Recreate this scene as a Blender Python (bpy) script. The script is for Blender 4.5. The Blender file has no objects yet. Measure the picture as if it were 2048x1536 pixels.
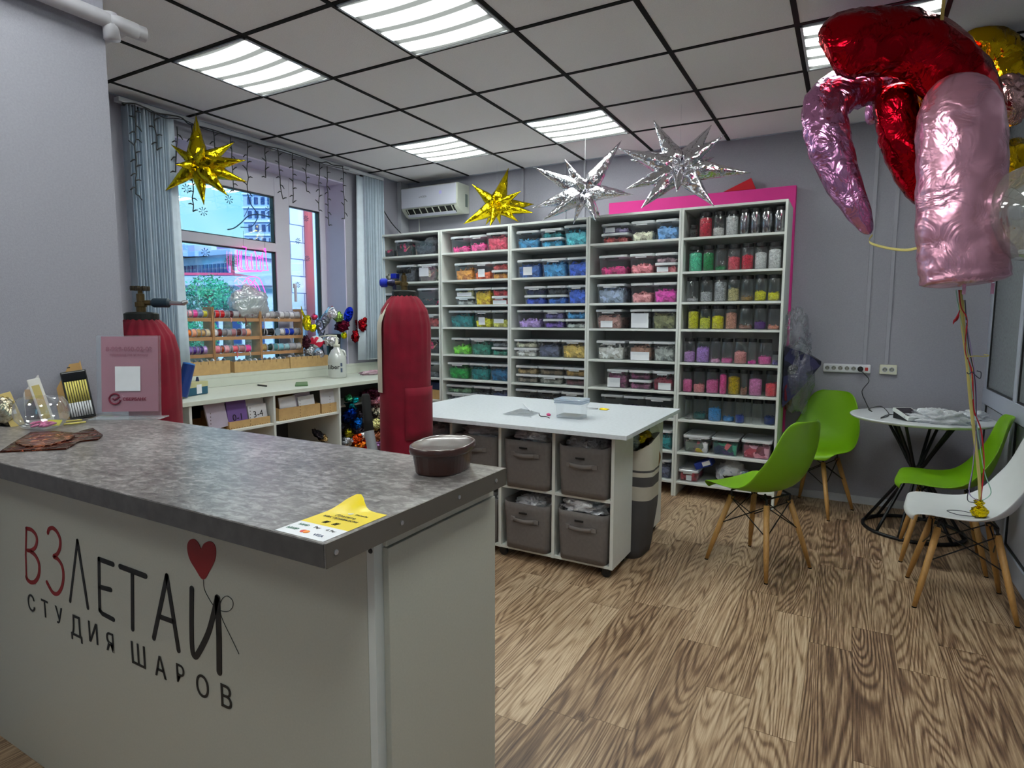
import bpy, bmesh, math, random
from mathutils import Vector, Matrix, noise
R = random.Random(7)
SC = bpy.context.scene
COL = SC.collection
PI = math.pi
H = 2.734                                    # ceiling height

# ------------------------------------------------------------------ camera
CP = Vector((3.8903, -0.8873, 1.3298))
FW = Vector((-0.48403885, 0.86897347, -0.10291502))
RT = Vector((0.87344687, 0.48690899, 0.00319468))
UP = Vector((-0.05288634, 0.08834446, 0.99468502))
FPX = 1204.04
cam_d = bpy.data.cameras.new('camera')
cam_d.sensor_fit = 'HORIZONTAL'; cam_d.sensor_width = 36.0
cam_d.lens = FPX / 2048 * 36.0
cam_d.clip_start = 0.05; cam_d.clip_end = 600
cam = bpy.data.objects.new('camera', cam_d); COL.objects.link(cam)
M = Matrix((RT, UP, -FW)).transposed().to_4x4()
M.translation = CP
cam.matrix_world = M
SC.camera = cam

def ray(px, py):
    return FW + RT * ((px - 1024) / FPX) - UP * ((py - 768) / FPX)
def at(px, py, ax, v):
    "the point of the room's plane (axis ax = v) seen at a pixel of the photograph"
    d = ray(px, py)
    return CP + d * ((v - CP[ax]) / d[ax])
def dep(px, py, d):
    return CP + ray(px, py) * d
def hit(px, py, P, n):
    d = ray(px, py)
    return CP + d * ((P - CP).dot(n) / d.dot(n))

# ------------------------------------------------------------------ world, exposure
def lin(c):
    return tuple((x / 12.92 if x <= .04045 else ((x + .055) / 1.055) ** 2.4) for x in c)
def rgb(r, g, b):
    return lin((r / 255, g / 255, b / 255)) + (1.0,)

W = bpy.data.worlds.new('sky'); SC.world = W; W.use_nodes = True
nt = W.node_tree; nt.nodes.clear()
wo = nt.nodes.new('ShaderNodeOutputWorld'); bg = nt.nodes.new('ShaderNodeBackground')
tc = nt.nodes.new('ShaderNodeTexCoord'); sx = nt.nodes.new('ShaderNodeSeparateXYZ')
cr = nt.nodes.new('ShaderNodeValToRGB')
cr.color_ramp.elements[0].position = 0.0; cr.color_ramp.elements[0].color = rgb(150, 215, 225)
cr.color_ramp.elements[1].position = 0.35; cr.color_ramp.elements[1].color = rgb(60, 190, 235)
nz = nt.nodes.new('ShaderNodeTexNoise'); nz.inputs['Scale'].default_value = 6
mx = nt.nodes.new('ShaderNodeMixRGB'); mx.blend_type = 'SCREEN'
nt.links.new(tc.outputs['Generated'], sx.inputs[0]); nt.links.new(sx.outputs['Z'], cr.inputs[0])
nt.links.new(tc.outputs['Generated'], nz.inputs['Vector'])
mr = nt.nodes.new('ShaderNodeMapRange'); mr.inputs[1].default_value = .5; mr.inputs[2].default_value = .8; mr.inputs[4].default_value = .35
nt.links.new(nz.outputs['Fac'], mr.inputs[0]); nt.links.new(mr.outputs[0], mx.inputs[0])
nt.links.new(cr.outputs[0], mx.inputs[1]); mx.inputs[2].default_value = (.8, .9, 1, 1)
nt.links.new(mx.outputs[0], bg.inputs[0]); bg.inputs[1].default_value = .62
nt.links.new(bg.outputs[0], wo.inputs[0])

sun_d = bpy.data.lights.new('sun', 'SUN'); sun_d.energy = 2.0; sun_d.angle = .3; sun_d.color = (.80, .90, 1)
sun = bpy.data.objects.new('sun', sun_d); COL.objects.link(sun)
sun.rotation_euler = Vector((-.62, .32, -.55)).to_track_quat('-Z', 'Y').to_euler(); sun.location = (6, -4, 8)

SC.view_settings.view_transform = 'Standard'; SC.view_settings.look = 'None'
SC.view_settings.exposure = 1.42; SC.view_settings.gamma = 1.0
SC.view_settings.use_curve_mapping = False
SC.cycles.max_bounces = 10; SC.cycles.diffuse_bounces = 5; SC.cycles.glossy_bounces = 4
SC.cycles.transmission_bounces = 6; SC.cycles.transparent_max_bounces = 28
SC.cycles.use_denoising = True
SC.cycles.sample_clamp_indirect = 6.0
SC.cycles.caustics_reflective = False; SC.cycles.caustics_refractive = False
LAMP_BRIGHT = 10.5                            # luminance of the ceiling panels' tubes

# ------------------------------------------------------------------ materials
MATS = {}
def _new(name):
    m = bpy.data.materials.new(name); m.use_nodes = True
    n = m.node_tree; n.nodes.clear()
    o = n.nodes.new('ShaderNodeOutputMaterial')
    return m, n, o
def mat(name, col, rough=.5, metal=0.0, var=0.06, scale=9.0, bump=0.0, bscale=None, emis=None, es=1.0, coat=0.0, sheen=0.0, stretch=None, trans=0.0):
    if name in MATS: return MATS[name]
    m, n, o = _new(name)
    b = n.nodes.new('ShaderNodeBsdfPrincipled')
    c = rgb(*col)
    b.inputs['Roughness'].default_value = rough; b.inputs['Metallic'].default_value = metal
    b.inputs['Coat Weight'].default_value = coat; b.inputs['Sheen Weight'].default_value = sheen
    t = n.nodes.new('ShaderNodeTexCoord'); mp = n.nodes.new('ShaderNodeMapping')
    if stretch: mp.inputs['Scale'].default_value = stretch
    n.links.new(t.outputs['Object'], mp.inputs[0])
    z = n.nodes.new('ShaderNodeTexNoise'); z.inputs['Scale'].default_value = scale; z.inputs['Detail'].default_value = 5
    n.links.new(mp.outputs[0], z.inputs['Vector'])
    r = n.nodes.new('ShaderNodeValToRGB')
    r.color_ramp.elements[0].position = .3; r.color_ramp.elements[1].position = .7
    r.color_ramp.elements[0].color = tuple(x * (1 - var) for x in c[:3]) + (1,)
    r.color_ramp.elements[1].color = tuple(min(1, x * (1 + var)) for x in c[:3]) + (1,)
    n.links.new(z.outputs['Fac'], r.inputs[0]); n.links.new(r.outputs[0], b.inputs['Base Color'])
    if bump:
        z2 = n.nodes.new('ShaderNodeTexNoise'); z2.inputs['Scale'].default_value = bscale or scale * 8; z2.inputs['Detail'].default_value = 4
        n.links.new(mp.outputs[0], z2.inputs['Vector'])
        bp = n.nodes.new('ShaderNodeBump'); bp.inputs['Strength'].default_value = bump; bp.inputs['Distance'].default_value = .01
        n.links.new(z2.outputs['Fac'], bp.inputs['Height']); n.links.new(bp.outputs[0], b.inputs['Normal'])
    if emis:
        b.inputs['Emission Color'].default_value = rgb(*emis); b.inputs['Emission Strength'].default_value = es
    n.links.new(b.outputs[0], o.inputs[0])
    MATS[name] = m
    return m
def plastic(name, tint=(235, 240, 245), alpha=.22, rough=.12, diff=.5, bump=0.0, bscale=30, edge=.5):
    "thin clear or milky sheet: mostly see-through, with reflections"
    if name in MATS: return MATS[name]
    m, n, o = _new(name)
    tr = n.nodes.new('ShaderNodeBsdfTransparent'); tr.inputs[0].default_value = (.97, .98, .99, 1)
    g = n.nodes.new('ShaderNodeBsdfGlossy'); g.inputs['Roughness'].default_value = rough; g.inputs[0].default_value = (.95, .97, 1, 1)
    d = n.nodes.new('ShaderNodeBsdfDiffuse'); d.inputs[0].default_value = rgb(*tint)
    a = n.nodes.new('ShaderNodeMixShader'); a.inputs[0].default_value = diff
    n.links.new(g.outputs[0], a.inputs[1]); n.links.new(d.outputs[0], a.inputs[2])
    lw = n.nodes.new('ShaderNodeLayerWeight'); lw.inputs[0].default_value = .25
    mr = n.nodes.new('ShaderNodeMapRange'); mr.inputs[3].default_value = alpha; mr.inputs[4].default_value = min(1, alpha + edge)
    n.links.new(lw.outputs['Facing'], mr.inputs[0])
    x = n.nodes.new('ShaderNodeMixShader'); n.links.new(mr.outputs[0], x.inputs[0])
    n.links.new(tr.outputs[0], x.inputs[1]); n.links.new(a.outputs[0], x.inputs[2])
    if bump:
        t = n.nodes.new('ShaderNodeTexCoord')
        z = n.nodes.new('ShaderNodeTexNoise'); z.inputs['Scale'].default_value = bscale; z.inputs['Detail'].default_value = 3
        z.inputs['Distortion'].default_value = 2
        n.links.new(t.outputs['Object'], z.inputs['Vector'])
        bp = n.nodes.new('ShaderNodeBump'); bp.inputs['Strength'].default_value = bump; bp.inputs['Distance'].default_value = .02
        n.links.new(z.outputs['Fac'], bp.inputs['Height']); n.links.new(bp.outputs[0], g.inputs['Normal']); n.links.new(bp.outputs[0], d.inputs['Normal']); n.links.new(bp.outputs[0], lw.inputs['Normal'])
    n.links.new(x.outputs[0], o.inputs[0])
    MATS[name] = m
    return m
def pieces(name, col, dark=.35, scale=55, rough=.5, light=1.25, alt=None, metal=0.0):
    "many small pieces lying together: cells of one colour, each a little lighter or darker"
    if name in MATS: return MATS[name]
    m, n, o = _new(name)
    b = n.nodes.new('ShaderNodeBsdfPrincipled'); b.inputs['Roughness'].default_value = rough; b.inputs['Metallic'].default_value = metal
    t = n.nodes.new('ShaderNodeTexCoord'); v = n.nodes.new('ShaderNodeTexVoronoi'); v.inputs['Scale'].default_value = scale
    z = n.nodes.new('ShaderNodeTexNoise'); z.inputs['Scale'].default_value = scale * .5
    ad = n.nodes.new('ShaderNodeMixRGB'); ad.blend_type = 'LINEAR_LIGHT'; ad.inputs[0].default_value = .03
    n.links.new(t.outputs['Object'], ad.inputs[1]); n.links.new(z.outputs['Color'], ad.inputs[2]); n.links.new(t.outputs['Object'], z.inputs['Vector'])
    n.links.new(ad.outputs[0], v.inputs['Vector'])
    s = n.nodes.new('ShaderNodeSeparateColor'); n.links.new(v.outputs['Color'], s.inputs[0])
    r = n.nodes.new('ShaderNodeValToRGB'); c = rgb(*col)
    r.color_ramp.elements[0].color = tuple(x * dark for x in c[:3]) + (1,)
    r.color_ramp.elements[1].color = tuple(min(1, x * light) for x in c[:3]) + (1,)
    if alt:
        for i, a in enumerate(alt):
            e = r.color_ramp.elements.new((i + 1) / (len(alt) + 1)); e.color = rgb(*a)
        r.color_ramp.interpolation = 'CONSTANT'
    n.links.new(s.outputs[0], r.inputs[0]); n.links.new(r.outputs[0], b.inputs['Base Color'])
    bp = n.nodes.new('ShaderNodeBump'); bp.inputs['Strength'].default_value = .8; bp.inputs['Distance'].default_value = .01
    n.links.new(v.outputs['Distance'], bp.inputs['Height']); n.links.new(bp.outputs[0], b.inputs['Normal'])
    n.links.new(b.outputs[0], o.inputs[0])
    MATS[name] = m
    return m
def foil(name, col, rough=.16, bump=.35, bscale=9, metal=1.0, diff=None):
    if name in MATS: return MATS[name]
    m, n, o = _new(name)
    b = n.nodes.new('ShaderNodeBsdfPrincipled'); b.inputs['Metallic'].default_value = metal; b.inputs['Roughness'].default_value = rough
    b.inputs['Base Color'].default_value = rgb(*col)
    t = n.nodes.new('ShaderNodeTexCoord')
    z = n.nodes.new('ShaderNodeTexNoise'); z.inputs['Scale'].default_value = bscale; z.inputs['Detail'].default_value = 3; z.inputs['Distortion'].default_value = 1.5
    v = n.nodes.new('ShaderNodeTexVoronoi'); v.inputs['Scale'].default_value = bscale * 1.6; v.feature = 'SMOOTH_F1'
    n.links.new(t.outputs['Object'], z.inputs['Vector']); n.links.new(t.outputs['Object'], v.inputs['Vector'])
    a = n.nodes.new('ShaderNodeMath'); n.links.new(z.outputs['Fac'], a.inputs[0]); n.links.new(v.outputs['Distance'], a.inputs[1])
    bp = n.nodes.new('ShaderNodeBump'); bp.inputs['Strength'].default_value = bump; bp.inputs['Distance'].default_value = .04
    n.links.new(a.outputs[0], bp.inputs['Height']); n.links.new(bp.outputs[0], b.inputs['Normal'])
    n.links.new(b.outputs[0], o.inputs[0])
    MATS[name] = m
    return m

# ------------------------------------------------------------------ mesh builder
class MB:
    def __init__(s): s.v = []; s.f = []
    def add(s, vs, fs):
        k = len(s.v); s.v += [Vector(p) for p in vs]; s.f += [tuple(k + i for i in f) for f in fs]; return s
    def box(s, x0, x1, y0, y1, z0, z1):
        return s.add([(x0, y0, z0), (x1, y0, z0), (x1, y1, z0), (x0, y1, z0), (x0, y0, z1), (x1, y0, z1), (x1, y1, z1), (x0, y1, z1)],
                     [(0, 3, 2, 1), (4, 5, 6, 7), (0, 1, 5, 4), (1, 2, 6, 5), (2, 3, 7, 6), (3, 0, 4, 7)])
    def fbox(s, O, U, V, N, u0, u1, v0, v1, n0, n1):
        "a box in the frame O, U, V, N"
        P = lambda a, b, c: O + U * a + V * b + N * c
        return s.add([P(u0, v0, n0), P(u1, v0, n0), P(u1, v1, n0), P(u0, v1, n0), P(u0, v0, n1), P(u1, v0, n1), P(u1, v1, n1), P(u0, v1, n1)],
                     [(0, 3, 2, 1), (4, 5, 6, 7), (0, 1, 5, 4), (1, 2, 6, 5), (2, 3, 7, 6), (3, 0, 4, 7)])
    def tube(s, pts, r, n=8, closed=False, flat=None):
        pts = [Vector(p) for p in pts]; m = len(pts)
        rs = r if isinstance(r, (list, tuple)) else [r] * m
        T = []
        for i in range(m):
            a = pts[(i - 1) % m] if (closed or i > 0) else pts[0]
            b = pts[(i + 1) % m] if (closed or i < m - 1) else pts[-1]
            t = (b - a); T.append(t.normalized() if t.length > 1e-9 else Vector((0, 0, 1)))
        ref = Vector((0, 0, 1)) if abs(T[0].z) < .9 else Vector((1, 0, 0))
        N = (ref - T[0] * ref.dot(T[0])).normalized()
        rings = []
        for i in range(m):
            N = N - T[i] * N.dot(T[i])
            N = N.normalized() if N.length > 1e-6 else T[i].orthogonal().normalized()
            B = T[i].cross(N)
            ring = []
            for k in range(n):
                a = 2 * PI * k / n
                if flat: ring.append(pts[i] + flat[0] * math.cos(a) * rs[i] + flat[1] * math.sin(a) * rs[i] * flat[2])
                else: ring.append(pts[i] + (N * math.cos(a) + B * math.sin(a)) * rs[i])
            rings.append(ring)
        k0 = len(s.v)
        for g in rings: s.v += g
        q = m if closed else m - 1
        for i in range(q):
            for k in range(n):
                a = k0 + i * n + k; b = k0 + i * n + (k + 1) % n
                c = k0 + ((i + 1) % m) * n + (k + 1) % n; d = k0 + ((i + 1) % m) * n + k
                s.f.append((a, b, c, d))
        if not closed:
            s.f.append(tuple(k0 + k for k in reversed(range(n))))
            s.f.append(tuple(k0 + (m - 1) * n + k for k in range(n)))
        return s
    def lathe(s, prof, c=(0, 0, 0), n=24, sx=1.0, sy=1.0, axis=None, cap0=True, cap1=True):
        c = Vector(c)
        if axis is None: A, X, Y = Vector((0, 0, 1)), Vector((1, 0, 0)), Vector((0, 1, 0))
        else:
            A = Vector(axis).normalized(); X = A.orthogonal().normalized(); Y = A.cross(X)
        k0 = len(s.v); m = len(prof)
        for (r, z) in prof:
            for k in range(n):
                a = 2 * PI * k / n
                s.v.append(c + A * z + X * (r * sx * math.cos(a)) + Y * (r * sy * math.sin(a)))
        for i in range(m - 1):
            for k in range(n):
                s.f.append((k0 + i * n + k, k0 + i * n + (k + 1) % n, k0 + (i + 1) * n + (k + 1) % n, k0 + (i + 1) * n + k))
        if cap0: s.f.append(tuple(k0 + k for k in reversed(range(n))))
        if cap1: s.f.append(tuple(k0 + (m - 1) * n + k for k in range(n)))
        return s
    def loops(s, loops, cap0=True, cap1=True):
        k0 = len(s.v); n = len(loops[0])
        for l in loops: s.v += [Vector(p) for p in l]
        for i in range(len(loops) - 1):
            for k in range(n):
                s.f.append((k0 + i * n + k, k0 + i * n + (k + 1) % n, k0 + (i + 1) * n + (k + 1) % n, k0 + (i + 1) * n + k))
        if cap0: s.f.append(tuple(k0 + k for k in reversed(range(n))))
        if cap1: s.f.append(tuple(k0 + (len(loops) - 1) * n + k for k in range(n)))
        return s
    def prism(s, poly, n, t):
        "extrude a flat polygon along n by t"
        poly = [Vector(p) for p in poly]; n = Vector(n).normalized() * t
        return s.loops([poly, [p + n for p in poly]])
    def grid(s, fn, nu, nv):
        k0 = len(s.v)
        for i in range(nu + 1):
            for j in range(nv + 1): s.v.append(Vector(fn(i / nu, j / nv)))
        for i in range(nu):
            for j in range(nv):
                a = k0 + i * (nv + 1) + j
                s.f.append((a, a + nv + 1, a + nv + 2, a + 1))
        return s
    def blob(s, c, rad, amp=.2, seed=0, nu=18, nv=12, fr=2.5, rot=None, ridge=False):
        c = Vector(c); k0 = len(s.v)
        for j in range(nv + 1):
            th = PI * j / nv
            for i in range(nu):
                ph = 2 * PI * i / nu
                d = Vector((math.sin(th) * math.cos(ph), math.sin(th) * math.sin(ph), math.cos(th)))
                q = d * fr + Vector((seed * 3.1, seed * 1.7, seed))
                e = noise.noise(q) + .5 * noise.noise(q * 2.3)
                if ridge: e = .6 - 2 * abs(e)
                p = Vector((d.x * rad[0], d.y * rad[1], d.z * rad[2])) * (1 + amp * e)
                if rot: p = rot @ p
                s.v.append(c + p)
        for j in range(nv):
            for i in range(nu):
                s.f.append((k0 + j * nu + i, k0 + j * nu + (i + 1) % nu, k0 + (j + 1) * nu + (i + 1) % nu, k0 + (j + 1) * nu + i))
        return s
LOC = {}
def build(name, mb, m, parent=None, smooth=False, bev=0.0, local=False, sub=0, solid=0.0, label=None):
    me = bpy.data.meshes.new(name)
    off = Vector((0, 0, 0)) if (local or parent is None) else LOC[parent]
    me.from_pydata([tuple(p - off) for p in mb.v], [], mb.f)
    me.materials.append(m)
    if smooth:
        me.polygons.foreach_set('use_smooth', [True] * len(me.polygons))
    o = bpy.data.objects.new(name, me); COL.objects.link(o)
    if parent is not None: o.parent = parent
    LOC[o] = off
    bm = bmesh.new(); bm.from_mesh(me); bmesh.ops.recalc_face_normals(bm, faces=bm.faces); bm.to_mesh(me); bm.free()
    if solid:
        q = o.modifiers.new('thickness', 'SOLIDIFY'); q.thickness = solid; q.offset = 0
    if bev:
        q = o.modifiers.new('edge', 'BEVEL'); q.width = bev; q.segments = 2; q.limit_method = 'ANGLE'
    if sub:
        q = o.modifiers.new('smooth', 'SUBSURF'); q.levels = sub; q.render_levels = sub
    if label: o['label'] = label
    return o
def tag(o, label, cat, group=None, kind=None):
    if label: o['label'] = label
    if cat: o['category'] = cat
    if group: o['group'] = group
    if kind: o['kind'] = kind
    return o
def thing(name, label, cat, loc=(0, 0, 0), rz=0.0, group=None, kind=None):
    o = bpy.data.objects.new(name, None); COL.objects.link(o); o.empty_display_size = .05
    o.location = loc; o.rotation_euler = (0, 0, rz); LOC[o] = Vector(loc)
    return tag(o, label, cat, group, kind)
def struct(name, mb, m, parent=None, **k):
    o = build(name, mb, m, parent, **k)
    if parent is None: o['kind'] = 'structure'
    return o
def copy_tree(o, parent=None):
    c = o.copy(); COL.objects.link(c); c.parent = parent
    for ch in list(o.children): copy_tree(ch, c)
    return c
FONTS = {}
def text(name, body, size, O, U, V, m, parent, depth=.0008, stretch=1.0, bold=0.0, align='CENTER'):
    "flat lettering: baseline along U, up along V"
    cu = bpy.data.curves.new(name, 'FONT'); cu.body = body; cu.size = size; cu.align_x = align; cu.extrude = depth; cu.offset = bold; cu.resolution_u = 4
    t = bpy.data.objects.new('t', cu); COL.objects.link(t)
    dg = bpy.context.evaluated_depsgraph_get()
    me = bpy.data.meshes.new_from_object(t.evaluated_get(dg))
    bpy.data.objects.remove(t)
    N = U.cross(V)
    for v in me.vertices:
        c = v.co.copy(); v.co = O + U * c.x * stretch + V * c.y + N * (c.z + depth) - (LOC[parent] if parent else Vector())
    me.materials.clear(); me.materials.append(m)
    o = bpy.data.objects.new(name, me); COL.objects.link(o); o.parent = parent; LOC[o] = LOC[parent] if parent else Vector()
    return o
def smooth_path(pts, k=6):
    pts = [Vector(p) for p in pts]; out = []
    P = [pts[0]] + pts + [pts[-1]]
    for i in range(1, len(P) - 2):
        for j in range(k):
            t = j / k; a, b, c, d = P[i - 1], P[i], P[i + 1], P[i + 2]
            out.append(.5 * ((2 * b) + (c - a) * t + (2 * a - 5 * b + 4 * c - d) * t * t + (3 * b - a - 3 * c + d) * t ** 3))
    out.append(pts[-1])
    return out
def rrect(cx, cy, hx, hy, z, r, seg=3):
    out = []
    r = min(r, hx * .98, hy * .98)
    for (sx_, sy_, a0) in ((1, 1, 0), (-1, 1, PI / 2), (-1, -1, PI), (1, -1, 1.5 * PI)):
        for i in range(seg + 1):
            a = a0 + (PI / 2) * i / seg
            out.append(Vector((cx + sx_ * (hx - r) + r * math.cos(a), cy + sy_ * (hy - r) + r * math.sin(a), z)))
    return out
ORD = ['first', 'second', 'third', 'fourth', 'fifth', 'sixth', 'seventh', 'eighth', 'ninth', 'tenth', 'eleventh', 'twelfth']
# ------------------------------------------------------------------ shared materials
wall_m = mat('wall_paint', (158, 157, 169), .75, var=.05, scale=150, bump=.15, bscale=300)
white_lam = mat('white_laminate', (206, 210, 200), .45, var=.02, scale=20)
white_edge = mat('white_melamine', (214, 217, 214), .5, var=.02, scale=20)
pvc = mat('white_pvc', (214, 210, 224), .35, var=.01)
black_m = mat('black_plastic', (20, 20, 22), .45)
black_metal = mat('black_metal', (24, 25, 28), .4, metal=.3)
steel = mat('bare_steel', (190, 192, 196), .3, metal=1.0)
brass = mat('aged_brass', (110, 92, 60), .4, metal=.8, var=.2, scale=40)
ink = mat('black_ink', (14, 14, 15), .6)
paper = mat('white_paper', (225, 226, 232), .7)
kraft = mat('kraft_board', (196, 160, 108), .8, var=.08, scale=30)
alu = mat('white_aluminium', (178, 184, 200), .4, var=.02)
clear_p = plastic('clear_plastic', alpha=.10, diff=.45)
bag_p = plastic('clear_bag', tint=(235, 238, 245), alpha=.42, diff=.5, rough=.18, bump=.8, bscale=26)
cello = plastic('cellophane', tint=(240, 242, 248), alpha=.42, diff=.85, rough=.25, bump=.5, bscale=18)

# floor ------------------------------------------------------------
def floor_mat():
    m, n, o = _new('oak_vinyl')
    b = n.nodes.new('ShaderNodeBsdfPrincipled'); b.inputs['Roughness'].default_value = .42
    g = n.nodes.new('ShaderNodeNewGeometry'); s = n.nodes.new('ShaderNodeSeparateXYZ'); n.links.new(g.outputs['Position'], s.inputs[0])
    def M2(op, a, b_=None, c=None):
        q = n.nodes.new('ShaderNodeMath'); q.operation = op
        for i, v in enumerate((a, b_, c)):
            if v is None: continue
            if isinstance(v, (int, float)): q.inputs[i].default_value = v
            else: n.links.new(v, q.inputs[i])
        return q.outputs[0]
    PW, PL = .157, .93
    u = M2('DIVIDE', M2('SUBTRACT', s.outputs['X'], .045), PW)
    row = M2('FLOOR', u); fu = M2('FRACT', u)
    wn = n.nodes.new('ShaderNodeTexWhiteNoise'); wn.noise_dimensions = '1D'; n.links.new(row, wn.inputs['W'])
    v = M2('ADD', M2('DIVIDE', s.outputs['Y'], PL), M2('MULTIPLY', wn.outputs['Value'], 7.3))
    cl = M2('FLOOR', v); fv = M2('FRACT', v)
    cb = n.nodes.new('ShaderNodeCombineXYZ'); n.links.new(row, cb.inputs[0]); n.links.new(cl, cb.inputs[1])
    w2 = n.nodes.new('ShaderNodeTexWhiteNoise'); w2.noise_dimensions = '3D'; n.links.new(cb.outputs[0], w2.inputs['Vector'])
    pid = w2.outputs['Value']
    # grain coordinates, shifted per plank
    gx = M2('ADD', M2('MULTIPLY', s.outputs['X'], 6.5), M2('MULTIPLY', pid, 91.0))
    gy = M2('ADD', M2('MULTIPLY', s.outputs['Y'], .62), M2('MULTIPLY', pid, 37.0))
    gc = n.nodes.new('ShaderNodeCombineXYZ'); n.links.new(gx, gc.inputs[0]); n.links.new(gy, gc.inputs[1])
    z = n.nodes.new('ShaderNodeTexNoise'); z.inputs['Scale'].default_value = 1.0; z.inputs['Detail'].default_value = 1.6; z.inputs['Roughness'].default_value = .3
    z.inputs['Distortion'].default_value = .25
    n.links.new(gc.outputs[0], z.inputs['Vector'])
    rings = M2('SINE', M2('MULTIPLY', z.outputs['Fac'], 175.0))
    ring01 = M2('MULTIPLY', M2('POWER', M2('MULTIPLY_ADD', rings, .5, .5), 2.2), 1.35)
    # fine fibres
    fc = n.nodes.new('ShaderNodeCombineXYZ'); n.links.new(M2('MULTIPLY', s.outputs['X'], 160.0), fc.inputs[0]); n.links.new(M2('MULTIPLY', s.outputs['Y'], 7.0), fc.inputs[1]); n.links.new(M2('MULTIPLY', pid, 11.0), fc.inputs[2])
    zf = n.nodes.new('ShaderNodeTexNoise'); zf.inputs['Scale'].default_value = 1.0; zf.inputs['Detail'].default_value = 3; n.links.new(fc.outputs[0], zf.inputs['Vector'])
    # broad patches
    zb = n.nodes.new('ShaderNodeTexNoise'); zb.inputs['Scale'].default_value = .55; n.links.new(gc.outputs[0], zb.inputs['Vector']); zb.inputs['Detail'].default_value = 4
    k = M2('ADD', M2('MULTIPLY', M2('MULTIPLY', ring01, zb.outputs['Fac']), .36), M2('MULTIPLY', zf.outputs['Fac'], .86))
    k = M2('ADD', k, M2('MULTIPLY', M2('SUBTRACT', pid, .5), .27))
    k = M2('ADD', k, M2('MULTIPLY', M2('SUBTRACT', zb.outputs['Fac'], .5), .45))
    r = n.nodes.new('ShaderNodeValToRGB'); e = r.color_ramp.elements
    e[0].position = .22; e[0].color = rgb(206, 181, 152); e[1].position = .95; e[1].color = rgb(82, 60, 46)
    q = e.new(.46); q.color = rgb(172, 143, 113); q = e.new(.68); q.color = rgb(124, 96, 73)
    n.links.new(k, r.inputs[0])
    # seams
    ex = M2('MINIMUM', fu, M2('SUBTRACT', 1.0, fu)); ey = M2('MULTIPLY', M2('MINIMUM', fv, M2('SUBTRACT', 1.0, fv)), PL / PW)
    seam = M2('LESS_THAN', M2('MINIMUM', ex, ey), .011)
    mx = n.nodes.new('ShaderNodeMixRGB'); mx.blend_type = 'MULTIPLY'; n.links.new(M2('MULTIPLY', seam, .6), mx.inputs[0]); n.links.new(r.outputs[0], mx.inputs[1]); mx.inputs[2].default_value = (.35, .3, .25, 1)
    n.links.new(mx.outputs[0], b.inputs['Base Color'])
    bp = n.nodes.new('ShaderNodeBump'); bp.inputs['Strength'].default_value = .12; bp.inputs['Distance'].default_value = .004
    n.links.new(zf.outputs['Fac'], bp.inputs['Height']); n.links.new(bp.outputs[0], b.inputs['Normal'])
    n.links.new(b.outputs[0], o.inputs[0]); return m
XW, XR, YB, YF = -.20, 4.70, 4.158, -3.4
struct('floor', MB().box(XW - .5, XR + .3, YF - .2, YB + .3, -.12, 0), floor_mat())
ceil_m = mat('ceiling_tile', (236, 233, 236), .85, var=.04, scale=180, bump=.25, bscale=220)
struct('ceiling', MB().box(XW - .5, XR + .3, YF - .2, YB + .3, H, H + .1), ceil_m)
g = MB(); bw = .0125
i = 0
for i in range(-0, 9):
    x = .6 * i
    if XW < x < XR: g.box(x - bw, x + bw, YF, YB, H - .004, H + .001)
for j in range(-6, 8):
    y = .6 * j
    if YF < y < YB: g.box(XW, XR, y - bw, y + bw, H - .0035, H + .001)
struct('trim_1', g, mat('matt_black_grid', (8, 8, 9), .95))
g = MB().box(XW, XW + .02, YF, YB, H - .004, H + .001).box(XW, XR, YB - .02, YB, H - .004, H + .001)
struct('trim_2', g, alu)

# walls ------------------------------------------------------------
struct('wall_back', MB().box(XW - .5, XR + .3, YB, YB + .2, 0, H), wall_m)
struct('wall_front', MB().box(XW - .5, XR + .3, YF - .2, YF, 0, H), wall_m)
WY0, WY1, WZ0, WZ1, WT = 1.42, 3.30, .90, 2.585, .36
w = MB().box(XW - WT, XW, YF, WY0, 0, H).box(XW - WT, XW, WY1, YB, 0, H).box(XW - WT, XW, WY0, WY1, 0, WZ0).box(XW - WT, XW, WY0, WY1, WZ1, H)
struct('wall_left', w, wall_m)
reveal_m = mat('reveal_plaster', (205, 198, 222), .6, var=.02)
r = MB().box(XW - .25, XW - .001, WY1 - .012, WY1 + .002, WZ0, WZ1).box(XW - .25, XW - .001, WY0 - .002, WY0 + .012, WZ0, WZ1).box(XW - .25, XW - .001, WY0, WY1, WZ1 - .012, WZ1 + .002)
struct('trim_3', r, reveal_m)
# sill with the white apron board down to the worktop
s = MB().box(XW - .25, XW + .012, WY0 - .25, YB - .02, .905, .932).box(XW, XW + .010, WY0 - .25, YB - .02, .84, .905)
struct('trim_4', s, white_lam, bev=.002)
# stub wall at the counter
struct('wall_stub', MB().box(.95, 1.56, YF, .36, 0, H), wall_m, bev=.004)
bbm = mat('white_skirting', (196, 198, 206), .5)
struct('baseboard_back', MB().box(3.5, XR, YB - .012, YB, 0, .058), bbm, bev=.003)
# corner pilaster and the thin upright ducts on the back wall
p = MB().box(XW, XW + .05, YB - .12, YB, 0, H)
struct('trim_5', p, mat('pale_pilaster', (182, 184, 192), .7), bev=.004)
duct_m = mat('grey_duct', (160, 160, 172), .5)
def duct(n, x, z0, w=.012):
    struct('trim_%d' % n, MB().box(x - w, x + w, YB - .014, YB, z0, H - .004), duct_m, bev=.002)
duct(6, 4.000, 1.03); duct(7, 4.135, 1.03); duct(8, 1.19, 2.1, .012); duct(9, 1.62, 2.1, .010); duct(10, 1.80, 2.1, .013); duct(11, 4.53, 1.9, .012)

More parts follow.
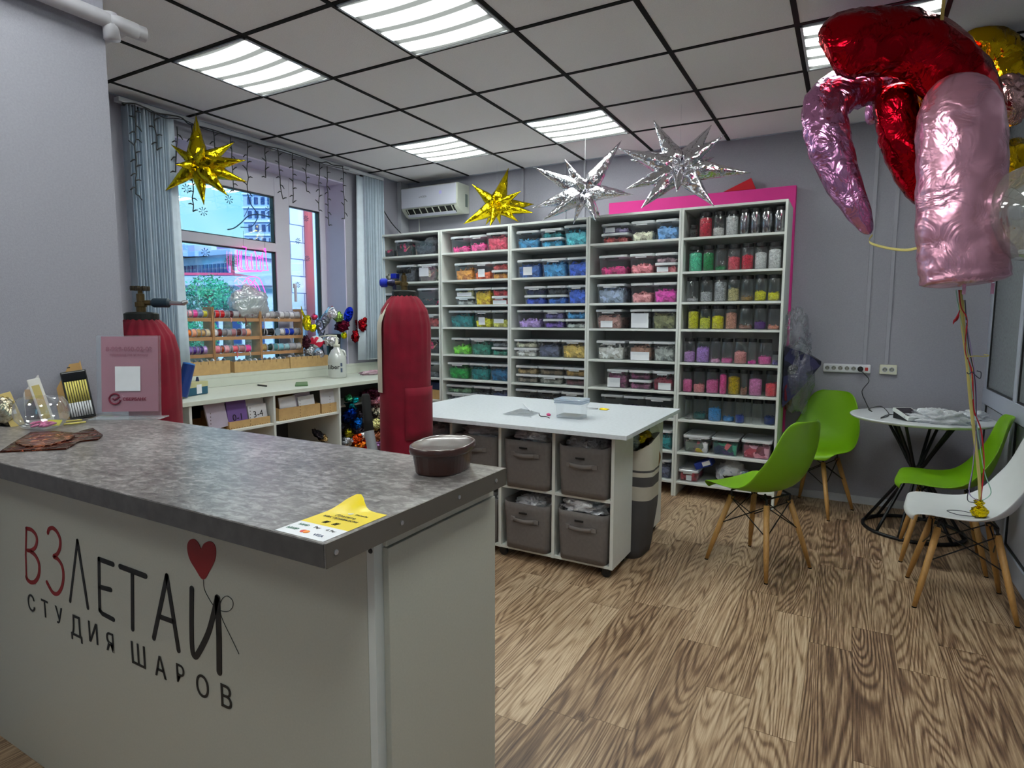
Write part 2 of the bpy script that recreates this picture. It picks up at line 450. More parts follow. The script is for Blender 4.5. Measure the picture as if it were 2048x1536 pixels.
# window -----------------------------------------------------------
XF = XW - .24                                # room side of the frame
def WYZ(px, py): q = at(px, py, 0, XF); return q.y, q.z
yl, ztl = WYZ(455, 373); yr, ztr = WYZ(548.6, 392.4)
y1 = yr; zt = (ztl + ztr) / 2
zb = WYZ(547, 486)[1]; zc = WYZ(548.6, 503.7)[1]
y2 = WYZ(578, 411)[0]; y3 = WYZ(639.5, 423)[0]; z2t = WYZ(578, 411)[1]
win = thing('window_1', None, None, (XF, WY0, WZ0), kind='structure')
f = MB(); D0, D1 = XF - .07, XF
z0w = .93; ya = 1.52; zlo = 1.00
f.box(D0, D1, WY0, ya, z0w, WZ1)                           # left jamb
f.box(D0, D1, y3, WY1, z0w, WZ1)                           # right jamb
f.box(D0, D1, y1, y2, z0w, WZ1)                            # mullion
f.box(D0, D1, ya, y1, zt, WZ1).box(D0, D1, y2, y3, z2t, WZ1)
f.box(D0, D1, ya, y1, zb - (zb - zc), zb)                  # transom
f.box(D0, D1, ya, y1, z0w, zlo).box(D0, D1, y2, y3, z0w, zlo)
build('window_frame', f, pvc, win, bev=.004)
f = MB()
for (a, b, c, d) in ((ya, y1, zb, zt), (ya, y1, zlo, zc), (y2, y3, zlo, z2t)):
    t = .008
    f.box(D0 + .02, D1 - .012, a, a + t, c, d).box(D0 + .02, D1 - .012, b - t, b, c, d).box(D0 + .02, D1 - .012, a, b, c, c + t).box(D0 + .02, D1 - .012, a, b, d - t, d)
build('gasket', f, black_m, win)
glass = plastic('window_glass', tint=(200, 225, 255), alpha=.06, rough=.02, diff=.05)
for (a, b, c, d) in ((ya, y1, zb, zt), (ya, y1, zlo, zc), (y2, y3, zlo, z2t)):
    build('pane', MB().box(D0 + .034, D0 + .038, a, b, c, d), glass, win)
h = MB().box(XF - .0, XF + .02, y2 + .012, y2 + .035, 1.62, 1.66).box(XF + .01, XF + .028, y2 + .014, y2 + .033, 1.5, 1.65)
build('handle', h, pvc, win, bev=.003)

# right partition --------------------------------------------------
def PZ(px, py): q = at(px, py, 0, XR); return q.y, q.z
par = thing('wall_right', None, None, (XR, 0, 0), kind='structure')
build('panel', MB().box(XR + .015, XR + .15, YF, YB, 0, .90), mat('white_panel', (190, 194, 208), .4, var=.02), par)
f = MB()
ys = [YB - .03, 3.30, 2.45, 1.55, .6, -.4, -1.4, -2.4]
for y in ys: f.box(XR - .002, XR + .03, y - .03, y + .03, 0, H)
f.box(XR - .004, XR + .03, YF, YB, .80, .90).box(XR - .004, XR + .03, YF, YB, 0, .11).box(XR - .002, XR + .03, YF, YB, H - .06, H)
build('frame', f, alu, par, bev=.003)
g = MB()
for a, b in zip(ys[1:], ys[:-1]):
    for (c, d) in ((.90, H - .06), (.11, .80)):
        q = .010
        g.box(XR + .006, XR + .02, a + .03, a + .03 + q, c, d).box(XR + .006, XR + .02, b - .03 - q, b - .03, c, d)
        g.box(XR + .006, XR + .02, a + .03, b - .03, c, c + q).box(XR + .006, XR + .02, a + .03, b - .03, d - q, d)
build('gasket', g, black_m, par)
frost = mat('frosted_glass', (128, 134, 138), .25, var=.12, scale=60, bump=.2, bscale=200)
for a, b in zip(ys[1:], ys[:-1]):
    build('pane', MB().box(XR + .014, XR + .020, a + .03, b - .03, .90, H - .06), frost, par)

# pipe along the top of the stub wall
pp = thing('heating_pipe', 'thick white pipe running along the top of the grey stub wall', 'pipe', (1.6, .36, 2.3))
pt = MB().tube(smooth_path([(1.60, -2.8, 2.36), (1.60, .2, 2.36), (1.605, .36, 2.36), (1.58, .40, 2.36), (1.50, .405, 2.36), (1.0, .405, 2.36)], 5), .026, 14)
build('pipe_run', pt, mat('white_pipe', (182, 180, 188), .45), pp, smooth=True)
pb = MB().tube([(1.60, .355, 2.385), (1.60, .36, 2.30)], [.024, .026], 12)
build('elbow', pb, MATS['white_pipe'], pp, smooth=True)

# ceiling lights ---------------------------------------------------
def lamp_mat():
    m, n, o = _new('lit_diffuser')
    e = n.nodes.new('ShaderNodeEmission'); t = n.nodes.new('ShaderNodeTexCoord'); s = n.nodes.new('ShaderNodeSeparateXYZ'); n.links.new(t.outputs['Object'], s.inputs[0])
    def M2(op, a, b_=None, c=None):
        q = n.nodes.new('ShaderNodeMath'); q.operation = op
        for i, v in enumerate((a, b_, c)):
            if v is None: continue
            if isinstance(v, (int, float)): q.inputs[i].default_value = v
            else: n.links.new(v, q.inputs[i])
        return q.outputs[0]
    # the tubes behind bow slightly at their ends
    y = M2('ADD', s.outputs['Y'], M2('MULTIPLY', M2('POWER', M2('ABSOLUTE', s.outputs['X']), 2.0), .25))
    w = M2('COSINE', M2('MULTIPLY', y, 2 * PI / .135))
    w = M2('MULTIPLY', w, -1.0)
    mr = n.nodes.new('ShaderNodeMapRange'); mr.interpolation_type = 'SMOOTHSTEP'; mr.inputs[1].default_value = -.75; mr.inputs[2].default_value = .35; mr.inputs[3].default_value = .16; mr.inputs[4].default_value = LAMP_BRIGHT
    n.links.new(w, mr.inputs[0])
    ex = n.nodes.new('ShaderNodeMapRange'); ex.interpolation_type = 'SMOOTHSTEP'; ex.inputs[1].default_value = .29; ex.inputs[2].default_value = .25; ex.inputs[3].default_value = .09; ex.inputs[4].default_value = 1.0
    n.links.new(M2('ABSOLUTE', s.outputs['X']), ex.inputs[0])
    ey = n.nodes.new('ShaderNodeMapRange'); ey.inputs[1].default_value = .285; ey.inputs[2].default_value = .262; ey.inputs[3].default_value = .12; ey.inputs[4].default_value = 1.0
    n.links.new(M2('ABSOLUTE', s.outputs['Y']), ey.inputs[0])
    st = M2('MULTIPLY', M2('MULTIPLY', mr.outputs[0], ex.outputs[0]), ey.outputs[0])
    n.links.new(st, e.inputs[1]); e.inputs[0].default_value = (.93, 1.0, .95, 1)
    n.links.new(e.outputs[0], o.inputs[0]); return m
lm = lamp_mat()
frame_m = mat('white_lamp_frame', (200, 206, 214), .4)
def ceiling_lamp(i, j, label):
    cx, cy = .6 * i + .3, .6 * j + .3
    t = thing('ceiling_light', label, 'ceiling light', (cx, cy, H - .012), group='square light panels in the tiled ceiling')
    q = .289
    f = MB().box(cx - q, cx + q, cy - q, cy - q + .012, H - .010, H - .001).box(cx - q, cx + q, cy + q - .012, cy + q, H - .010, H - .001)
    f.box(cx - q, cx - q + .012, cy - q, cy + q, H - .010, H - .001).box(cx + q - .012, cx + q, cy - q, cy + q, H - .010, H - .001)
    build('lamp_frame', f, frame_m, t)
    d = MB().box(cx - q + .012, cx + q - .012, cy - q + .012, cy + q - .012, H - .007, H - .002)
    build('diffuser', d, lm, t)
for (i, j, l) in ((1, 2, 'lit square panel above the window end, nearest the grey stub wall'),
                  (3, 2, 'large lit square panel at the top edge, above the counter'),
                  (1, 5, 'lit square panel nearest the air conditioner'),
                  (3, 5, 'lit square panel above the small silver starburst balloon'),
                  (6, 4, 'lit square panel partly hidden by the red foil balloon'),
                  (3, -1, None), (6, 1, None), (6, -2, None), (3, -4, None)):  # unlabelled ones: unseen panels added, cells chosen to light counter and floor
    ceiling_lamp(i, j, l or 'added unseen light panel in the ceiling behind the viewer')
# ------------------------------------------------------------------ shelving wall
YS = 3.672; YD = .385                         # front of the units, depth
UNITS = {1: (-.112, .590), 2: (.598, 1.322), 3: (1.324, 2.040), 4: (2.042, 2.773), 5: (2.775, 3.488)}
LV = [2.149, 1.948, 1.702, 1.479, 1.278, 1.030, .803, .597, .346, .116]
UN = {1: 'leftmost', 2: 'second', 3: 'third', 4: 'fourth', 5: 'rightmost'}
TH = .017
for u, (x0, x1) in UNITS.items():
    dz = .0 if u < 4 else .006
    t = thing('shelving_unit', {1: 'white open shelving unit nearest the window, beside the blinds', 2: 'white shelving unit under the air conditioner holding pink and green tubs',
              3: 'white shelving unit of blue and brown balloon tubs, middle of the five', 4: 'white shelving unit left of the jar shelves, holding pink tubs',
              5: 'white shelving unit on the right, full of black-lidded jars'}[u], 'shelving unit', (x0, YS, 0), group='row of five white shelving units')
    for xa in (x0, x1 - TH):
        build('side_panel', MB().box(xa, xa + TH, YS, YS + YD, 0, LV[0] + TH / 2 + dz), white_edge, t, bev=.0015)
    build('back_panel', MB().box(x0 + TH, x1 - TH, YS + YD - .004, YS + YD, .1, LV[0]), mat('shelf_back', (172, 172, 168), .6, var=.02), t)
    for k, z in enumerate(LV):
        if k == 0: build('top_panel', MB().box(x0 + TH, x1 - TH, YS, YS + YD - .004, z - TH / 2 + dz, z + TH / 2 + dz), white_edge, t, bev=.0015)
        else: build('shelf', MB().box(x0 + TH, x1 - TH, YS + .002, YS + YD - .004, z - TH, z), white_edge, t, bev=.0015)

lid_m = plastic('milky_lid', tint=(240, 243, 248), alpha=.7, diff=.85)
tub_m = plastic('tub_plastic', tint=(225, 230, 238), alpha=.055, diff=.5, rough=.15, edge=.32)
C = {'magenta': (206, 45, 120), 'rose': (214, 62, 128), 'red pink': (226, 64, 92), 'orange': (246, 140, 50), 'orange red': (245, 92, 45), 'coral red': (228, 82, 80),
     'pale olive': (190, 194, 150), 'clear': (175, 180, 178), 'amber': (248, 178, 32), 'red': (222, 58, 66), 'white': (225, 225, 228), 'teal': (30, 130, 135), 'yellow': (236, 214, 36),
     'pale yellow': (222, 214, 100), 'lime green': (110, 206, 50), 'sea green': (28, 120, 100), 'green': (26, 150, 62), 'deep teal': (15, 122, 122), 'ocean blue': (16, 96, 140),
     'mint': (130, 175, 140), 'smoke': (110, 116, 122), 'navy': (40, 56, 100), 'steel blue': (40, 120, 165), 'turquoise': (30, 140, 150), 'cyan': (60, 160, 200), 'sky blue': (90, 190, 228),
     'denim blue': (50, 92, 160), 'cornflower blue': (70, 150, 224), 'royal blue': (58, 98, 200), 'dark navy': (30, 38, 78), 'blue': (50, 80, 190), 'charcoal': (52, 56, 66), 'bright blue': (34, 104, 196),
     'lavender': (168, 140, 205), 'dusty purple': (95, 88, 140), 'purple': (104, 72, 165), 'cream': (216, 206, 178), 'ivory': (222, 216, 200), 'slate': (80, 86, 112), 'gold tan': (205, 172, 92),
     'tan': (172, 148, 104), 'taupe': (118, 110, 100), 'camouflage brown': (120, 104, 84), 'camouflage grey': (130, 130, 124), 'bronze': (150, 118, 60), 'dark maroon': (80, 36, 48),
     'lilac': (165, 150, 190), 'brick': (176, 74, 74), 'soft blue': (100, 150, 210), 'coral': (246, 120, 130), 'grey pink': (160, 130, 140), 'silver blue': (150, 165, 190), 'salmon': (240, 140, 145),
     'hot pink': (222, 60, 160), 'rosy brown': (165, 125, 118), 'camouflage olive': (118, 120, 84), 'grey': (150, 154, 150), 'plum': (112, 50, 86), 'dusty plum': (135, 76, 110), 'maroon': (120, 32, 54),
     'violet': (90, 80, 150), 'brown': (150, 110, 92)}
def pm(c): return pieces('balloons_' + c.replace(' ', '_'), C[c], dark=.5, scale=34, light=1.75)
def lumps(x0, x1, y0, y1, z0, z1, seed, sq=.5):
    "a heap of small limp balloons filling a box"
    rr = random.Random(seed); mb = MB(); N = 9
    h = z1 - z0
    def top(u, v): return z1 + h * .18 * noise.noise(Vector((u * 4, v * 3, seed))) - h * .05
    L = []
    hx, hy = (x1 - x0) / 2, (y1 - y0) / 2; cx, cy = (x0 + x1) / 2, (y0 + y1) / 2
    for k, (zz, s) in enumerate(((z0, .93), (z0 + h * .5, .97), (z0 + h * .88, .99))):
        L.append(rrect(cx, cy, hx * s, hy * s, zz, .012))
    mb.loops(L, True, True)
    n = int(26 + 260 * (x1 - x0) * max(h, .03) / .03 * .9)
    n = min(n, 64)
    for i in range(n):
        side = rr.random()
        ln = rr.uniform(.022, .042); r = rr.uniform(.006, .0105)
        if side < .62: c = Vector((rr.uniform(x0 + .015, x1 - .015), y0 + .012, rr.uniform(z0 + .012, z1)))
        elif side < .78: c = Vector((x1 - .012, rr.uniform(y0 + .02, y1 - .02), rr.uniform(z0 + .012, z1)))
        else: c = Vector((rr.uniform(x0 + .015, x1 - .015), rr.uniform(y0 + .015, y1 - .03), z1 + rr.uniform(0, .008)))
        a = rr.uniform(0, PI); up = rr.uniform(-.9, .9)
        if side < .62: d = Vector((math.cos(a), 0, math.sin(a)))
        elif side < .78: d = Vector((0, math.cos(a), math.sin(a)))
        else: d = Vector((math.cos(a), math.sin(a), .25 * up))
        b = Vector((rr.uniform(-1, 1), rr.uniform(-.3, .3), rr.uniform(-1, 1))) * ln * .25
        p = [c - d * ln * .5, c - d * ln * .2 + b * .7, c + d * ln * .2 + b, c + d * ln * .5]
        for q in p:
            q.x = min(max(q.x, x0 + r), x1 - r); q.y = min(max(q.y, y0 + r), y1 - r); q.z = max(q.z, z0 + r)
        mb.tube(p, [r * .35, r, r * 1.1, r * .5], 5)
    return mb
SEED = [100]
def tub(px0, px1, z0, h, col, fill, label, group, yf=3.70, dpt=.30, lid=True, tagx=None, tape=False, name='storage_tub'):
    x0 = at(px0, 700, 1, yf).x; x1 = at(px1, 700, 1, yf).x - .002
    SEED[0] += 1; sd = SEED[0]
    cx, cy = (x0 + x1) / 2, yf + dpt / 2; hx, hy = (x1 - x0) / 2, dpt / 2
    z0 = z0 + .001
    t = thing(name, label, 'storage tub', (cx, cy, z0), group=group)
    lh = .012
    a = .90
    L = [rrect(cx, cy, hx * (a - .02), hy * (a), z0, .014), rrect(cx, cy, hx * a, hy * (a + .02), z0 + .008, .018),
         rrect(cx, cy, hx * .955, hy * .965, z0 + h - lh - .006, .022), rrect(cx, cy, hx * .985, hy * .985, z0 + h - lh - .005, .022), rrect(cx, cy, hx * .985, hy * .985, z0 + h - lh, .022)]
    build('tub_body', MB().loops(L, True, False), tub_m, t, smooth=False)
    if lid:
        L = [rrect(cx, cy, hx, hy, z0 + h - lh - .006, .024), rrect(cx, cy, hx, hy, z0 + h - .003, .024), rrect(cx, cy, hx * .97, hy * .98, z0 + h, .022),
             rrect(cx, cy, hx * .88, hy * .92, z0 + h, .02), rrect(cx, cy, hx * .86, hy * .9, z0 + h - .005, .02)]
        build('lid', MB().loops(L, True, True), lid_m, t)
        # moulded handle slot under the rim
        build('grip', MB().box(cx - hx * .5, cx + hx * .42, cy - hy * .985, cy - hy * .95, z0 + h - .030, z0 + h - .021), black_m if sd % 3 else lid_m, t)
    if fill > 0:
        fh = max(.016, (h - .03) * fill)
        build('balloons', lumps(cx - hx * .87, cx + hx * .87, cy - hy * .88, cy + hy * .8, z0 + .004, z0 + .004 + fh, sd), pm(col) if isinstance(col, str) else col, t, smooth=True)
    if tagx:
        (a0, a1, b0, b1) = tagx
        m = MB().fbox(Vector((cx, yf + .013, z0)), Vector((1, 0, 0)), Vector((0, -.04, 1)).normalized(), Vector((0, -1, 0)), hx * a0, hx * a1, h * b0, h * b1, 0, .0012)
        o = build('paper_label', m, paper, t)
    return t
S = ['top', 'second', 'third', 'fourth', 'fifth', 'sixth', 'seventh', 'eighth', 'ninth', 'bottom']
def row(u, k, items, hh=None):
    "items: (px0, px1, [(colour, fill) ...bottom to top], label rect)"
    pos = ['left', 'middle', 'right'] if len(items) == 3 else (['left', 'right'] if len(items) == 2 else ['only'])
    z = LV[k + 1]; space = LV[k] - LV[k + 1] - TH
    for p, it in zip(pos, items):
        px0, px1, st = it[:3]; tg = it[3] if len(it) > 3 else None
        hs = it[4] if len(it) > 4 else None
        H1 = hs or min(.150, space - .03)
        n = len(st)
        zz = z
        for q, (c, f) in enumerate(st):
            h = H1 if n == 1 else H1 / n * .985
            pp = p if n == 1 else ('lower ' if q == 0 else 'upper ') + p
            where = 'on the %s shelf of the %s white unit' % (S[k], UN[u])
            tk = 'tub' if n == 1 else 'shallow tub'
            sub = 'empty' if c == 'clear' and f < .1 else c
            lab = 'clear %s of %s balloons, %s %s' % (tk, sub, pp, where) if sub != 'empty' else 'nearly empty clear %s, %s %s' % (tk, pp, where)
            w = lab.split()
            if len(w) > 16: lab = 'clear tub of %s balloons, %s %s' % (sub, pp, 'on %s shelf of %s white unit' % (S[k], UN[u]))
            tub(px0, px1, zz, h, c, f, lab, 'balloon tubs on the white shelving', tagx=(tg if (n == 1 or q == it[5] if len(it) > 5 else q == 0) else None))
            zz += h + .001
B = (-.45, .3, .15, .6); Wd = (-.8, .8, .05, .5)
row(2, 0, [(901, 938, [('magenta', .35)], None, .142), (938, 971, [('rose', .55)], None, .142), (971, 1013.5, [('red pink', .95)], None, .152)])
row(2, 1, [(908, 945.5, [('orange', .75)]), (946, 981, [('orange red', .5)], B), (981.5, 1014.5, [('orange', .7), ('coral red', .7)])])
row(2, 2, [(910, 946, [('clear', .3), ('pale olive', .8)], Wd, None, 1), (947, 981, [('amber', .95)]), (981.5, 1015, [('red', .7), ('red', .8)], Wd)])
row(2, 3, [(896, 946, [('teal', .9)]), (947, 981, [('yellow', .5)], B), (981.5, 1015, [('pale yellow', .4)], (-.7, .5, .25, .5))])
row(2, 4, [(901, 938, [('lime green', .6)]), (938.5, 980, [('sea green', .85)]), (981, 1015, [('sea green', .8), ('smoke', .4)])])
row(2, 5, [(893, 936, [('green', .85)], None, .15), (937, 976.5, [('deep teal', .85)], None, .15), (977, 1015, [('ocean blue', .8)], None, .15)])
row(2, 6, [(890, 943, [('smoke', .3), ('mint', .8)]), (945, 980, [('smoke', .6)]), (981, 1015, [('navy', .8)])])
row(3, 0, [(1030, 1075, [('steel blue', .6)], None, .145), (1077, 1122, [('cyan', .8), ('turquoise', .5)]), (1123.5, 1170, [('sky blue', .85)], None, .16)])
row(3, 1, [(1032, 1079, [('denim blue', .85)], B), (1080, 1130, [('cornflower blue', .92)]), (1131, 1171, [('royal blue', .85)])])
row(3, 2, [(1046, 1089, [('blue', .8), ('dark navy', .8)]), (1091, 1131, [('bright blue', .8), ('charcoal', .8)]), (1132, 1170, [('royal blue', .85)])])
row(3, 3, [(1032, 1080, [('lavender', .5)]), (1084, 1126, [('purple', .8), ('dusty purple', .8)]), (1128, 1170, [('clear', .2), ('cornflower blue', .85)])])
row(3, 4, [(1026, 1072, [('ivory', .8), ('cream', .8)]), (1073, 1119, [('slate', .8)]), (1120.5, 1171.5, [('gold tan', .9)])])
row(3, 5, [(1030, 1074, [('taupe', .8), ('tan', .85)]), (1075, 1126, [('camouflage grey', .85), ('camouflage brown', .9)]), (1127, 1171, [('dark maroon', .8), ('bronze', .85)])])
row(3, 6, [(1030, 1073, [('smoke', .5)]), (1074, 1118, [('charcoal', .6)]), (1122, 1168, [('slate', .6)])])
row(4, 0, [(1197, 1252, [('brick', .6), ('lilac', .4)], (-.7, 0, .1, .6), None, 1), (1255, 1302, [('cream', .5)]), (1303.5, 1349, [('soft blue', .75)])])
row(4, 1, [(1193, 1250, [('magenta', .4)]), (1254, 1302, [('coral', .5)]), (1304, 1349.5, [('coral', .8), ('grey pink', .4)], (-.8, .2, .1, .6))])
row(4, 2, [(1190, 1247, [('silver blue', .9)]), (1257, 1301, [('salmon', .55)]), (1302, 1349.5, [('hot pink', .75)])])
row(4, 3, [(1189, 1242, [('rosy brown', .8)], (-.6, .3, .05, .4)), (1257, 1298, [('smoke', .7)], (-.85, .85, .05, .8)), (1300, 1349.5, [('camouflage olive', .9)])])
row(4, 4, [(1191, 1248, [('ivory', .85)]), (1256, 1303, [('brown', .9)], (-.8, .8, .02, .45)), (1304.5, 1349, [('grey', .85)])])
row(4, 5, [(1213, 1256, [('plum', .9)], (-.9, .3, .05, .55)), (1257.5, 1303, [('dusty plum', .85), ('plum', .8)]), (1304.5, 1349, [('maroon', .75)], (-.4, .75, .05, .4))])
row(4, 6, [(1202, 1246, [('clear', .25)]), (1248, 1290, [('violet', .4)]), (1291.5, 1345, [('smoke', .4)])])
row(4, 7, [(1252, 1297, [('charcoal', .6)]), (1303, 1349, [('teal', .8)])])
row(4, 8, [(1302, 1349, [('slate', .8)])])
mixA = pieces('mixed_balloons_dark', (70, 60, 70), scale=28, alt=[(40, 44, 50), (226, 60, 120), (30, 60, 60), (190, 150, 120)])
mixB = pieces('mixed_balloons_pale', (150, 150, 130), scale=28, alt=[(110, 100, 90), (200, 195, 170), (90, 100, 90), (170, 120, 100)])
mixC = pieces('mixed_balloons_bright', (60, 150, 140), scale=24, alt=[(70, 60, 110), (225, 110, 120), (60, 160, 130), (40, 60, 90)])
mixD = pieces('mixed_balloons_pink', (220, 120, 150), scale=24, alt=[(235, 150, 170), (120, 50, 60), (230, 170, 190), (190, 70, 90)])
mixE = pieces('mixed_balloons_party', (200, 180, 180), scale=22, alt=[(220, 190, 60), (210, 110, 120), (230, 225, 230), (110, 120, 110)])
def ctub(u, k, px0, px1, m, f, label, h=.14, lid=True, tg=None, yf=3.70):
    return tub(px0, px1, LV[k + 1], h, m, f, label, 'balloon tubs on the white shelving', lid=lid, tagx=tg, yf=yf)
ctub(1, 0, 762, 790, mixA, .7, 'lidless tub of mixed dark balloons, left on the leftmost unit top shelf', .11, False)
ctub(1, 0, 791, 826, mixA, .9, 'tub with bright pink pieces showing, middle of the leftmost unit top shelf', .15)
ctub(1, 0, 829, 872, pm('charcoal'), .8, 'tub of black balloons with a clear bag on top, leftmost unit top shelf', .14, False)
bp = build('plastic_bag', MB().blob((.40, 3.82, LV[1] + .135), (.07, .05, .04), .5, 3, ridge=True), bag_p, None, smooth=True)
tag(bp, 'crumpled clear bag lying on the black balloon tub, leftmost unit', 'bag')
ctub(1, 1, 762.6, 792, mixB, .8, 'tub of pale mixed balloons, left on the leftmost unit second shelf', .12, False)
ctub(1, 1, 794, 832, pm('charcoal'), .95, 'tub crammed with charcoal balloons, middle of the leftmost unit second shelf', .16)
ctub(1, 1, 835, 877, mixB, .9, 'tub of brown mixed balloons with white paper note, leftmost unit second shelf', .16, tg=(-.8, .1, .3, .8))
ctub(1, 2, 766, 800, mixB, .7, 'tub of pale balloons behind the blue tank valve, leftmost unit third shelf', .12)
ctub(1, 2, 834, 876, mixA, .35, 'mostly empty clear tub with few red pieces, leftmost unit third shelf', .16)
ctub(1, 3, 843, 877, pm('brick'), .7, 'tub of brick red balloons, right on the leftmost unit fourth shelf', .12)
ctub(1, 4, 843, 877, mixA, .8, 'tub of dark mixed balloons, right on the leftmost unit fifth shelf', .15)
ctub(1, 5, 843, 877, pm('smoke'), .2, 'nearly empty tub beside the red covered tank, leftmost unit sixth shelf', .14)
kb = thing('kraft_box', 'open kraft box of dark packs, leftmost unit seventh shelf', 'box', (.45, 3.8, LV[7] + .001))
build('box_body', MB().box(.37, .56, 3.70, 3.9, LV[7] + .001, LV[7] + .09), kraft, kb, bev=.002)
build('dark_pack', MB().box(.385, .55, 3.71, 3.88, LV[7] + .09, LV[7] + .16), mat('navy_pack', (40, 50, 80), .5), kb, bev=.003)
ctub(5, 7, 1371, 1425, mixE, .8, 'tub of mixed party pieces with yellow pack, left below the rows of jars', .13, tg=None)
ctub(5, 7, 1429, 1485, mixC, .95, 'tub of teal, red and navy pieces, middle below the rows of jars', .13)
ctub(5, 7, 1490, 1553, mixD, .95, 'tub of pink and brown pieces, right below the rows of jars', .135)
ctub(5, 8, 1364, 1405, pieces('red_packets', (190, 60, 80), scale=30, light=1.5), .95, 'small tub of dark red packets, left on the lowest shelf of jars unit', .09, tg=(-.2, .35, .1, .55))

# jars -------------------------------------------------------------
jar_g = plastic('jar_glass', tint=(200, 208, 212), alpha=.045, diff=.2, rough=.06, edge=.4)
JC = {'black': (28, 28, 30), 'red': (205, 34, 62), 'pearl': (226, 220, 214), 'white': (232, 232, 234), 'mint green': (84, 205, 160), 'emerald': (18, 130, 70), 'coral': (245, 80, 96),
      'silver': (176, 178, 182), 'silver and gold': (190, 180, 130), 'bronze': (150, 120, 70), 'yellow': (226, 208, 20), 'lime yellow': (205, 216, 60), 'lemon': (246, 216, 10),
      'rose gold': (224, 150, 130), 'brown': (140, 95, 80), 'purple': (84, 30, 120), 'peach': (246, 140, 118), 'pale purple': (190, 140, 215), 'lilac': (168, 124, 212),
      'pale pink': (235, 150, 190), 'pink': (244, 90, 160), 'peach pink': (240, 140, 140), 'magenta': (225, 40, 150), 'dusty violet': (100, 90, 150), 'bubblegum pink': (255, 96, 158),
      'salmon': (248, 128, 135), 'hot pink': (255, 66, 140), 'gold': (190, 160, 20), 'pink and white': (236, 120, 180), 'scarlet': (245, 62, 78), 'dark teal': (20, 110, 110), 'azure': (60, 140, 225),
      'light blue': (30, 130, 215), 'navy': (28, 60, 150), 'dark blue': (16, 50, 130), 'clear': (150, 150, 152)}
SHINY = {'silver', 'silver and gold', 'gold', 'dark teal', 'dark blue', 'bronze', 'rose gold'}
def jar(px0, px1, z0, h, col, fill, label, yf=3.70, dark=False):
    xa = at(px0, 700, 1, yf + .04).x; xb = at(px1, 700, 1, yf + .04).x
    r = (xb - xa) / 2 * .985; cx = (xa + xb) / 2; cy = yf + r
    t = thing('glitter_jar', label, 'jar', (cx, cy, z0 + .001), group='black-lidded jars of confetti')
    z0 += .001; lh = .026
    build('jar_body', MB().lathe([(r * .85, z0), (r * .97, z0 + .006), (r * .98, z0 + h - lh - .02), (r * .86, z0 + h - lh - .004), (r * .84, z0 + h - lh + .006)], (cx, cy, 0), 20, cap1=False),
          jar_g if not dark else plastic('smoked_glass', tint=(60, 62, 70), alpha=.55, diff=.45, rough=.08), t, smooth=True)
    build('jar_lid', MB().lathe([(r * .94, z0 + h - lh), (r * .96, z0 + h - .004), (r * .90, z0 + h)], (cx, cy, 0), 20), black_m, t, smooth=False)
    if fill > 0:
        fh = (h - lh - .012) * fill; N = 20
        sd = R.randint(0, 999)
        prof = [(r * .82, z0 + .004), (r * .93, z0 + .010), (r * .93, z0 + .004 + fh * .97), (r * .6, z0 + .004 + fh * 1.03), (r * .15, z0 + .004 + fh * 1.06)]
        mb = MB().lathe(prof, (cx, cy, 0), 20)
        if fill < .75:
            for i in range(12):
                a = R.uniform(0, 2 * PI); q = r * R.uniform(.4, .84)
                mb.blob((cx + q * math.cos(a), cy + q * math.sin(a), z0 + fh + R.uniform(0, .014)), (.005, .005, .004), .3, i, 6, 4)
        build('confetti', mb, pieces('confetti_' + col.replace(' ', '_'), JC[col], dark=.6, scale=130, light=1.7, rough=.3 if col in SHINY else .55, metal=.6 if col in SHINY else 0), t, smooth=True)
    return t
JR = [
 [(1373, 1388, 'black', .5, .09), (1389.5, 1415.5, 'red', .95), (1416.5, 1440, 'pearl', .4), (1441, 1467, 'white', .95), (1469, 1489.5, 'black', .3), (1490.5, 1510, 'black', .3), (1511, 1534, 'black', .3), (1536, 1560, 'black', .2)],
 [(1371.5, 1398.5, 'mint green', .9), (1400, 1422, 'emerald', .85), (1423.5, 1446.5, 'emerald', .15), (1448, 1473.5, 'coral', .6), (1475, 1499.5, 'red', .65), (1501, 1526, 'white', .75), (1527.5, 1554.5, 'white', .88)],
 [(1369.5, 1393, 'silver', .15), (1396, 1421, 'silver', .45), (1423, 1449, 'silver', .92), (1450.5, 1474.5, 'silver and gold', .6), (1476, 1502, 'bronze', .18), (1503.5, 1528, 'yellow', .42), (1530, 1555, 'yellow', .35)],
 [(1374, 1396, 'yellow', .92), (1397, 1419.5, 'lime yellow', .55), (1420.5, 1446, 'lemon', .65), (1448, 1472, 'rose gold', .85), (1474, 1503, 'brown', .18), (1505, 1530, 'purple', .35), (1532, 1557.5, 'peach', .18)],
 [(1368, 1391, 'pale purple', .5), (1392, 1419.5, 'lilac', .72), (1421, 1441.5, 'pale pink', .15), (1442.5, 1466.5, 'pink', .2), (1468, 1494.5, 'peach pink', .55), (1496, 1514, 'magenta', .12), (1516, 1544.5, 'pink', .35), (1545.5, 1558, 'dusty violet', .3, .10)],
 [(1368, 1387.5, 'bubblegum pink', .6), (1388.5, 1412.5, 'salmon', .38), (1414, 1441, 'bubblegum pink', .62), (1442, 1457, 'hot pink', .95), (1458, 1483.5, 'gold', .85), (1484.5, 1498.5, 'brown', .3), (1500, 1528, 'pink and white', .8), (1533.5, 1558, 'scarlet', .6)],
 [(1375, 1389, 'clear', .05), (1390, 1417, 'dark teal', .28), (1420, 1448, 'azure', .62), (1449.5, 1474.5, 'light blue', .2), (1476, 1495, 'navy', .35), (1496, 1508, 'clear', 0), (1509.5, 1532, 'clear', 0), (1533.5, 1557, 'dark blue', .35)]]
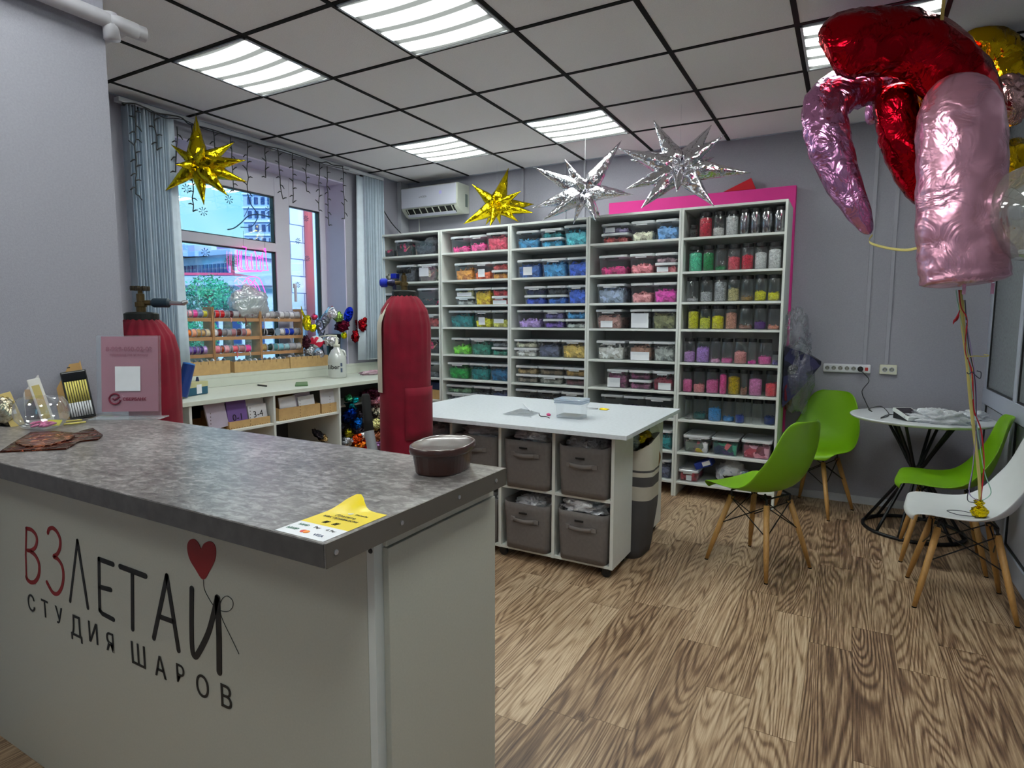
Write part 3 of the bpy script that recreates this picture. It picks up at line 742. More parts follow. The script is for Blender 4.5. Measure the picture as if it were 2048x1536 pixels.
for k, rw in enumerate(JR):
    z = LV[k + 1]; hh = min(.185, LV[k] - z - TH - .008)
    for i, it in enumerate(rw):
        h = it[4] if len(it) > 4 else hh * (1 if i % 3 else .985)
        col = it[2]
        dk = k == 0 and i >= 4
        lab = ('dark empty jar, ' if dk else ('empty clear jar, ' if it[3] < .06 else 'jar of %s confetti, ' % col)) + '%s from left on the %s jar shelf' % (ORD[i], S[k] if k else 'top')
        jar(it[0], it[1], z, h, col, it[3], lab, dark=dk, yf=3.695 + (.03 if (i % 2 and k == 6) else 0))
# lowest shelf clutter of the jar unit
zf = LV[9]
bx = thing('packet_box', 'small dark blue box lying tilted on the tub of red packets', 'box', (2.98, 3.78, zf + .1))
O = Vector((2.93, 3.72, zf + .095)); U = Vector((.92, 0, .39)); V = Vector((-.39, 0, .92)); N = Vector((0, 1, 0))
build('carton', MB().fbox(O, U, V, N, 0, .13, 0, .05, 0, .12), mat('blue_carton', (32, 58, 150), .5), bx, bev=.003)
build('panel', MB().fbox(O, U, V, N, .06, .12, .01, .042, -.001, 0), paper, bx)
wb = build('plastic_bag', MB().blob((3.17, 3.82, zf + .085), (.10, .09, .082), .45, 5, 24, 16, ridge=True), plastic('white_bag', tint=(225, 228, 235), alpha=.7, diff=.7, bump=.5), None, smooth=True)
tag(wb, 'crumpled white plastic bag with a black slot on the lowest shelf', 'bag')
tgm = MB().box(3.12, 3.20, 3.722, 3.726, zf + .06, zf + .085)
build('slot', tgm, black_m, wb)
for i, (px, c, nm) in enumerate(((1448, (190, 200, 215), 'silver'), (1470, (225, 228, 235), 'white'), (1492, (150, 200, 220), 'pale blue'), (1512, (60, 60, 70), 'dark'), (1532, (210, 215, 220), 'grey'))):
    x = at(px, 930, 1, 3.74).x
    m = plastic('packet_%d' % i, tint=c, alpha=.75, diff=.6, bump=.6, bscale=40)
    a = -.18 + .09 * i; U = Vector((math.cos(a), .1, math.sin(a))); V = Vector((-math.sin(a), .05, math.cos(a)))
    P = MB().grid(lambda u, v: Vector((x, 3.73 + .012 * i, zf + .014)) + U * (.075 * u - .035) + V * (.105 * v) + Vector((0, .012 * math.sin(5 * u + 7 * v), 0)), 8, 8)
    o = build('foil_packet', P, m, None, smooth=True, solid=.004)
    tag(o, 'flat %s packet standing on the lowest shelf, %s from left' % (nm, ORD[i]), 'packet', 'packets standing on the lowest shelf')
# foam boards behind and above the units
pinkm = mat('pink_foam_board', (226, 58, 150), .8, var=.03)
o = build('pink_board', MB().box(2.06, 3.50, 4.075, 4.145, .5, 2.330), pinkm, None, bev=.003)
tag(o, 'large bright pink foam board standing behind the right shelving units', 'board')
a = at(1448, 386, 1, 4.11); b = at(1503, 357, 1, 4.11); c = at(1512, 379, 1, 4.11)
o = build('red_board', MB().prism([(a.x, 4.09, 2.335), (b.x, 4.09, b.z), (c.x, 4.09, 2.335)], (0, 1, 0), .04), mat('red_foam_board', (200, 28, 44), .8), None)
tag(o, 'red triangular board corner sticking up above the pink board', 'board')
# ------------------------------------------------------------------ reception counter
CZ0, CZ1, CX1, CYF, CYB, PF = .960, .998, 3.222, -.262, .283, -.106
stone_m, n_, o_ = _new('grey_stone_laminate')
def stone():
    n, o = stone_m.node_tree, o_
    nn = n.nodes; b = nn.new('ShaderNodeBsdfPrincipled'); b.inputs['Roughness'].default_value = .30
    t = nn.new('ShaderNodeTexCoord')
    z = nn.new('ShaderNodeTexNoise'); z.inputs['Scale'].default_value = 34; z.inputs['Detail'].default_value = 8; z.inputs['Roughness'].default_value = .7; z.inputs['Distortion'].default_value = .6
    z2 = nn.new('ShaderNodeTexNoise'); z2.inputs['Scale'].default_value = 4; z2.inputs['Detail'].default_value = 5
    mp = nn.new('ShaderNodeMapping'); mp.inputs['Scale'].default_value = (1, 1.8, 1)
    n.links.new(t.outputs['Object'], mp.inputs[0]); n.links.new(mp.outputs[0], z.inputs['Vector']); n.links.new(mp.outputs[0], z2.inputs['Vector'])
    a = nn.new('ShaderNodeMath'); a.operation = 'MULTIPLY_ADD'; n.links.new(z2.outputs['Fac'], a.inputs[0]); a.inputs[1].default_value = .45; n.links.new(z.outputs['Fac'], a.inputs[2])
    r = nn.new('ShaderNodeValToRGB'); e = r.color_ramp.elements
    e[0].position = .56; e[0].color = rgb(72, 67, 66); e[1].position = .88; e[1].color = rgb(158, 153, 152); q = e.new(.71); q.color = rgb(108, 102, 101)
    n.links.new(a.outputs[0], r.inputs[0]); n.links.new(r.outputs[0], b.inputs['Base Color'])
    bp = nn.new('ShaderNodeBump'); bp.inputs['Strength'].default_value = .12; bp.inputs['Distance'].default_value = .004; n.links.new(z.outputs['Fac'], bp.inputs['Height']); n.links.new(bp.outputs[0], b.inputs['Normal'])
    n.links.new(b.outputs[0], o.inputs[0])
stone()
ct = thing('reception_counter', 'white reception counter with grey stone top and balloon studio logo', 'counter', (2.4, PF, 0))
cpan = mat('counter_panel', (188, 187, 176), .45, var=.03, scale=200)
build('front_panel', MB().box(1.565, 3.158, PF, PF + .018, 0, CZ0), cpan, ct, bev=.001)
build('edge_strip', MB().box(3.159, 3.176, PF - .0, .291, 0, CZ0 - .001), white_edge, ct)
build('side_panel', MB().box(3.1765, 3.190, PF + .022, .291, 0, .925), cpan, ct, bev=.001)
build('side_rail', MB().box(3.1765, 3.186, PF + .022, .291, .927, .958), cpan, ct, bev=.001)
build('countertop', MB().box(1.565, CX1, CYF, CYB, CZ0, CZ1), stone_m, ct, bev=.001)
build('front_edge_shade', MB().box(1.565, CX1 - .001, CYF - .0016, CYF - .0002, CZ0, CZ1 - .0012), mat('shaded_stone_edge', (74, 71, 70), .4, var=.25, scale=40), ct)  # front edge catches less light; that shade is put into the strip's colour
build('end_strip', MB().box(CX1 + .0005, CX1 + .0025, CYF, CYB, CZ0 - .001, CZ1), mat('brushed_edge', (112, 106, 98), .35, metal=.5), ct)
for px, py in ((671, 1086), (803, 1028), (918, 978), (992, 945)):
    q = at(px, py, 0, CX1 + .002)
    build('screw', MB().lathe([(.0045, 0), (.0042, .0015), (.002, .0018)], (CX1 + .0025, q.y, (CZ0 + CZ1) / 2), 12, axis=(1, 0, 0)), steel, ct)
q = at(741, 1102, 1, PF)
build('screw_cap', MB().lathe([(.005, 0), (.004, .002)], (q.x, PF, q.z), 12, axis=(0, -1, 0)), black_m, ct)
# logo on the front panel
X_, Z_ = Vector((1, 0, 0)), Vector((0, 0, 1))
def LP(cx, cy):
    return at(cx / 3.657, 1000 + cy / 3.657, 1, PF)
def stroke(pts, w, mb, sm=0):
    P = [LP(*p) for p in pts]; k9 = 1.55 if (w if not isinstance(w, list) else 1) > .002 else 1.0; w = w * k9
    if sm: P = smooth_path(P, sm)
    ws = w if isinstance(w, list) else None
    m = len(P); L = []; Rr = []
    for i in range(m):
        a = P[max(0, i - 1)]; b = P[min(m - 1, i + 1)]; t = (b - a).normalized(); nn = Vector((-t.z, 0, t.x))
        ww = w if not ws else ws[min(len(ws) - 1, int(i / (m - 1) * (len(ws) - 1) + .5))]
        L.append(P[i] + nn * ww / 2); Rr.append(P[i] - nn * ww / 2)
    y0, y1 = PF - .0012, PF - .0002
    for i in range(m - 1):
        q = [L[i], L[i + 1], Rr[i + 1], Rr[i]]
        mb.loops([[(p.x, y0, p.z) for p in q], [(p.x, y1, p.z) for p in q]])
    for i in range(m):
        ww = w if not ws else ws[min(len(ws) - 1, int(i / (m - 1) * (len(ws) - 1) + .5))]
        c = P[i]
        if i in (0, m - 1) or not sm: mb.lathe([(ww / 2, 0), (ww / 2, .001)], (c.x, PF - .0002, c.z), 12, axis=(0, -1, 0))
    return mb
red_ink = mat('dark_red_vinyl', (138, 18, 22), .5); ink_l = mat('black_vinyl', (16, 16, 16), .5)
letters = [(red_ink, [([(195, 210), (190, 400), (196, 570)], .0050, 0), ([(195, 208), (232, 218), (264, 255), (272, 300), (258, 348), (228, 368), (205, 368)], .0072, 5), ([(222, 372), (262, 408), (288, 470), (286, 545), (262, 592), (232, 602), (205, 585), (195, 562)], .0078, 5)]),
           (red_ink, [([(352, 240), (362, 212), (388, 205), (420, 235), (442, 290), (440, 350), (420, 395), (394, 412), (425, 432), (455, 480), (466, 550), (456, 630), (424, 684), (385, 672), (345, 600)], .0072, 5)]),
           (ink_l, [([(515, 740), (568, 297)], .0062, 0), ([(568, 297), (645, 788)], .0072, 0)]),
           (ink_l, [([(828, 470), (726, 432)], .0085, 0), ([(726, 432), (728, 640), (732, 805)], .0080, 0), ([(732, 805), (750, 830), (832, 874)], .0080, 0), ([(735, 636), (812, 657)], .0080, 0)]),
           (ink_l, [([(880, 486), (1066, 556)], .0090, 0), ([(970, 528), (972, 942)], .0088, 0)]),
           (ink_l, [([(1127, 1008), (1222, 556)], .0090, 0), ([(1222, 556), (1308, 1098)], .0092, 0), ([(1168, 852), (1278, 892)], .0078, 0)]),
           (ink_l, [([(1405, 650), (1403, 900), (1408, 1085), (1425, 1140), (1452, 1120), (1520, 985), (1560, 850), (1590, 722)], .0100, 4), ([(1592, 720), (1604, 1000), (1606, 1255)], .0118, 0)])]
for i, (m, st) in enumerate(letters):
    mb = MB()
    for p, w, sm in st: stroke(p, w, mb, sm)
    build('logo_letter', mb, m, ct)
hp = smooth_path([LP(*p) for p in ((1473, 357), (1495, 318), (1535, 301), (1568, 320), (1582, 370), (1574, 440), (1540, 510), (1490, 582), (1430, 500), (1388, 425), (1372, 345), (1386, 297), (1420, 284), (1452, 312), (1473, 357))], 4)[:-1]
build('logo_heart', MB().prism([(p.x, PF - .0014, p.z) for p in hp], (0, 1, 0), .0012), red_ink, ct)
mb = MB(); stroke([(1490, 585), (1497, 650), (1525, 710), (1560, 765), (1610, 805), (1665, 815), (1702, 785), (1703, 735), (1665, 702), (1628, 722), (1608, 780), (1628, 870), (1690, 1000), (1750, 1125)], .0011, mb, 5)
build('logo_string', mb, ink_l, ct)
for ch, bx_, by_, ty_ in (('С', 237, 812, 698), ('Т', 337, 857, 738), ('У', 440, 905, 788), ('Д', 565, 998, 852), ('И', 690, 1045, 902), ('Я', 815, 1107, 976), ('Ш', 1020, 1212, 1058), ('А', 1180, 1295, 1148), ('Р', 1325, 1337, 1208), ('О', 1488, 1440, 1286), ('В', 1660, 1520, 1360)):
    a = LP(bx_, by_); b = LP(bx_, ty_)
    h = (b - a).z
    text('logo_small_letter', ch, h / .71, Vector((a.x, PF - .001, a.z)), X_, Z_, ink_l, ct, depth=.0004, stretch=.95)

# yellow payment sticker
U = Vector((1, 0, 0)); V = Vector((0, 1, 0)); N = Vector((0, 0, 1))
st = thing('payment_sticker', 'yellow and white payment sticker peeling up on the counter corner', 'sticker', (3.16, -.2, CZ1))
xa, xb, ya_, yb_ = 3.108, 3.214, -.258, -.112
def bend(u, v):
    x = xa + (xb - xa) * u; y = ya_ + (yb_ - ya_) * v
    k = max(0, v - .72) / .28; lift = .020 * k * k * math.exp(-((u - .22) / .24) ** 2); y += .022 * k * k * math.exp(-((u - .22) / .24) ** 2)
    return Vector((x, y, CZ1 + .0006 + lift))
build('yellow_area', MB().grid(lambda u, v: bend(u, .36 + .64 * v), 12, 16), mat('yellow_print', (236, 208, 10), .35), st, smooth=True)
build('white_area', MB().grid(lambda u, v: bend(u, .36 * v), 6, 6), paper, st)
zt_ = CZ1 + .0010
text('lettering', 'Платите\nкак привыкли', .0115, Vector(((xa + xb) / 2, ya_ + .098, zt_)), U, V, ink, st, depth=.0001)
text('lettering', 'Билайн', .008, Vector(((xa + xb) / 2 + .02, ya_ + .116, zt_)), U, V, ink, st, depth=.0001)
build('logo_dot', MB().lathe([(.005, 0), (.005, .0004)], ((xa + xb) / 2 - .005, ya_ + .119, zt_), 14), paper, st)
for k, x in enumerate((-.012, .010)):
    mb = MB()
    for a in range(3): mb.tube([(xa + .05 + x + .0035 * a, ya_ + .062, zt_), (xa + .053 + x + .0035 * a, ya_ + .072, zt_)], .0006, 4)
    build('contactless_mark', mb, ink, st)
text('lettering', 'МИР', .010, Vector((xa + .022, ya_ + .036, zt_)), U, V, mat('green_print', (60, 120, 100), .5), st, depth=.0001)
text('lettering', 'Pay', .010, Vector((xa + .052, ya_ + .037, zt_)), U, V, ink, st, depth=.0001)
text('lettering', 'G Pay', .009, Vector((xa + .082, ya_ + .037, zt_)), U, V, ink, st, depth=.0001)
text('lettering', 'VISA', .011, Vector((xa + .08, ya_ + .012, zt_)), U, V, mat('navy_print', (40, 60, 110), .5), st, depth=.0001)
text('lettering', 'МИР', .011, Vector((xa + .018, ya_ + .016, zt_)), U, V, MATS['green_print'], st, depth=.0001)
build('logo_dot', MB().lathe([(.0055, 0), (.0055, .0004)], (xa + .044, ya_ + .018, zt_ - .0002), 16), mat('red_print', (214, 60, 40), .5), st)
build('logo_dot', MB().lathe([(.0055, 0), (.0055, .0005)], (xa + .051, ya_ + .018, zt_ - .0002), 16), mat('orange_print', (240, 140, 30), .5), st)

# brown oval tub ---------------------------------------------------
brown = mat('dark_brown_plastic', (62, 32, 26), .28, var=.03, coat=.4)
cl_, cr_ = at(831, 945, 2, CZ1), at(943, 925, 2, CZ1)
bc = (at(885, 952, 2, CZ1) + at(893, 912, 2, CZ1)) / 2
d_ = (cr_ - cl_); ang = math.atan2(d_.y, d_.x)
def oval(r0, z, rx, ry, n=40):
    ca, sa = math.cos(OA), math.sin(OA); out = []
    for k in range(n):
        a = 2 * PI * k / n; x = rx * math.copysign(abs(math.cos(a)) ** .82, math.cos(a)); y = ry * math.copysign(abs(math.sin(a)) ** .82, math.sin(a))
        out.append(Vector((r0.x + ca * x - sa * y, r0.y + sa * x + ca * y, z)))
    return out
OA = 1.797
bc = Vector((3.104, .206, CZ1))
bt = thing('oval_bucket', 'dark brown oval lidded bucket on the corner of the grey counter', 'bucket', bc)
z = CZ1 + .0005; rx, ry = .0855, .060; q_ = .735
build('bucket_body', MB().loops([oval(bc, z, rx * .89, ry * .87), oval(bc, z + .003, rx * .92, ry * .90), oval(bc, z + .062 * q_, rx, ry)], True, True), brown, bt, smooth=False)
build('lid', MB().loops([oval(bc, z + .060 * q_, rx * 1.05, ry * 1.09), oval(bc, z + .066 * q_, rx * 1.07, ry * 1.11), oval(bc, z + .080 * q_, rx * 1.06, ry * 1.10), oval(bc, z + .083 * q_, rx * 1.03, ry * 1.05), oval(bc, z + .081 * q_, rx * 1.00, ry * 1.0),
                         oval(bc, z + .079 * q_, rx * .96, ry * .95), oval(bc, z + .080 * q_, rx * .3, ry * .3)], True, True), brown, bt, smooth=True)

# acrylic stand with the pink sheet --------------------------------
P0 = at(192, 838, 2, CZ1); P1 = at(326, 836, 2, CZ1)
mid = (P0 + P1) / 2; U = (P1 - P0); U.z = 0; U.normalize(); N = Vector((U.y, -U.x, 0)); V = Vector((0, 0, 1))
lean = Vector((-N.x * .10, -N.y * .10, 1)).normalized()
sg = thing('sign_stand', 'clear acrylic stand with a pink payment sheet on the counter', 'sign', (mid.x, mid.y, CZ1))
acr = plastic('acrylic', tint=(225, 232, 238), alpha=.05, diff=.4, rough=.05, edge=.6)
NN = U.cross(lean); 
if NN.dot(CP - mid) < 0: NN = -NN
def SP(px, py):
    q = hit(px, py, mid, NN); return (q - mid).dot(U), (q - mid).dot(lean)
u0, vb = SP(195, 834); u1, _ = SP(322, 834); _, vt = SP(262, 671)
build('acrylic_plate', MB().fbox(mid, U, lean, NN, u0, u1, .004, vt, -.004, -.0012).fbox(mid, U, lean, NN, u0, u1, .004, vt, .001, .0035), acr, sg)
build('foot', MB().fbox(Vector((mid.x, mid.y, CZ1)), U, N, V, u0 - .012, u1 + .012, -.035, .035, .0005, .0045), acr, sg, bev=.0008)
a, b = SP(202, 671.5)[0], SP(315, 671.5)[0]; c, d = SP(260, 823)[1], SP(260, 673)[1]
pkm = mat('pink_sheet', (196, 128, 146), .6, var=.02)
build('pink_sheet', MB().fbox(mid, U, lean, NN, a, b, c, d, -.001, .0005), pkm, sg)
crim = mat('crimson_print', (120, 20, 50), .6); greyp = mat('mauve_print', (140, 84, 104), .6)
Q = lambda u, v, n=.0042: mid + U * u + lean * v + NN * n
w_ = b - a; cu = (a + b) / 2
text('lettering', '8-929-050-02-02', w_ / 7.6 * .92, Q(cu, SP(258, 702)[1] - .001), U, lean, greyp, sg, depth=.0001)
text('lettering', 'перевод по номеру', w_ / 14, Q(cu, SP(258, 712)[1]), U, lean, greyp, sg, depth=.0001)
qa = SP(231, 733); qb = SP(282, 782)
build('white_square', MB().fbox(mid, U, lean, NN, qa[0], qb[0], qb[1], qa[1], .0036, .0040), paper, sg)
cc = SP(231, 798); rr_ = (SP(242, 798)[0] - cc[0])
ring = [Q(cc[0] + rr_ * math.cos(t), cc[1] + rr_ * math.sin(t)) for t in [math.radians(40 + i * 12) for i in range(27)]]
mb = MB().tube(ring, rr_ * .16, 6).tube([Q(cc[0] - rr_ * .4, cc[1] + rr_ * .1), Q(cc[0] - .05 * rr_, cc[1] - rr_ * .2), Q(cc[0] + rr_ * .9, cc[1] + rr_ * .42)], rr_ * .15, 6)
build('bank_emblem', mb, crim, sg)
text('lettering', 'СБЕРБАНК', (SP(294, 800)[0] - SP(246, 800)[0]) / 5.5, Q(SP(247, 800)[0], SP(270, 801)[1]), U, lean, crim, sg, depth=.0002, bold=.0004, align='LEFT')

# goods leaning on the stub wall -----------------------------------
def leanpack(name, label, cat, pxs, base, tilt, rows, group=None):
    """pack standing at base point, facing the camera side, leaning back by tilt; pxs = left, right, top pixel"""
    B0 = base.copy(); n = (CP - B0); n.z = 0; n.normalize(); n = Matrix.Rotation(rows.get('yaw', 0), 3, 'Z') @ n
    u = Vector((-n.y, n.x, 0)); up = (Vector((0, 0, 1)) - n * tilt).normalized(); up = Matrix.Rotation(rows.get('roll', 0), 3, n) @ up; u = up.cross(n).normalized() ; nn = u.cross(up)
    if u.dot(RT) < 0: u = -u; 
    nn = u.cross(up)
    def f(px, py): q = hit(px, py, B0, nn); return (q - B0).dot(u), (q - B0).dot(up)
    t_ = thing(name, label, cat, B0, group=group)
    return t_, B0, u, up, nn, f
def slab(t_, B0, u, up, nn, name, a, b, c, d, n0, n1, m, bev=0.0):
    return build(name, MB().fbox(B0, u, up, nn, a, b, c, d, n0, n1), m, t_, bev=bev)
zc_ = CZ1 + .001
base = at(168, 836, 2, zc_)
K = leanpack('candle_pack', 'black boxed pack of yellow cake candles leaning by the pink sign', 'candles', (122, 190, 738, 836), base, .25, {'roll': .13, 'yaw': 0})
t_, B0, u, up, nn, f = K
L, _ = f(140, 836); Rr, _ = f(193, 834); _, T = f(150, 741)
slab(*K[:5], 'black_tray', L, Rr, 0, T, -.008, 0, black_m, .002)
slab(*K[:5], 'window', L + .003, Rr - .003, T * .80, T * .97, 0, .004, mat('glossy_black', (16, 18, 24), .12), .001)
wick = mat('yellow_candle', (220, 205, 110), .5); wax = mat('white_candle', (215, 215, 220), .5)
for i in range(9):
    x = L + .008 + (Rr - L - .016) * i / 8
    cd = build('candle', MB().tube([B0 + u * x + up * (T * .34) + nn * .005, B0 + u * x + up * (T * .78) + nn * .005], .0028, 8), wick, t_, smooth=True)
    build('candle_base', MB().tube([B0 + u * x + up * .008 + nn * .005, B0 + u * x + up * (T * .34) + nn * .005], .0028, 8), wax, cd, smooth=True)
for (l, r, t, bb, lab, m, off) in ((110, 172, 717, 832, 'tall kraft hang card standing behind the candle pack', kraft, -.030), (118, 170, 731, 834, 'shorter kraft hang card just behind the candle pack', mat('kraft_card_dark', (182, 142, 88), .8), -.018)):
    base2 = B0 - nn * (-off) * 1.0; base2 = base2 + nn * 0
    t2 = thing('hang_card', lab, 'card', base2, group='kraft hang cards')
    def f2(px, py, BB=base2): q = hit(px, py, BB, nn); return (q - BB).dot(u), (q - BB).dot(up)
    a_, _ = f2(l + 8, bb); b_, _ = f2(r + 14, bb); _, T2 = f2(l, t)
    build('card', MB().fbox(base2, u, up, nn, a_, b_, .0, T2, -.0012, 0), m, t2)
    build('hang_slot', MB().fbox(base2, u, up, nn, (a_ + b_) / 2 - .010, (a_ + b_) / 2 + .010, T2 - .014, T2 - .010, 0, .0006), ink, t2)
def simple_pack(name, label, cat, l, r, t, b, col, zoff=0, tilt=.3, roll=0.0, th=.012, bands=(), m=None, wallgap=None):
    base = at((l + r) / 2, b, 2, zc_)
    t_, B0, u, up, nn, f = leanpack(name, label, cat, None, base, tilt, {'roll': roll})
    a_, _ = f(l, b); b_, _ = f(r, b); _, T = f((l + r) / 2, t)
    build('wrapper', MB().fbox(B0, u, up, nn, a_, b_, 0, T, -th, 0), m or mat(name + '_' + label[:8].replace(' ', '_'), col, .5), t_, bev=.003)
    for (c0, c1, d0, d1, cc_, nm) in bands:
        build(nm, MB().fbox(B0, u, up, nn, a_ + (b_ - a_) * c0, a_ + (b_ - a_) * c1, T * d0, T * d1, 0, .0015), mat('band_%d_%d_%d' % cc_, cc_, .4), t_)
    return t_
simple_pack('candle_box', 'white box with a dark print standing against the grey wall', 'box', 52, 88, 734, 845, (206, 200, 200), roll=.02, th=.018, bands=((.05, .95, .05, .42, (60, 46, 62), 'dark_print'), (.1, .9, .42, .6, (170, 140, 110), 'photo_print'), (.2, .8, .84, .87, (120, 110, 110), 'small_print')))
simple_pack('candle_box', 'slim white box with gold window beside the kraft cards', 'box', 84, 112, 750, 848, (214, 210, 206), roll=.22, th=.014, bands=((.2, .8, .12, .85, (190, 170, 100), 'gold_window'),))
simple_pack('candle_card', 'pale yellow candle card leaning behind the glass bowl', 'card', 20, 52, 778, 852, (206, 180, 110), roll=.28, th=.004, bands=((.15, .8, .35, .75, (225, 225, 228), 'white_number'),))
simple_pack('candle_card', 'ochre candle card behind the pale yellow card', 'card', 4, 36, 782, 846, (186, 160, 80), roll=.24, th=.004, bands=((.15, .8, .35, .75, (205, 190, 130), 'gold_number'),))
simple_pack('snack_pouch', 'dark brown and gold pouch at the wall, leftmost', 'pouch', -12, 40, 764, 838, (66, 48, 40), roll=.1, th=.02, bands=((.05, .95, .86, .92, (170, 130, 70), 'gold_print'),))
pch = thing('foil_pouch', 'silvery gold foil pouch at the left end of the counter', 'pouch', at(12, 856, 2, zc_))
q0 = at(12, 850, 2, zc_)
build('pouch_body', MB().blob(q0 + Vector((0, 0, .045)), (.045, .03, .052), .25, 4, 22, 14), foil('champagne_foil', (214, 204, 176), .22, .5, 14), pch, smooth=True)
# round glass bowl with pink pieces
gb = at(86, 862, 2, zc_); gb = at(86, 857, 2, zc_)
rB = (at(133, 810, 2, zc_ + .04) - at(39, 810, 2, zc_ + .04)).length / 2
rB = abs((at(133, 850, 2, zc_) - at(39, 850, 2, zc_)).dot(RT)) / 2 * .98
hB = rB * 1.35
bo = thing('glass_bowl', 'round clear glass bowl holding pink twists on the counter', 'bowl', gb)
prof = [(rB * .35, 0), (rB * .7, hB * .08), (rB * .95, hB * .32), (rB, hB * .55), (rB * .93, hB * .8), (rB * .78, hB * .98), (rB * .76, hB)]
build('bowl_glass', MB().lathe([(r, gb.z + z) for r, z in prof] , (gb.x, gb.y, 0), 32, cap1=False), plastic('bowl_glass', tint=(220, 226, 232), alpha=.16, diff=.2, rough=.03), bo, smooth=True)
mb = MB()
for i in range(16):
    a = R.uniform(0, 2 * PI); r = R.uniform(0, rB * .45); c = gb + Vector((r * math.cos(a), r * math.sin(a), .008 + R.uniform(0, .012))); b = R.uniform(0, PI)
    d = Vector((math.cos(b), math.sin(b), R.uniform(-.1, .25))) * .014
    mb.tube([c - d, c, c + d], [.002, .0045, .002], 7)
build('pink_sweets', mb, mat('pink_sweet', (215, 110, 160), .35), bo, smooth=True)
yc = at(112, 853, 2, zc_)
o = build('price_tag', MB().fbox(yc + Vector((.0, -.01, .004)), Vector((.86, .5, 0)), Vector((-.3, .5, .55)).normalized(), Vector((0, 0, 1)), -.022, .022, 0, .022, 0, .001), mat('yellow_tag', (214, 206, 40), .5), None)
tag(o, 'small yellow tag leaning on the front of the glass bowl', 'tag')
# brown folded foil balloon
A = [at(x, y, 2, zc_) for x, y in ((0, 905), (25, 888), (62, 866), (110, 864), (150, 868), (172, 861), (186, 858), (206, 872), (196, 880), (160, 884), (133, 899), (70, 902))]
mb = MB().prism([(p.x, p.y, zc_) for p in A], (0, 0, 1), .0035)
fb = build('folded_balloon', mb, foil('brown_foil', (92, 44, 30), .22, .6, 22), None)
tag(fb, 'flat dark brown foil balloon folded on the left of the counter', 'foil balloon')
B_ = [at(x, y, 2, zc_ + .004) for x, y in ((30, 886), (66, 868), (118, 866), (150, 872), (140, 880), (100, 892), (50, 894))]
build('fold', MB().prism([(p.x, p.y, zc_ + .004) for p in B_], (0, 0, 1), .003), foil('brown_foil_light', (150, 92, 66), .2, .6, 25), fb)
for k, (x, y) in enumerate(((150, 843), (158, 847), (145, 849))):
    a = at(x - 18, y, 2, zc_ + .003); b = at(x + 14, y - 3, 2, zc_ + .003)
    o = build('loose_candle', MB().tube([a, b], .0028, 8), wick, None, smooth=True)
    tag(o, 'thin yellow candle lying loose before the candle pack, %s of three' % ['farthest', 'middle', 'nearest'][k], 'candle', 'loose candles by the sign stand')

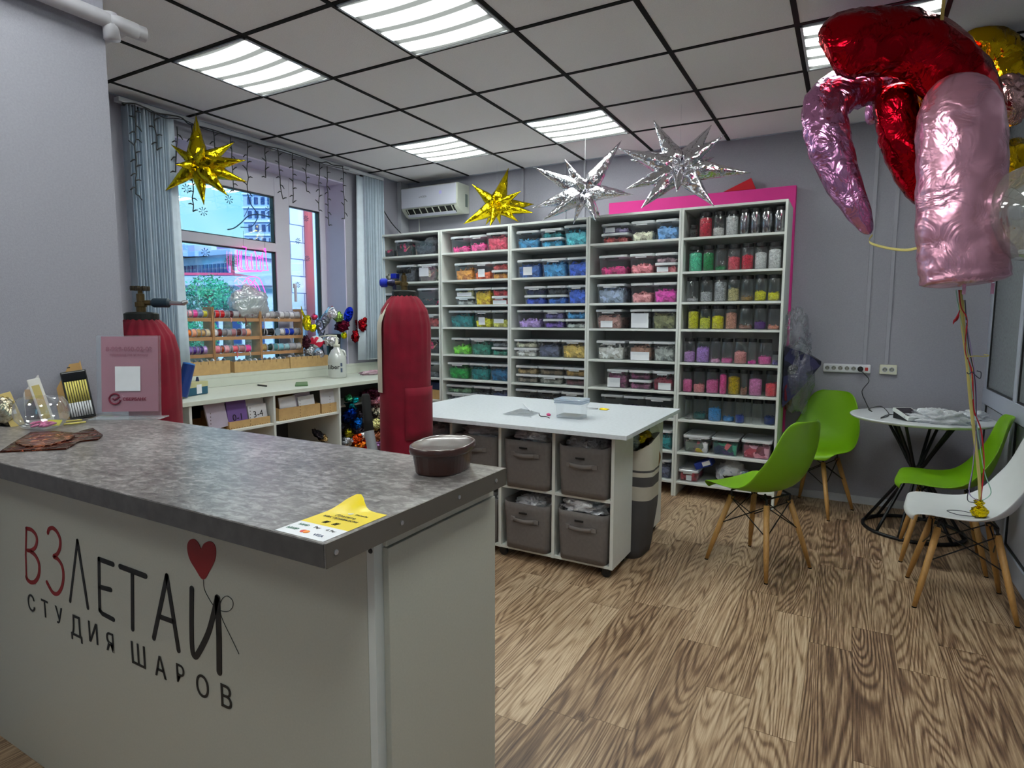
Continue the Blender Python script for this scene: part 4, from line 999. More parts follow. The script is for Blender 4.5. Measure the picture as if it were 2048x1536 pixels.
# ------------------------------------------------------------------ helium tanks in red covers
velvet = mat('crimson_velvet', (128, 2, 36), .9, var=.18, scale=10, sheen=.05)
cream_c = mat('cream_cloth', (206, 198, 182), .8)
def tank(name, label, c, r, ztop, kind):
    t = thing('gas_cylinder', label, 'gas cylinder', (c[0], c[1], 0), group='gas cylinders in red covers')
    N = 64; L = []
    prof = [(.98, .012), (1.0, .10), (1.02, .35), (1.0, .7), (1.0, 1.0), (1.0, ztop - .22), (.98, ztop - .14), (.86, ztop - .07), (.62, ztop - .02), (.46, ztop)]
    prof2 = []
    for i in range(len(prof) - 1):
        for k in range(4):
            s = k / 4; prof2.append((prof[i][0] * (1 - s) + prof[i + 1][0] * s, prof[i][1] * (1 - s) + prof[i + 1][1] * s))
    prof2.append(prof[-1])
    for (q, z) in prof2:
        ring = []
        for k in range(N):
            a = 2 * PI * k / N
            g = max(0, (z - (ztop - .45)) / .45)
            w = 1 + .055 * g * math.sin(a * 17 + 1.5 * noise.noise(Vector((z * 3, a, 1)))) + .028 * noise.noise(Vector((math.cos(a) * 1.5, math.sin(a) * 1.5, z * 1.3 + c[0]))) + .012 * math.sin(a * 5 + z * 2)
            ring.append(Vector((c[0] + r * q * w * math.cos(a), c[1] + r * q * w * math.sin(a), z)))
        L.append(ring)
    cv = build('cover', MB().loops(L, True, True), velvet, t, smooth=True)
    # cream facing seam on the left with a pocket
    d = Vector((c[0], c[1], 0)) - CP; d.z = 0; d.normalize(); left = Vector((-d.y, d.x, 0))
    if left.dot(RT) > 0: left = -left
    s_ = (left * .93 - d * .32).normalized()
    tn = Vector((s_.y, -s_.x, 0))
    mb = MB()
    mb.grid(lambda u, v: Vector((c[0], c[1], 0)) + (s_ * math.cos((u - .5) * .55) + tn * math.sin((u - .5) * .55)).normalized() * (r * (1.045 + (.02 if v < .8 else -.0) - (max(0, v - .72) / .28) ** 2 * .36)) + Vector((0, 0, ztop - .50 + v * .46)), 6, 14)
    build('cream_facing', mb, cream_c, cv, smooth=True)
    # pocket
    f_ = (-d * .75 + (-left) * .66).normalized(); tn2 = Vector((-f_.y, f_.x, 0))
    if kind == 2:
        mb = MB().grid(lambda u, v: Vector((c[0], c[1], 0)) + (f_ * math.cos((u - .5) * 1.5) + tn2 * math.sin((u - .5) * 1.5)) * (r * 1.045) + Vector((0, 0, .72 + v * .27)), 12, 6)
        build('pocket', mb, velvet, cv, smooth=True, solid=.004)
    z = ztop
    build('neck_ring', MB().lathe([(.062, z - .012), (.064, z + .002), (.064, z + .022), (.055, z + .028), (.03, z + .03)], c + (0,), 24), mat('neck_metal', (44, 48, 46), .5, metal=.5), t)
    vb = MB().lathe([(.018, z + .028), (.018, z + .05), (.022, z + .052), (.022, z + .07), (.015, z + .072), (.015, z + .105), (.009, z + .106), (.009, z + .125)], c + (0,), 14)
    side = RT.copy(); side.z = 0; side.normalize()
    if kind == 2: side = -side
    C3 = Vector((c[0], c[1], z + .068))
    vb.tube([C3, C3 + side * .045], .011, 10)
    build('valve_body', vb, brass, t)
    hw = MB()
    for k in range(8):
        a = 2 * PI * k / 8; hw.lathe([(.009, z + .118), (.010, z + .128), (.009, z + .136)], (c[0] + .028 * math.cos(a), c[1] + .028 * math.sin(a), 0), 8)
    hw.lathe([(.030, z + .120), (.030, z + .134)], c + (0,), 24)
    build('hand_wheel', hw, mat('dark_brass', (70, 62, 50), .5, metal=.6) if kind == 1 else black_metal, t)
    if kind == 1:
        build('filler_grip', MB().tube([C3 + side * .045, C3 + side * .055, C3 + side * .115, C3 + side * .122], [.012, .019, .019, .012], 16), mat('petrol_rubber', (20, 44, 58), .5), t, smooth=False)
        build('nozzle', MB().tube([C3 + side * .12, C3 + side * .17 + Vector((0, 0, -.002)), C3 + side * .178, C3 + side * .195 + Vector((0, 0, .006))], [.009, .008, .011, .006], 12), steel, t)
    else:
        build('regulator', MB().tube([C3 + side * .045, C3 + side * .06, C3 + side * .085], [.014, .020, .014], 12).tube([C3 + side * .05, C3 + side * .05 + Vector((0, 0, -.035))], .010, 8), mat('blue_brass_mix', (50, 50, 80), .4, metal=.6), t)
        build('blue_wheel', MB().tube([C3 + side * .085, C3 + side * .092, C3 + side * .118, C3 + side * .125], [.017, .023, .023, .016], 14), mat('bright_blue_plastic', (24, 50, 190), .35), t, bev=.001)
        build('blue_cap', MB().box(C3.x - .065, C3.x - .028, C3.y - .03, C3.y + .0, C3.z + .022, C3.z + .048), MATS['bright_blue_plastic'], t, bev=.003)
    return t
tank('a', 'crimson covered gas cylinder partly behind the pink sign, left', (1.313, .566), .132, 1.335, 1)
tank('b', 'tall crimson covered gas cylinder with blue regulator, centre', (1.845, 1.62), .134, 1.462, 2)
rb = at(240, 640, 0, 1.3)
o = build('ribbon_bow', MB().tube([(1.183, .466, 1.33), (1.158, .446, 1.31), (1.143, .436, 1.27)], [.012, .016, .006], 6).tube([(1.208, .466, 1.335), (1.188, .456, 1.26), (1.193, .456, 1.18)], [.012, .012, .010], 6), mat('mint_ribbon', (190, 210, 195), .6), None, smooth=True)
tag(o, 'pale mint ribbon tied at the left cylinder neck, beside the wall', 'ribbon')
# ------------------------------------------------------------------ work island
IT = .785
isl = thing('work_island', 'white work table on castors with cubbies of grey fabric baskets', 'table', (2.2, 2.4, 0))
top_m = mat('marbled_white_laminate', (206, 211, 218), .38, var=.06, scale=60)
build('table_top', MB().box(1.46, 2.985, 1.87, 2.93, IT - .022, IT), top_m, isl, bev=.001)
XC = [1.565, 1.897, 2.228, 2.560, 2.891]
YI = [(1.975, 2.275), (2.585, 2.885)]
for (y0, y1) in YI:
    for k, x in enumerate(XC):
        build('upright', MB().box(x - (.018 if k else 0), x + (0 if k else .018), y0, y1, .055, IT - .023), white_edge, isl, bev=.001)
    for z in (.055, .405):
        build('shelf', MB().box(XC[0] + .018, XC[-1] - .018, y0 + .003, y1 - .003, z, z + .016), white_edge, isl, bev=.001)
    build('back_rail', MB().box(XC[0] + .018, XC[-1] - .018, (y1 - .012) if y0 < 2.3 else y0, y1 if y0 < 2.3 else y0 + .012, .5, .74), white_edge, isl)
    for x in (XC[0] + .06, XC[2] - .0, XC[-1] - .045):
        for y in (y0 + .035, y1 - .035):
            cs = build('castor', MB().lathe([(.019, -.011), (.024, -.009), (.024, .009), (.019, .011)], (x, y, .0245), 16, axis=(0, 1, 0)).box(x - .018, x + .018, y - .016, y + .016, .028, .055), black_m, isl)
fabric = mat('grey_felt', (112, 106, 104), .95, var=.06, scale=60, bump=.2, bscale=400)
fabric_in = mat('dark_felt_lining', (48, 46, 48), .95)
strap_m = mat('grey_strap', (118, 112, 110), .9)
def basket(x0, x1, y0, z0, label, h=.30, bag=None, sag=0.0, seed=1):
    cx = (x0 + x1) / 2; dp = .27; cy = y0 + dp / 2; hx, hy = (x1 - x0) / 2, dp / 2
    t = thing('fabric_basket', label, 'basket', (cx, cy, z0), group='grey fabric baskets in the island cubbies')
    L = []
    for k in range(9):
        s = k / 8; w = .93 + .07 * s
        ring = rrect(cx, cy, hx * w, hy * w, z0 + .001 + h * s, .03, 5)
        for q in ring:
            q.z -= sag * s * (1 - min(1, abs(q.x - cx) / hx) ** 2)
            bul = .006 * math.sin(PI * s) * noise.noise(q * 9 + Vector((seed, 0, 0)))
            q.y += bul - (.008 * math.sin(PI * s) * (1 - ((q.x - cx) / hx) ** 2) if q.y < cy else 0)
        L.append(ring)
    build('basket_body', MB().loops(L, True, False), fabric, t, smooth=True, solid=.005)
    yb = y0 + .004
    zt = z0 + h - .055 - sag
    build('logo_tab', MB().box(cx - .035, cx + .012, y0 - .0125, y0 - .0055, zt + .013, zt + .021), black_m, t)
    zz = zt - .030
    build('handle', MB().grid(lambda u, v: Vector((cx - .07 + .13 * u, y0 - .010 - .016 * math.sin(PI * u) ** .7, zz + .022 * v - .004 * math.sin(PI * u))), 12, 2), strap_m, t, smooth=True, solid=.003)
    build('stitch_band', MB().box(cx - .085, cx - .06, y0 - .0125, y0 - .005, zz, zz + .022), strap_m, t); build('stitch_band', MB().box(cx + .05, cx + .085, y0 - .0125, y0 - .005, zz - .002, zz + .020), strap_m, t)
    if bag:
        c, rad = bag
        b = build('plastic_bag', MB().blob((cx + c[0], cy + c[1], z0 + h - .02 - sag + c[2]), rad, .45, seed, 36, 22, fr=3, ridge=True), plastic('basket_bag', tint=(238, 236, 240), alpha=.72, diff=.65, rough=.2, bump=.9, bscale=22), None, smooth=True)
        tag(b, 'crumpled clear plastic bag ' + bagtxt[0], 'bag')
    return t
bagtxt = ['']
def bk(k, lvl, txt, btxt, **kw):
    bagtxt[0] = btxt
    z = .421 if lvl else .071
    return basket(XC[k] + .024, XC[k + 1] - .028, 1.958, z, txt, **kw)
bk(0, 1, 'grey fabric basket in the upper leftmost cubby, behind the tank', 'in the upper leftmost island basket', h=.24, bag=((0, 0, 0), (.11, .1, .05)), seed=1)
bk(1, 1, 'grey fabric basket in the upper cubby behind the brown bucket', 'in the upper basket behind the brown bucket', h=.265, bag=((0, 0, .02), (.13, .1, .05)), seed=2)
bk(2, 1, 'slouching grey basket with a full bag, upper third cubby', 'piled on the upper third island basket', h=.265, bag=((.01, 0, .03), (.12, .1, .055)), seed=3)
bk(3, 1, 'grey basket bulging out of the upper right cubby', 'stuffed in the upper right island basket', h=.275, sag=.03, bag=((-.03, .02, .005), (.11, .09, .07)), seed=4)
bk(1, 0, 'grey fabric basket in the lower cubby beside the counter end', 'in the lower basket beside the counter', h=.25, bag=((0, 0, 0), (.1, .1, .04)), seed=5)
bk(2, 0, 'grey fabric basket in the lower third cubby, bag inside', 'in the lower third island basket', h=.27, sag=.02, bag=((0, -.01, .01), (.10, .09, .04)), seed=6)
bk(3, 0, 'grey fabric basket in the lower right cubby above the castor', 'spilling from the lower right island basket', h=.27, sag=.008, bag=((-.02, -.01, .03), (.125, .1, .065)), seed=7)

# striped shopper between the two shelf halves
sb = thing('shopping_bag', 'tall cream and grey striped fabric bag standing between the island shelves', 'bag', (2.80, 2.43, 0))
creamf = mat('cream_canvas', (196, 190, 178), .9); greyf = mat('charcoal_canvas', (78, 76, 78), .9)
def bagring(z, w, d, sx=0.0):
    out = []
    for q in rrect(2.80 + sx, 2.43, w, d, z, .07, 6):
        q.x += .012 * noise.noise(Vector((q.x * 7, q.y * 7, z * 6))); q.y += .012 * noise.noise(Vector((q.x * 5, z * 7, 3)))
        out.append(q)
    return out
bands = [(.001, .16, greyf), (.16, .34, greyf), (.34, .42, creamf), (.42, .475, greyf), (.475, .50, creamf), (.50, .512, greyf), (.512, .60, creamf)]
for (a, b, m) in bands:
    L = []
    for k in range(4):
        z = a + (b - a) * k / 3; s = z / .60
        ring = bagring(z, .135 + .03 * math.sin(PI * s * .8), .13, .02 * s)
        if z > .52:
            for q in ring: q.z += (z - .5) * .9 * ((q.y - 2.43) / .13) * .3 + (z - .5) * .7 * abs(q.x - 2.8) / .15
        L.append(ring)
    build('striped_side', MB().loops(L, a < .01, False), m, sb, smooth=True)
build('strap', MB().tube(smooth_path([(2.955, 2.50, .62), (2.975, 2.50, .56), (2.965, 2.48, .50), (2.95, 2.47, .47)], 4), .010, 6), mat('brown_leather', (120, 84, 46), .6), sb, smooth=True)
o = build('foil_pack', MB().blob((2.86, 2.48, .66), (.07, .08, .05), .4, 9, 20, 12), foil('gold_foil_pack', (190, 170, 30), .2, .5, 16), None, smooth=True); tag(o, 'crumpled gold foil pack sticking out of the striped bag', 'packet')
o = build('plastic_bag', MB().blob((2.83, 2.36, .65), (.06, .06, .07), .5, 11, 22, 14, ridge=True), plastic('greenish_bag', tint=(150, 180, 165), alpha=.4, diff=.5, bump=.8), None, smooth=True); tag(o, 'greenish clear bag sticking out of the striped bag', 'bag')

# things on the island
PT = lambda px, py, dz=0: at(px, py, 2, IT + .0005 + dz)
c0 = PT(1136, 838); w0 = abs((PT(1168, 838) - PT(1102, 838)).dot(Vector((1, 0, 0)))) / 2
pcx = (PT(1102, 836).x + PT(1172, 838).x) / 2; pcy = c0.y + .065
pc = thing('food_container', 'clear plastic container with stacked lids on the white island', 'container', (pcx, pcy, IT))
for k, (zz, hx, hy) in enumerate(((0, .078, .06), )):
    L = [rrect(pcx, pcy, hx * .95, hy * .95, IT + .001, .016), rrect(pcx, pcy, hx, hy, IT + .075, .018), rrect(pcx, pcy, hx * 1.08, hy * 1.1, IT + .076, .02), rrect(pcx, pcy, hx * 1.08, hy * 1.1, IT + .082, .02)]
    build('container_body', MB().loops(L, True, False), tub_m, pc)
build('clear_strip', MB().box(pcx - .072, pcx + .072, pcy - .052, pcy + .05, IT + .004, IT + .016), plastic('frosted_strip', tint=(210, 214, 216), alpha=.4), pc)
for k in range(3):
    z = IT + .084 + k * .010
    L = [rrect(pcx, pcy, .088, .07, z, .02), rrect(pcx, pcy, .089, .071, z + .005, .02), rrect(pcx, pcy, .084, .066, z + .007, .018)]
    build('spare_lid', MB().loops(L), plastic('blue_clear', tint=(190, 208, 230), alpha=.45, diff=.5), pc)
a, b, c, d = PT(1005, 829), PT(1042, 818), PT(1085, 824), PT(1060, 834)
o = build('plastic_sleeve', MB().grid(lambda u, v: (a * (1 - u) + d * u) * (1 - v) + (b * (1 - u) + c * u) * v + Vector((0, 0, .012 * u * math.sin(3 * v + 1) + .004)), 8, 8), plastic('thin_grey_sleeve', tint=(150, 155, 160), alpha=.5, diff=.6), None, smooth=True)
tag(o, 'flat grey plastic sleeve lying on the white island', 'plastic sleeve')
o = build('white_straw', MB().tube([PT(1047, 812, .0) + Vector((0, 0, .015)), PT(1061, 824) + Vector((0, 0, .006))], .0035, 8), paper, None); tag(o, 'short white stick lying across the grey plastic sleeve', 'stick')
o = build('black_tie', MB().tube(smooth_path([PT(1078, 827, .01), PT(1081, 832, .003), PT(1092, 833, .003), PT(1099, 836, .003)], 5), .0025, 6), black_m, None, smooth=True); tag(o, 'thin black twisted tie in front of the clear container', 'tie')
o = build('pink_bow', MB().blob(PT(1097, 829, .008), (.012, .01, .008), .5, 2, 12, 8), mat('pink_ribbon', (232, 90, 150), .4), None, smooth=True); tag(o, 'tiny pink ribbon bow beside the clear container', 'ribbon')
sc = thing('scissors', 'gold handled scissors lying open on the island', 'scissors', PT(1195, 816))
A_ = PT(1172, 814, .004); B2 = PT(1196, 817, .004)
build('blade', MB().tube([A_, B2], [.001, .004], 6).tube([PT(1174, 818, .004), B2], [.001, .004], 6), steel, sc)
def loop_(c, rx, ry, d):
    s = Vector((-d.y, d.x, 0)); return [c + d * rx * math.cos(2 * PI * k / 16) + s * ry * math.sin(2 * PI * k / 16) for k in range(16)]
dd = (PT(1228, 821) - B2).normalized()
build('handle', MB().tube(loop_(B2 + dd * .04 + Vector((-dd.y, dd.x, 0)) * .012, .028, .011, dd), .004, 8, closed=True).tube(loop_(B2 + dd * .042 - Vector((-dd.y, dd.x, 0)) * .012, .026, .011, dd), .004, 8, closed=True), foil('gold_handle', (214, 190, 30), .25, .1, 5), sc, smooth=True)

# ------------------------------------------------------------------ moulded chairs
prof = [(.236, .408, .165), (.228, .428, .192), (.205, .440, .208), (.150, .441, .220), (.080, .434, .227), (.0, .428, .232), (-.07, .430, .234), (-.125, .445, .235), (-.165, .476, .233), (-.192, .52, .230), (-.210, .57, .226), (-.222, .62, .212), (-.232, .67, .199), (-.242, .72, .184), (-.252, .765, .168), (-.262, .80, .150), (-.272, .825, .124), (-.280, .838, .088)]
def shell(mb):
    nu = len(prof) - 1; nv = 16
    def fn(u, v):
        k = u * nu; i = min(nu - 1, int(k)); f = k - i
        a, b = prof[i], prof[i + 1]
        x = a[0] + (b[0] - a[0]) * f; z = a[1] + (b[1] - a[1]) * f; w = a[2] + (b[2] - a[2]) * f
        t = 2 * v - 1; e = abs(t) ** 2.4
        back = min(1, max(0, (z - .46) / .12))
        seat = 1 - back
        hip = math.exp(-((u - .47) / .16) ** 2)
        return Vector((x + e * (.050 * hip + .030 * back) - e * .028 * max(0, 1 - u * 9), t * w, z + e * (.020 * seat * min(1, u * 7) + .035 * hip) ))
    return mb.grid(fn, nu, nv)
wood = mat('beech_leg', (184, 138, 78), .5, var=.12, scale=30, stretch=(6, 6, 1))
def make_chair(col_m, label):
    t = thing('shell_chair', label, 'chair', (0, 0, 0), group='moulded shell chairs with wooden legs')
    build('seat_shell', shell(MB()), col_m, t, smooth=True, local=True, solid=.007, sub=1)
    tops = [(.105, .10), (.105, -.10), (-.115, .10), (-.115, -.10)]; feet = [(.185, .19), (.185, -.19), (-.195, .19), (-.195, -.19)]
    for (a, b), (c, d) in zip(tops, feet):
        g = build('leg', MB().tube([(a, b, .375), (a * .3 + c * .7, b * .3 + d * .7, .12), (c, d, .004)], [.0155, .0140, .0095], 12), wood, t, smooth=True, local=True)
        build('foot_cap', MB().tube([(c, d, .006), (c, d, .0005)], [.0105, .0105], 10), black_m, g, local=True)
    w = MB()
    P = {}
    for i, ((a, b), (c, d)) in enumerate(zip(tops, feet)):
        P[i] = [Vector((a + (c - a) * s, b + (d - b) * s, .375 * (1 - s))) for s in (0.02, .42)]
    for i, j in ((0, 1), (1, 0), (2, 3), (3, 2), (0, 2), (2, 0), (1, 3), (3, 1)):
        w.tube([P[i][0], P[j][1]], .0032, 6)
    build('cross_wires', w, black_metal, t, local=True)
    w = MB()
    for (a, b) in tops: w.tube([(a * .75, b * .75, .424), (a, b, .405), (a, b, .36)], .006, 8).box(a - .012, a + .012, b - .012, b + .012, .360, .375)
    w.tube([(tops[0][0], tops[0][1], .408), (tops[1][0], tops[1][1], .408)], .005, 6).tube([(tops[2][0], tops[2][1], .408), (tops[3][0], tops[3][1], .408)], .005, 6)
    build('seat_bracket', w, black_metal, t, local=True)
    return t
green_m = mat('green_polypropylene', (118, 170, 16), .42, var=.02); white_p = mat('white_polypropylene', (214, 216, 218), .42, var=.02)
ch = make_chair(green_m, 'green shell chair in front, nearest the jar shelves, seen from its side')
ch.location = (3.51, 2.59, 0); ch.rotation_euler.z = math.radians(151)
c2 = copy_tree(ch); c2['label'] = 'green shell chair against the back wall facing the viewer'; c2.location = (3.73, 3.84, 0); c2.rotation_euler.z = math.radians(-112)
c3 = copy_tree(ch); c3['label'] = 'green shell chair behind the white chair, tucked at the round table'; c3.location = (4.405, 3.19, 0); c3.rotation_euler.z = math.radians(177)
c4 = make_chair(white_p, 'white shell chair holding the gold balloon weight, right edge'); c4.location = (4.412, 2.59, 0); c4.rotation_euler.z = math.radians(180)

# ------------------------------------------------------------------ round table
RTC = Vector((4.312, 3.65, 0)); RZ = .742; RR = .388
rt = thing('round_table', 'round white table with crossed black metal base in the corner', 'table', RTC)
build('table_top', MB().lathe([(RR - .018, RZ - .020), (RR - .004, RZ - .012), (RR, RZ - .005), (RR - .003, RZ)], RTC, 72), mat('white_gloss_top', (216, 219, 224), .25, var=.02), rt, smooth=False, bev=.001)
rg = [RTC + Vector((.275 * math.cos(2 * PI * k / 48), .275 * math.sin(2 * PI * k / 48), .012)) for k in range(48)]
build('floor_ring', MB().tube(rg, .0115, 10, closed=True), black_metal, rt, smooth=True)
rg2 = [RTC + Vector((.20 * math.cos(2 * PI * k / 40), .20 * math.sin(2 * PI * k / 40), RZ - .027)) for k in range(40)]
build('top_ring', MB().tube(rg2, .007, 8, closed=True), black_metal, rt, smooth=True)
for k in range(4):
    for s in (-1, 1):
        a = PI / 4 + k * PI / 2 + s * .13 + .2
        p = [RTC + Vector((.20 * math.cos(a), .20 * math.sin(a), RZ - .027)), RTC + Vector((.045 * math.cos(a), .045 * math.sin(a), .44)), RTC + Vector((.045 * math.cos(a + s * .3), .045 * math.sin(a + s * .3), .38)), RTC + Vector((.275 * math.cos(a + s * .12), .275 * math.sin(a + s * .12), .014))]
        build('leg', MB().tube(smooth_path(p, 4), .0095, 8), black_metal, rt, smooth=True)
QT = lambda px, py, dz=0: at(px, py, 2, RZ + .001 + dz)
# card reader
cr_ = thing('card_reader', 'white card payment terminal with dark screen on the round table', 'card terminal', QT(1830, 832))
A0, A1, A2, A3 = QT(1816, 843), QT(1853, 843), QT(1836, 815), QT(1798, 815)
O = A0; U = (A1 - A0).normalized(); Vv = Vector((-U.y, U.x, 0)); L1 = (A1 - A0).length; L2 = .155
Vt = (Vv + Vector((0, 0, .28))).normalized(); Nn = U.cross(Vt)
O = O + Vector((0, 0, .012))
build('terminal_body', MB().fbox(O, U, Vt, Nn, 0, L1, 0, L2, -.010, .012), white_edge, cr_, bev=.003)
build('terminal_foot', MB().prism([O + Vv * .012 + Vector((0, 0, -.011)), O + Vv * (L2 * .9) + Vector((0, 0, -.011)), O + Vt * (L2 * .9) - Nn * .010, O + Vt * .05 - Nn * .010], U, L1 * .92), black_m, cr_)
build('screen', MB().fbox(O, U, Vt, Nn, L1 * .08, L1 * .92, L2 * .14, L2 * .93, .0121, .0130), mat('dark_screen', (34, 26, 34), .15), cr_)
# sockets
def socket(mb_white, x, z, parent):
    build('socket_ring', MB().lathe([(.0165, 0), (.0185, .0035), (.0165, .004), (.0145, -.0)], (x, YB - .028, z), 20, axis=(0, -1, 0)), paper, parent)
    build('socket_recess', MB().lathe([(.0148, 0), (.0148, .001)], (x, YB - .028, z), 18, axis=(0, -1, 0)), mat('socket_shade', (150, 150, 145), .6), parent)
    m = MB()
    for s in (-1, 1): m.lathe([(.0028, 0), (.0028, .0022)], (x + s * .0085, YB - .028, z), 8, axis=(0, -1, 0))
    m.box(x - .002, x + .002, YB - .0305, YB - .028, z + .009, z + .014)
    build('pin_hole', m, ink, parent)
ps = thing('power_strip', 'long white six-socket power strip with red switch on the grey wall', 'power strip', (3.89, YB, 1.0))
build('strip_body', MB().box(3.737, 4.043, YB - .028, YB - .001, .968, 1.030), paper, ps, bev=.008)
for k in range(6): socket(None, 3.765 + .0425 * k, .999, ps)
build('switch', MB().box(4.006, 4.026, YB - .034, YB - .028, .986, 1.010), mat('red_rocker', (200, 60, 56), .35), ps, bev=.002)
ds = thing('double_socket', 'cream double wall socket right of the long power strip', 'socket', (4.148, YB, 1.0))
build('socket_plate', MB().box(4.096, 4.202, YB - .028, YB - .001, .966, 1.034), mat('cream_socket', (220, 218, 200), .4), ds, bev=.003)
for k in range(2): socket(None, 4.128 + .042 * k, 1.0, ds)
xp = 3.765 + .0425 * 5
pl = thing('power_plug', 'round black plug in the last socket of the power strip', 'plug', (xp, YB - .05, 1.0))
build('plug_body', MB().lathe([(.0175, 0), (.0185, .006), (.0185, .028), (.012, .034)], (xp, YB - .0325, .999), 18, axis=(0, -1, 0)), black_m, pl)
yw = YB - .07
cab = [Vector((xp, YB - .064, .99))] + [at(px, py, 1, yw + .01) for px, py in ((1729, 748), (1738, 762), (1724, 782), (1731, 803))]
tb = [QT(x, y, .003) for x, y in ((1738, 817), (1744, 823), (1737, 819), (1742, 816), (1763, 813), (1778, 829), (1763, 836), (1764, 834), (1778, 829), (1790, 830), (1803, 833))]
o = build('power_cable', MB().tube(smooth_path(cab + tb, 5), .0026, 6), black_m, None, smooth=True)
tag(o, 'thin black cable from the wall plug down to the card terminal', 'cable')
b = build('cellophane_heap', MB().blob(QT(1875, 838, .02), (.13, .075, .05), .65, 21, 44, 26, fr=2.6, ridge=True).blob(QT(1945, 834, .015), (.07, .06, .035), .6, 22, 26, 16, fr=3, ridge=True), cello, None, smooth=True)
tag(b, 'heap of crumpled clear cellophane on the round table', 'cellophane')
b = build('white_film', MB().grid(lambda u, v: QT(1858, 845, .004) * (1 - u) + QT(1902, 847, .004) * u + Vector((.03 * v, .09 * v, .012 * math.sin(6 * u + 4 * v) + .012)), 10, 8), plastic('white_film', tint=(230, 230, 226), alpha=.7, diff=.8), None, smooth=True)
tag(b, 'flat piece of milky film in front of the cellophane heap', 'film')
o = build('pen', MB().tube([QT(1917, 838, .005), QT(1966, 838, .005)], .004, 8), mat('dark_pen', (60, 60, 70), .4), None); tag(o, 'thin dark pen lying at the right of the round table', 'pen')
tp = thing('tape_roll', 'small white roll lying behind the pen on the round table', 'roll', QT(1942, 828))
q = QT(1943, 829, 0)
build('roll_body', MB().tube([q + Vector((-.02, -.01, .014)), q + Vector((.025, .012, .014))], .013, 16), paper, tp, smooth=False)

# ------------------------------------------------------------------ air conditioner
ac = thing('air_conditioner', 'white wall air conditioner above the leftmost shelving units', 'air conditioner', (.27, YB, 2.36))
acm = mat('ac_white', (196, 198, 214), .35, var=.01); acs = mat('ac_side', (198, 202, 190), .45)
X0, X1 = -.075, .600; YA = 3.950
body = [(YB - .001, 2.640), (YA + .012, 2.640), (YA, 2.625), (YA, 2.455), (YA + .020, 2.420), (YA + .075, 2.372), (YA + .12, 2.362), (YB - .001, 2.375)]
build('housing', MB().prism([(X0, y, z) for y, z in body], (1, 0, 0), X1 - X0), acs, ac, bev=.004)
build('front_panel', MB().box(X0 + .006, X1 - .012, YA - .010, YA + .004, 2.442, 2.632), acm, ac, bev=.008)
build('outlet', MB().prism([(X0 + .05, YA + .006, 2.431), (X0 + .05, YA + .060, 2.3755), (X0 + .05, YA + .078, 2.390), (X0 + .05, YA + .03, 2.44)], (1, 0, 0), X1 - X0 - .10), ink, ac)
fl = MB()
for k in range(8):
    x = X0 + .07 + k * (X1 - X0 - .14) / 7
    fl.fbox(Vector((x, YA + .004, 2.430)), X_, Vector((0, .069, -.072)).normalized(), Vector((0, -.72, -.69)), -.004, .004, 0, .08, 0, .006)
build('vane', fl, acs, ac)
build('flap', MB().fbox(Vector((X0 + .05, YA + .043, 2.390)), X_, Vector((0, .069, -.072)).normalized(), Vector((0, -.72, -.69)), 0, X1 - X0 - .10, 0, .03, .004, .009), acm, ac)
text('brand_mark', 'e RODA', .026, Vector((.20, YA - .0105, 2.528)), X_, Z_, mat('grey_print', (90, 92, 100), .5), ac, depth=.0003)
build('display', MB().box(.395, .425, YA - .0108, YA - .0098, 2.545, 2.575), mat('lavender_display', (190, 185, 235), .3), ac)
build('spec_sticker', MB().box(X1 + .0002, X1 + .0012, YB - .075, YB - .035, 2.43, 2.55), mat('green_grey_sticker', (110, 125, 118), .5), ac)
build('drain_hose', MB().tube([(.0, YB - .02, 2.37), (.0, YB - .015, 2.15)], .006, 8), white_edge, ac, smooth=True)
q = at(762, 405, 1, 4.05); w2 = at(795, 470, 1, 4.1)
o = build('black_cable', MB().tube(smooth_path([Vector((XW + .075, 3.70, 2.45)), Vector((XW + .08, 3.85, 2.30)), Vector((XW + .09, 4.08, 2.16))], 4), .005, 6), black_m, None, smooth=True)
tag(o, 'black cable running diagonally to the shelf top in the corner', 'cable')
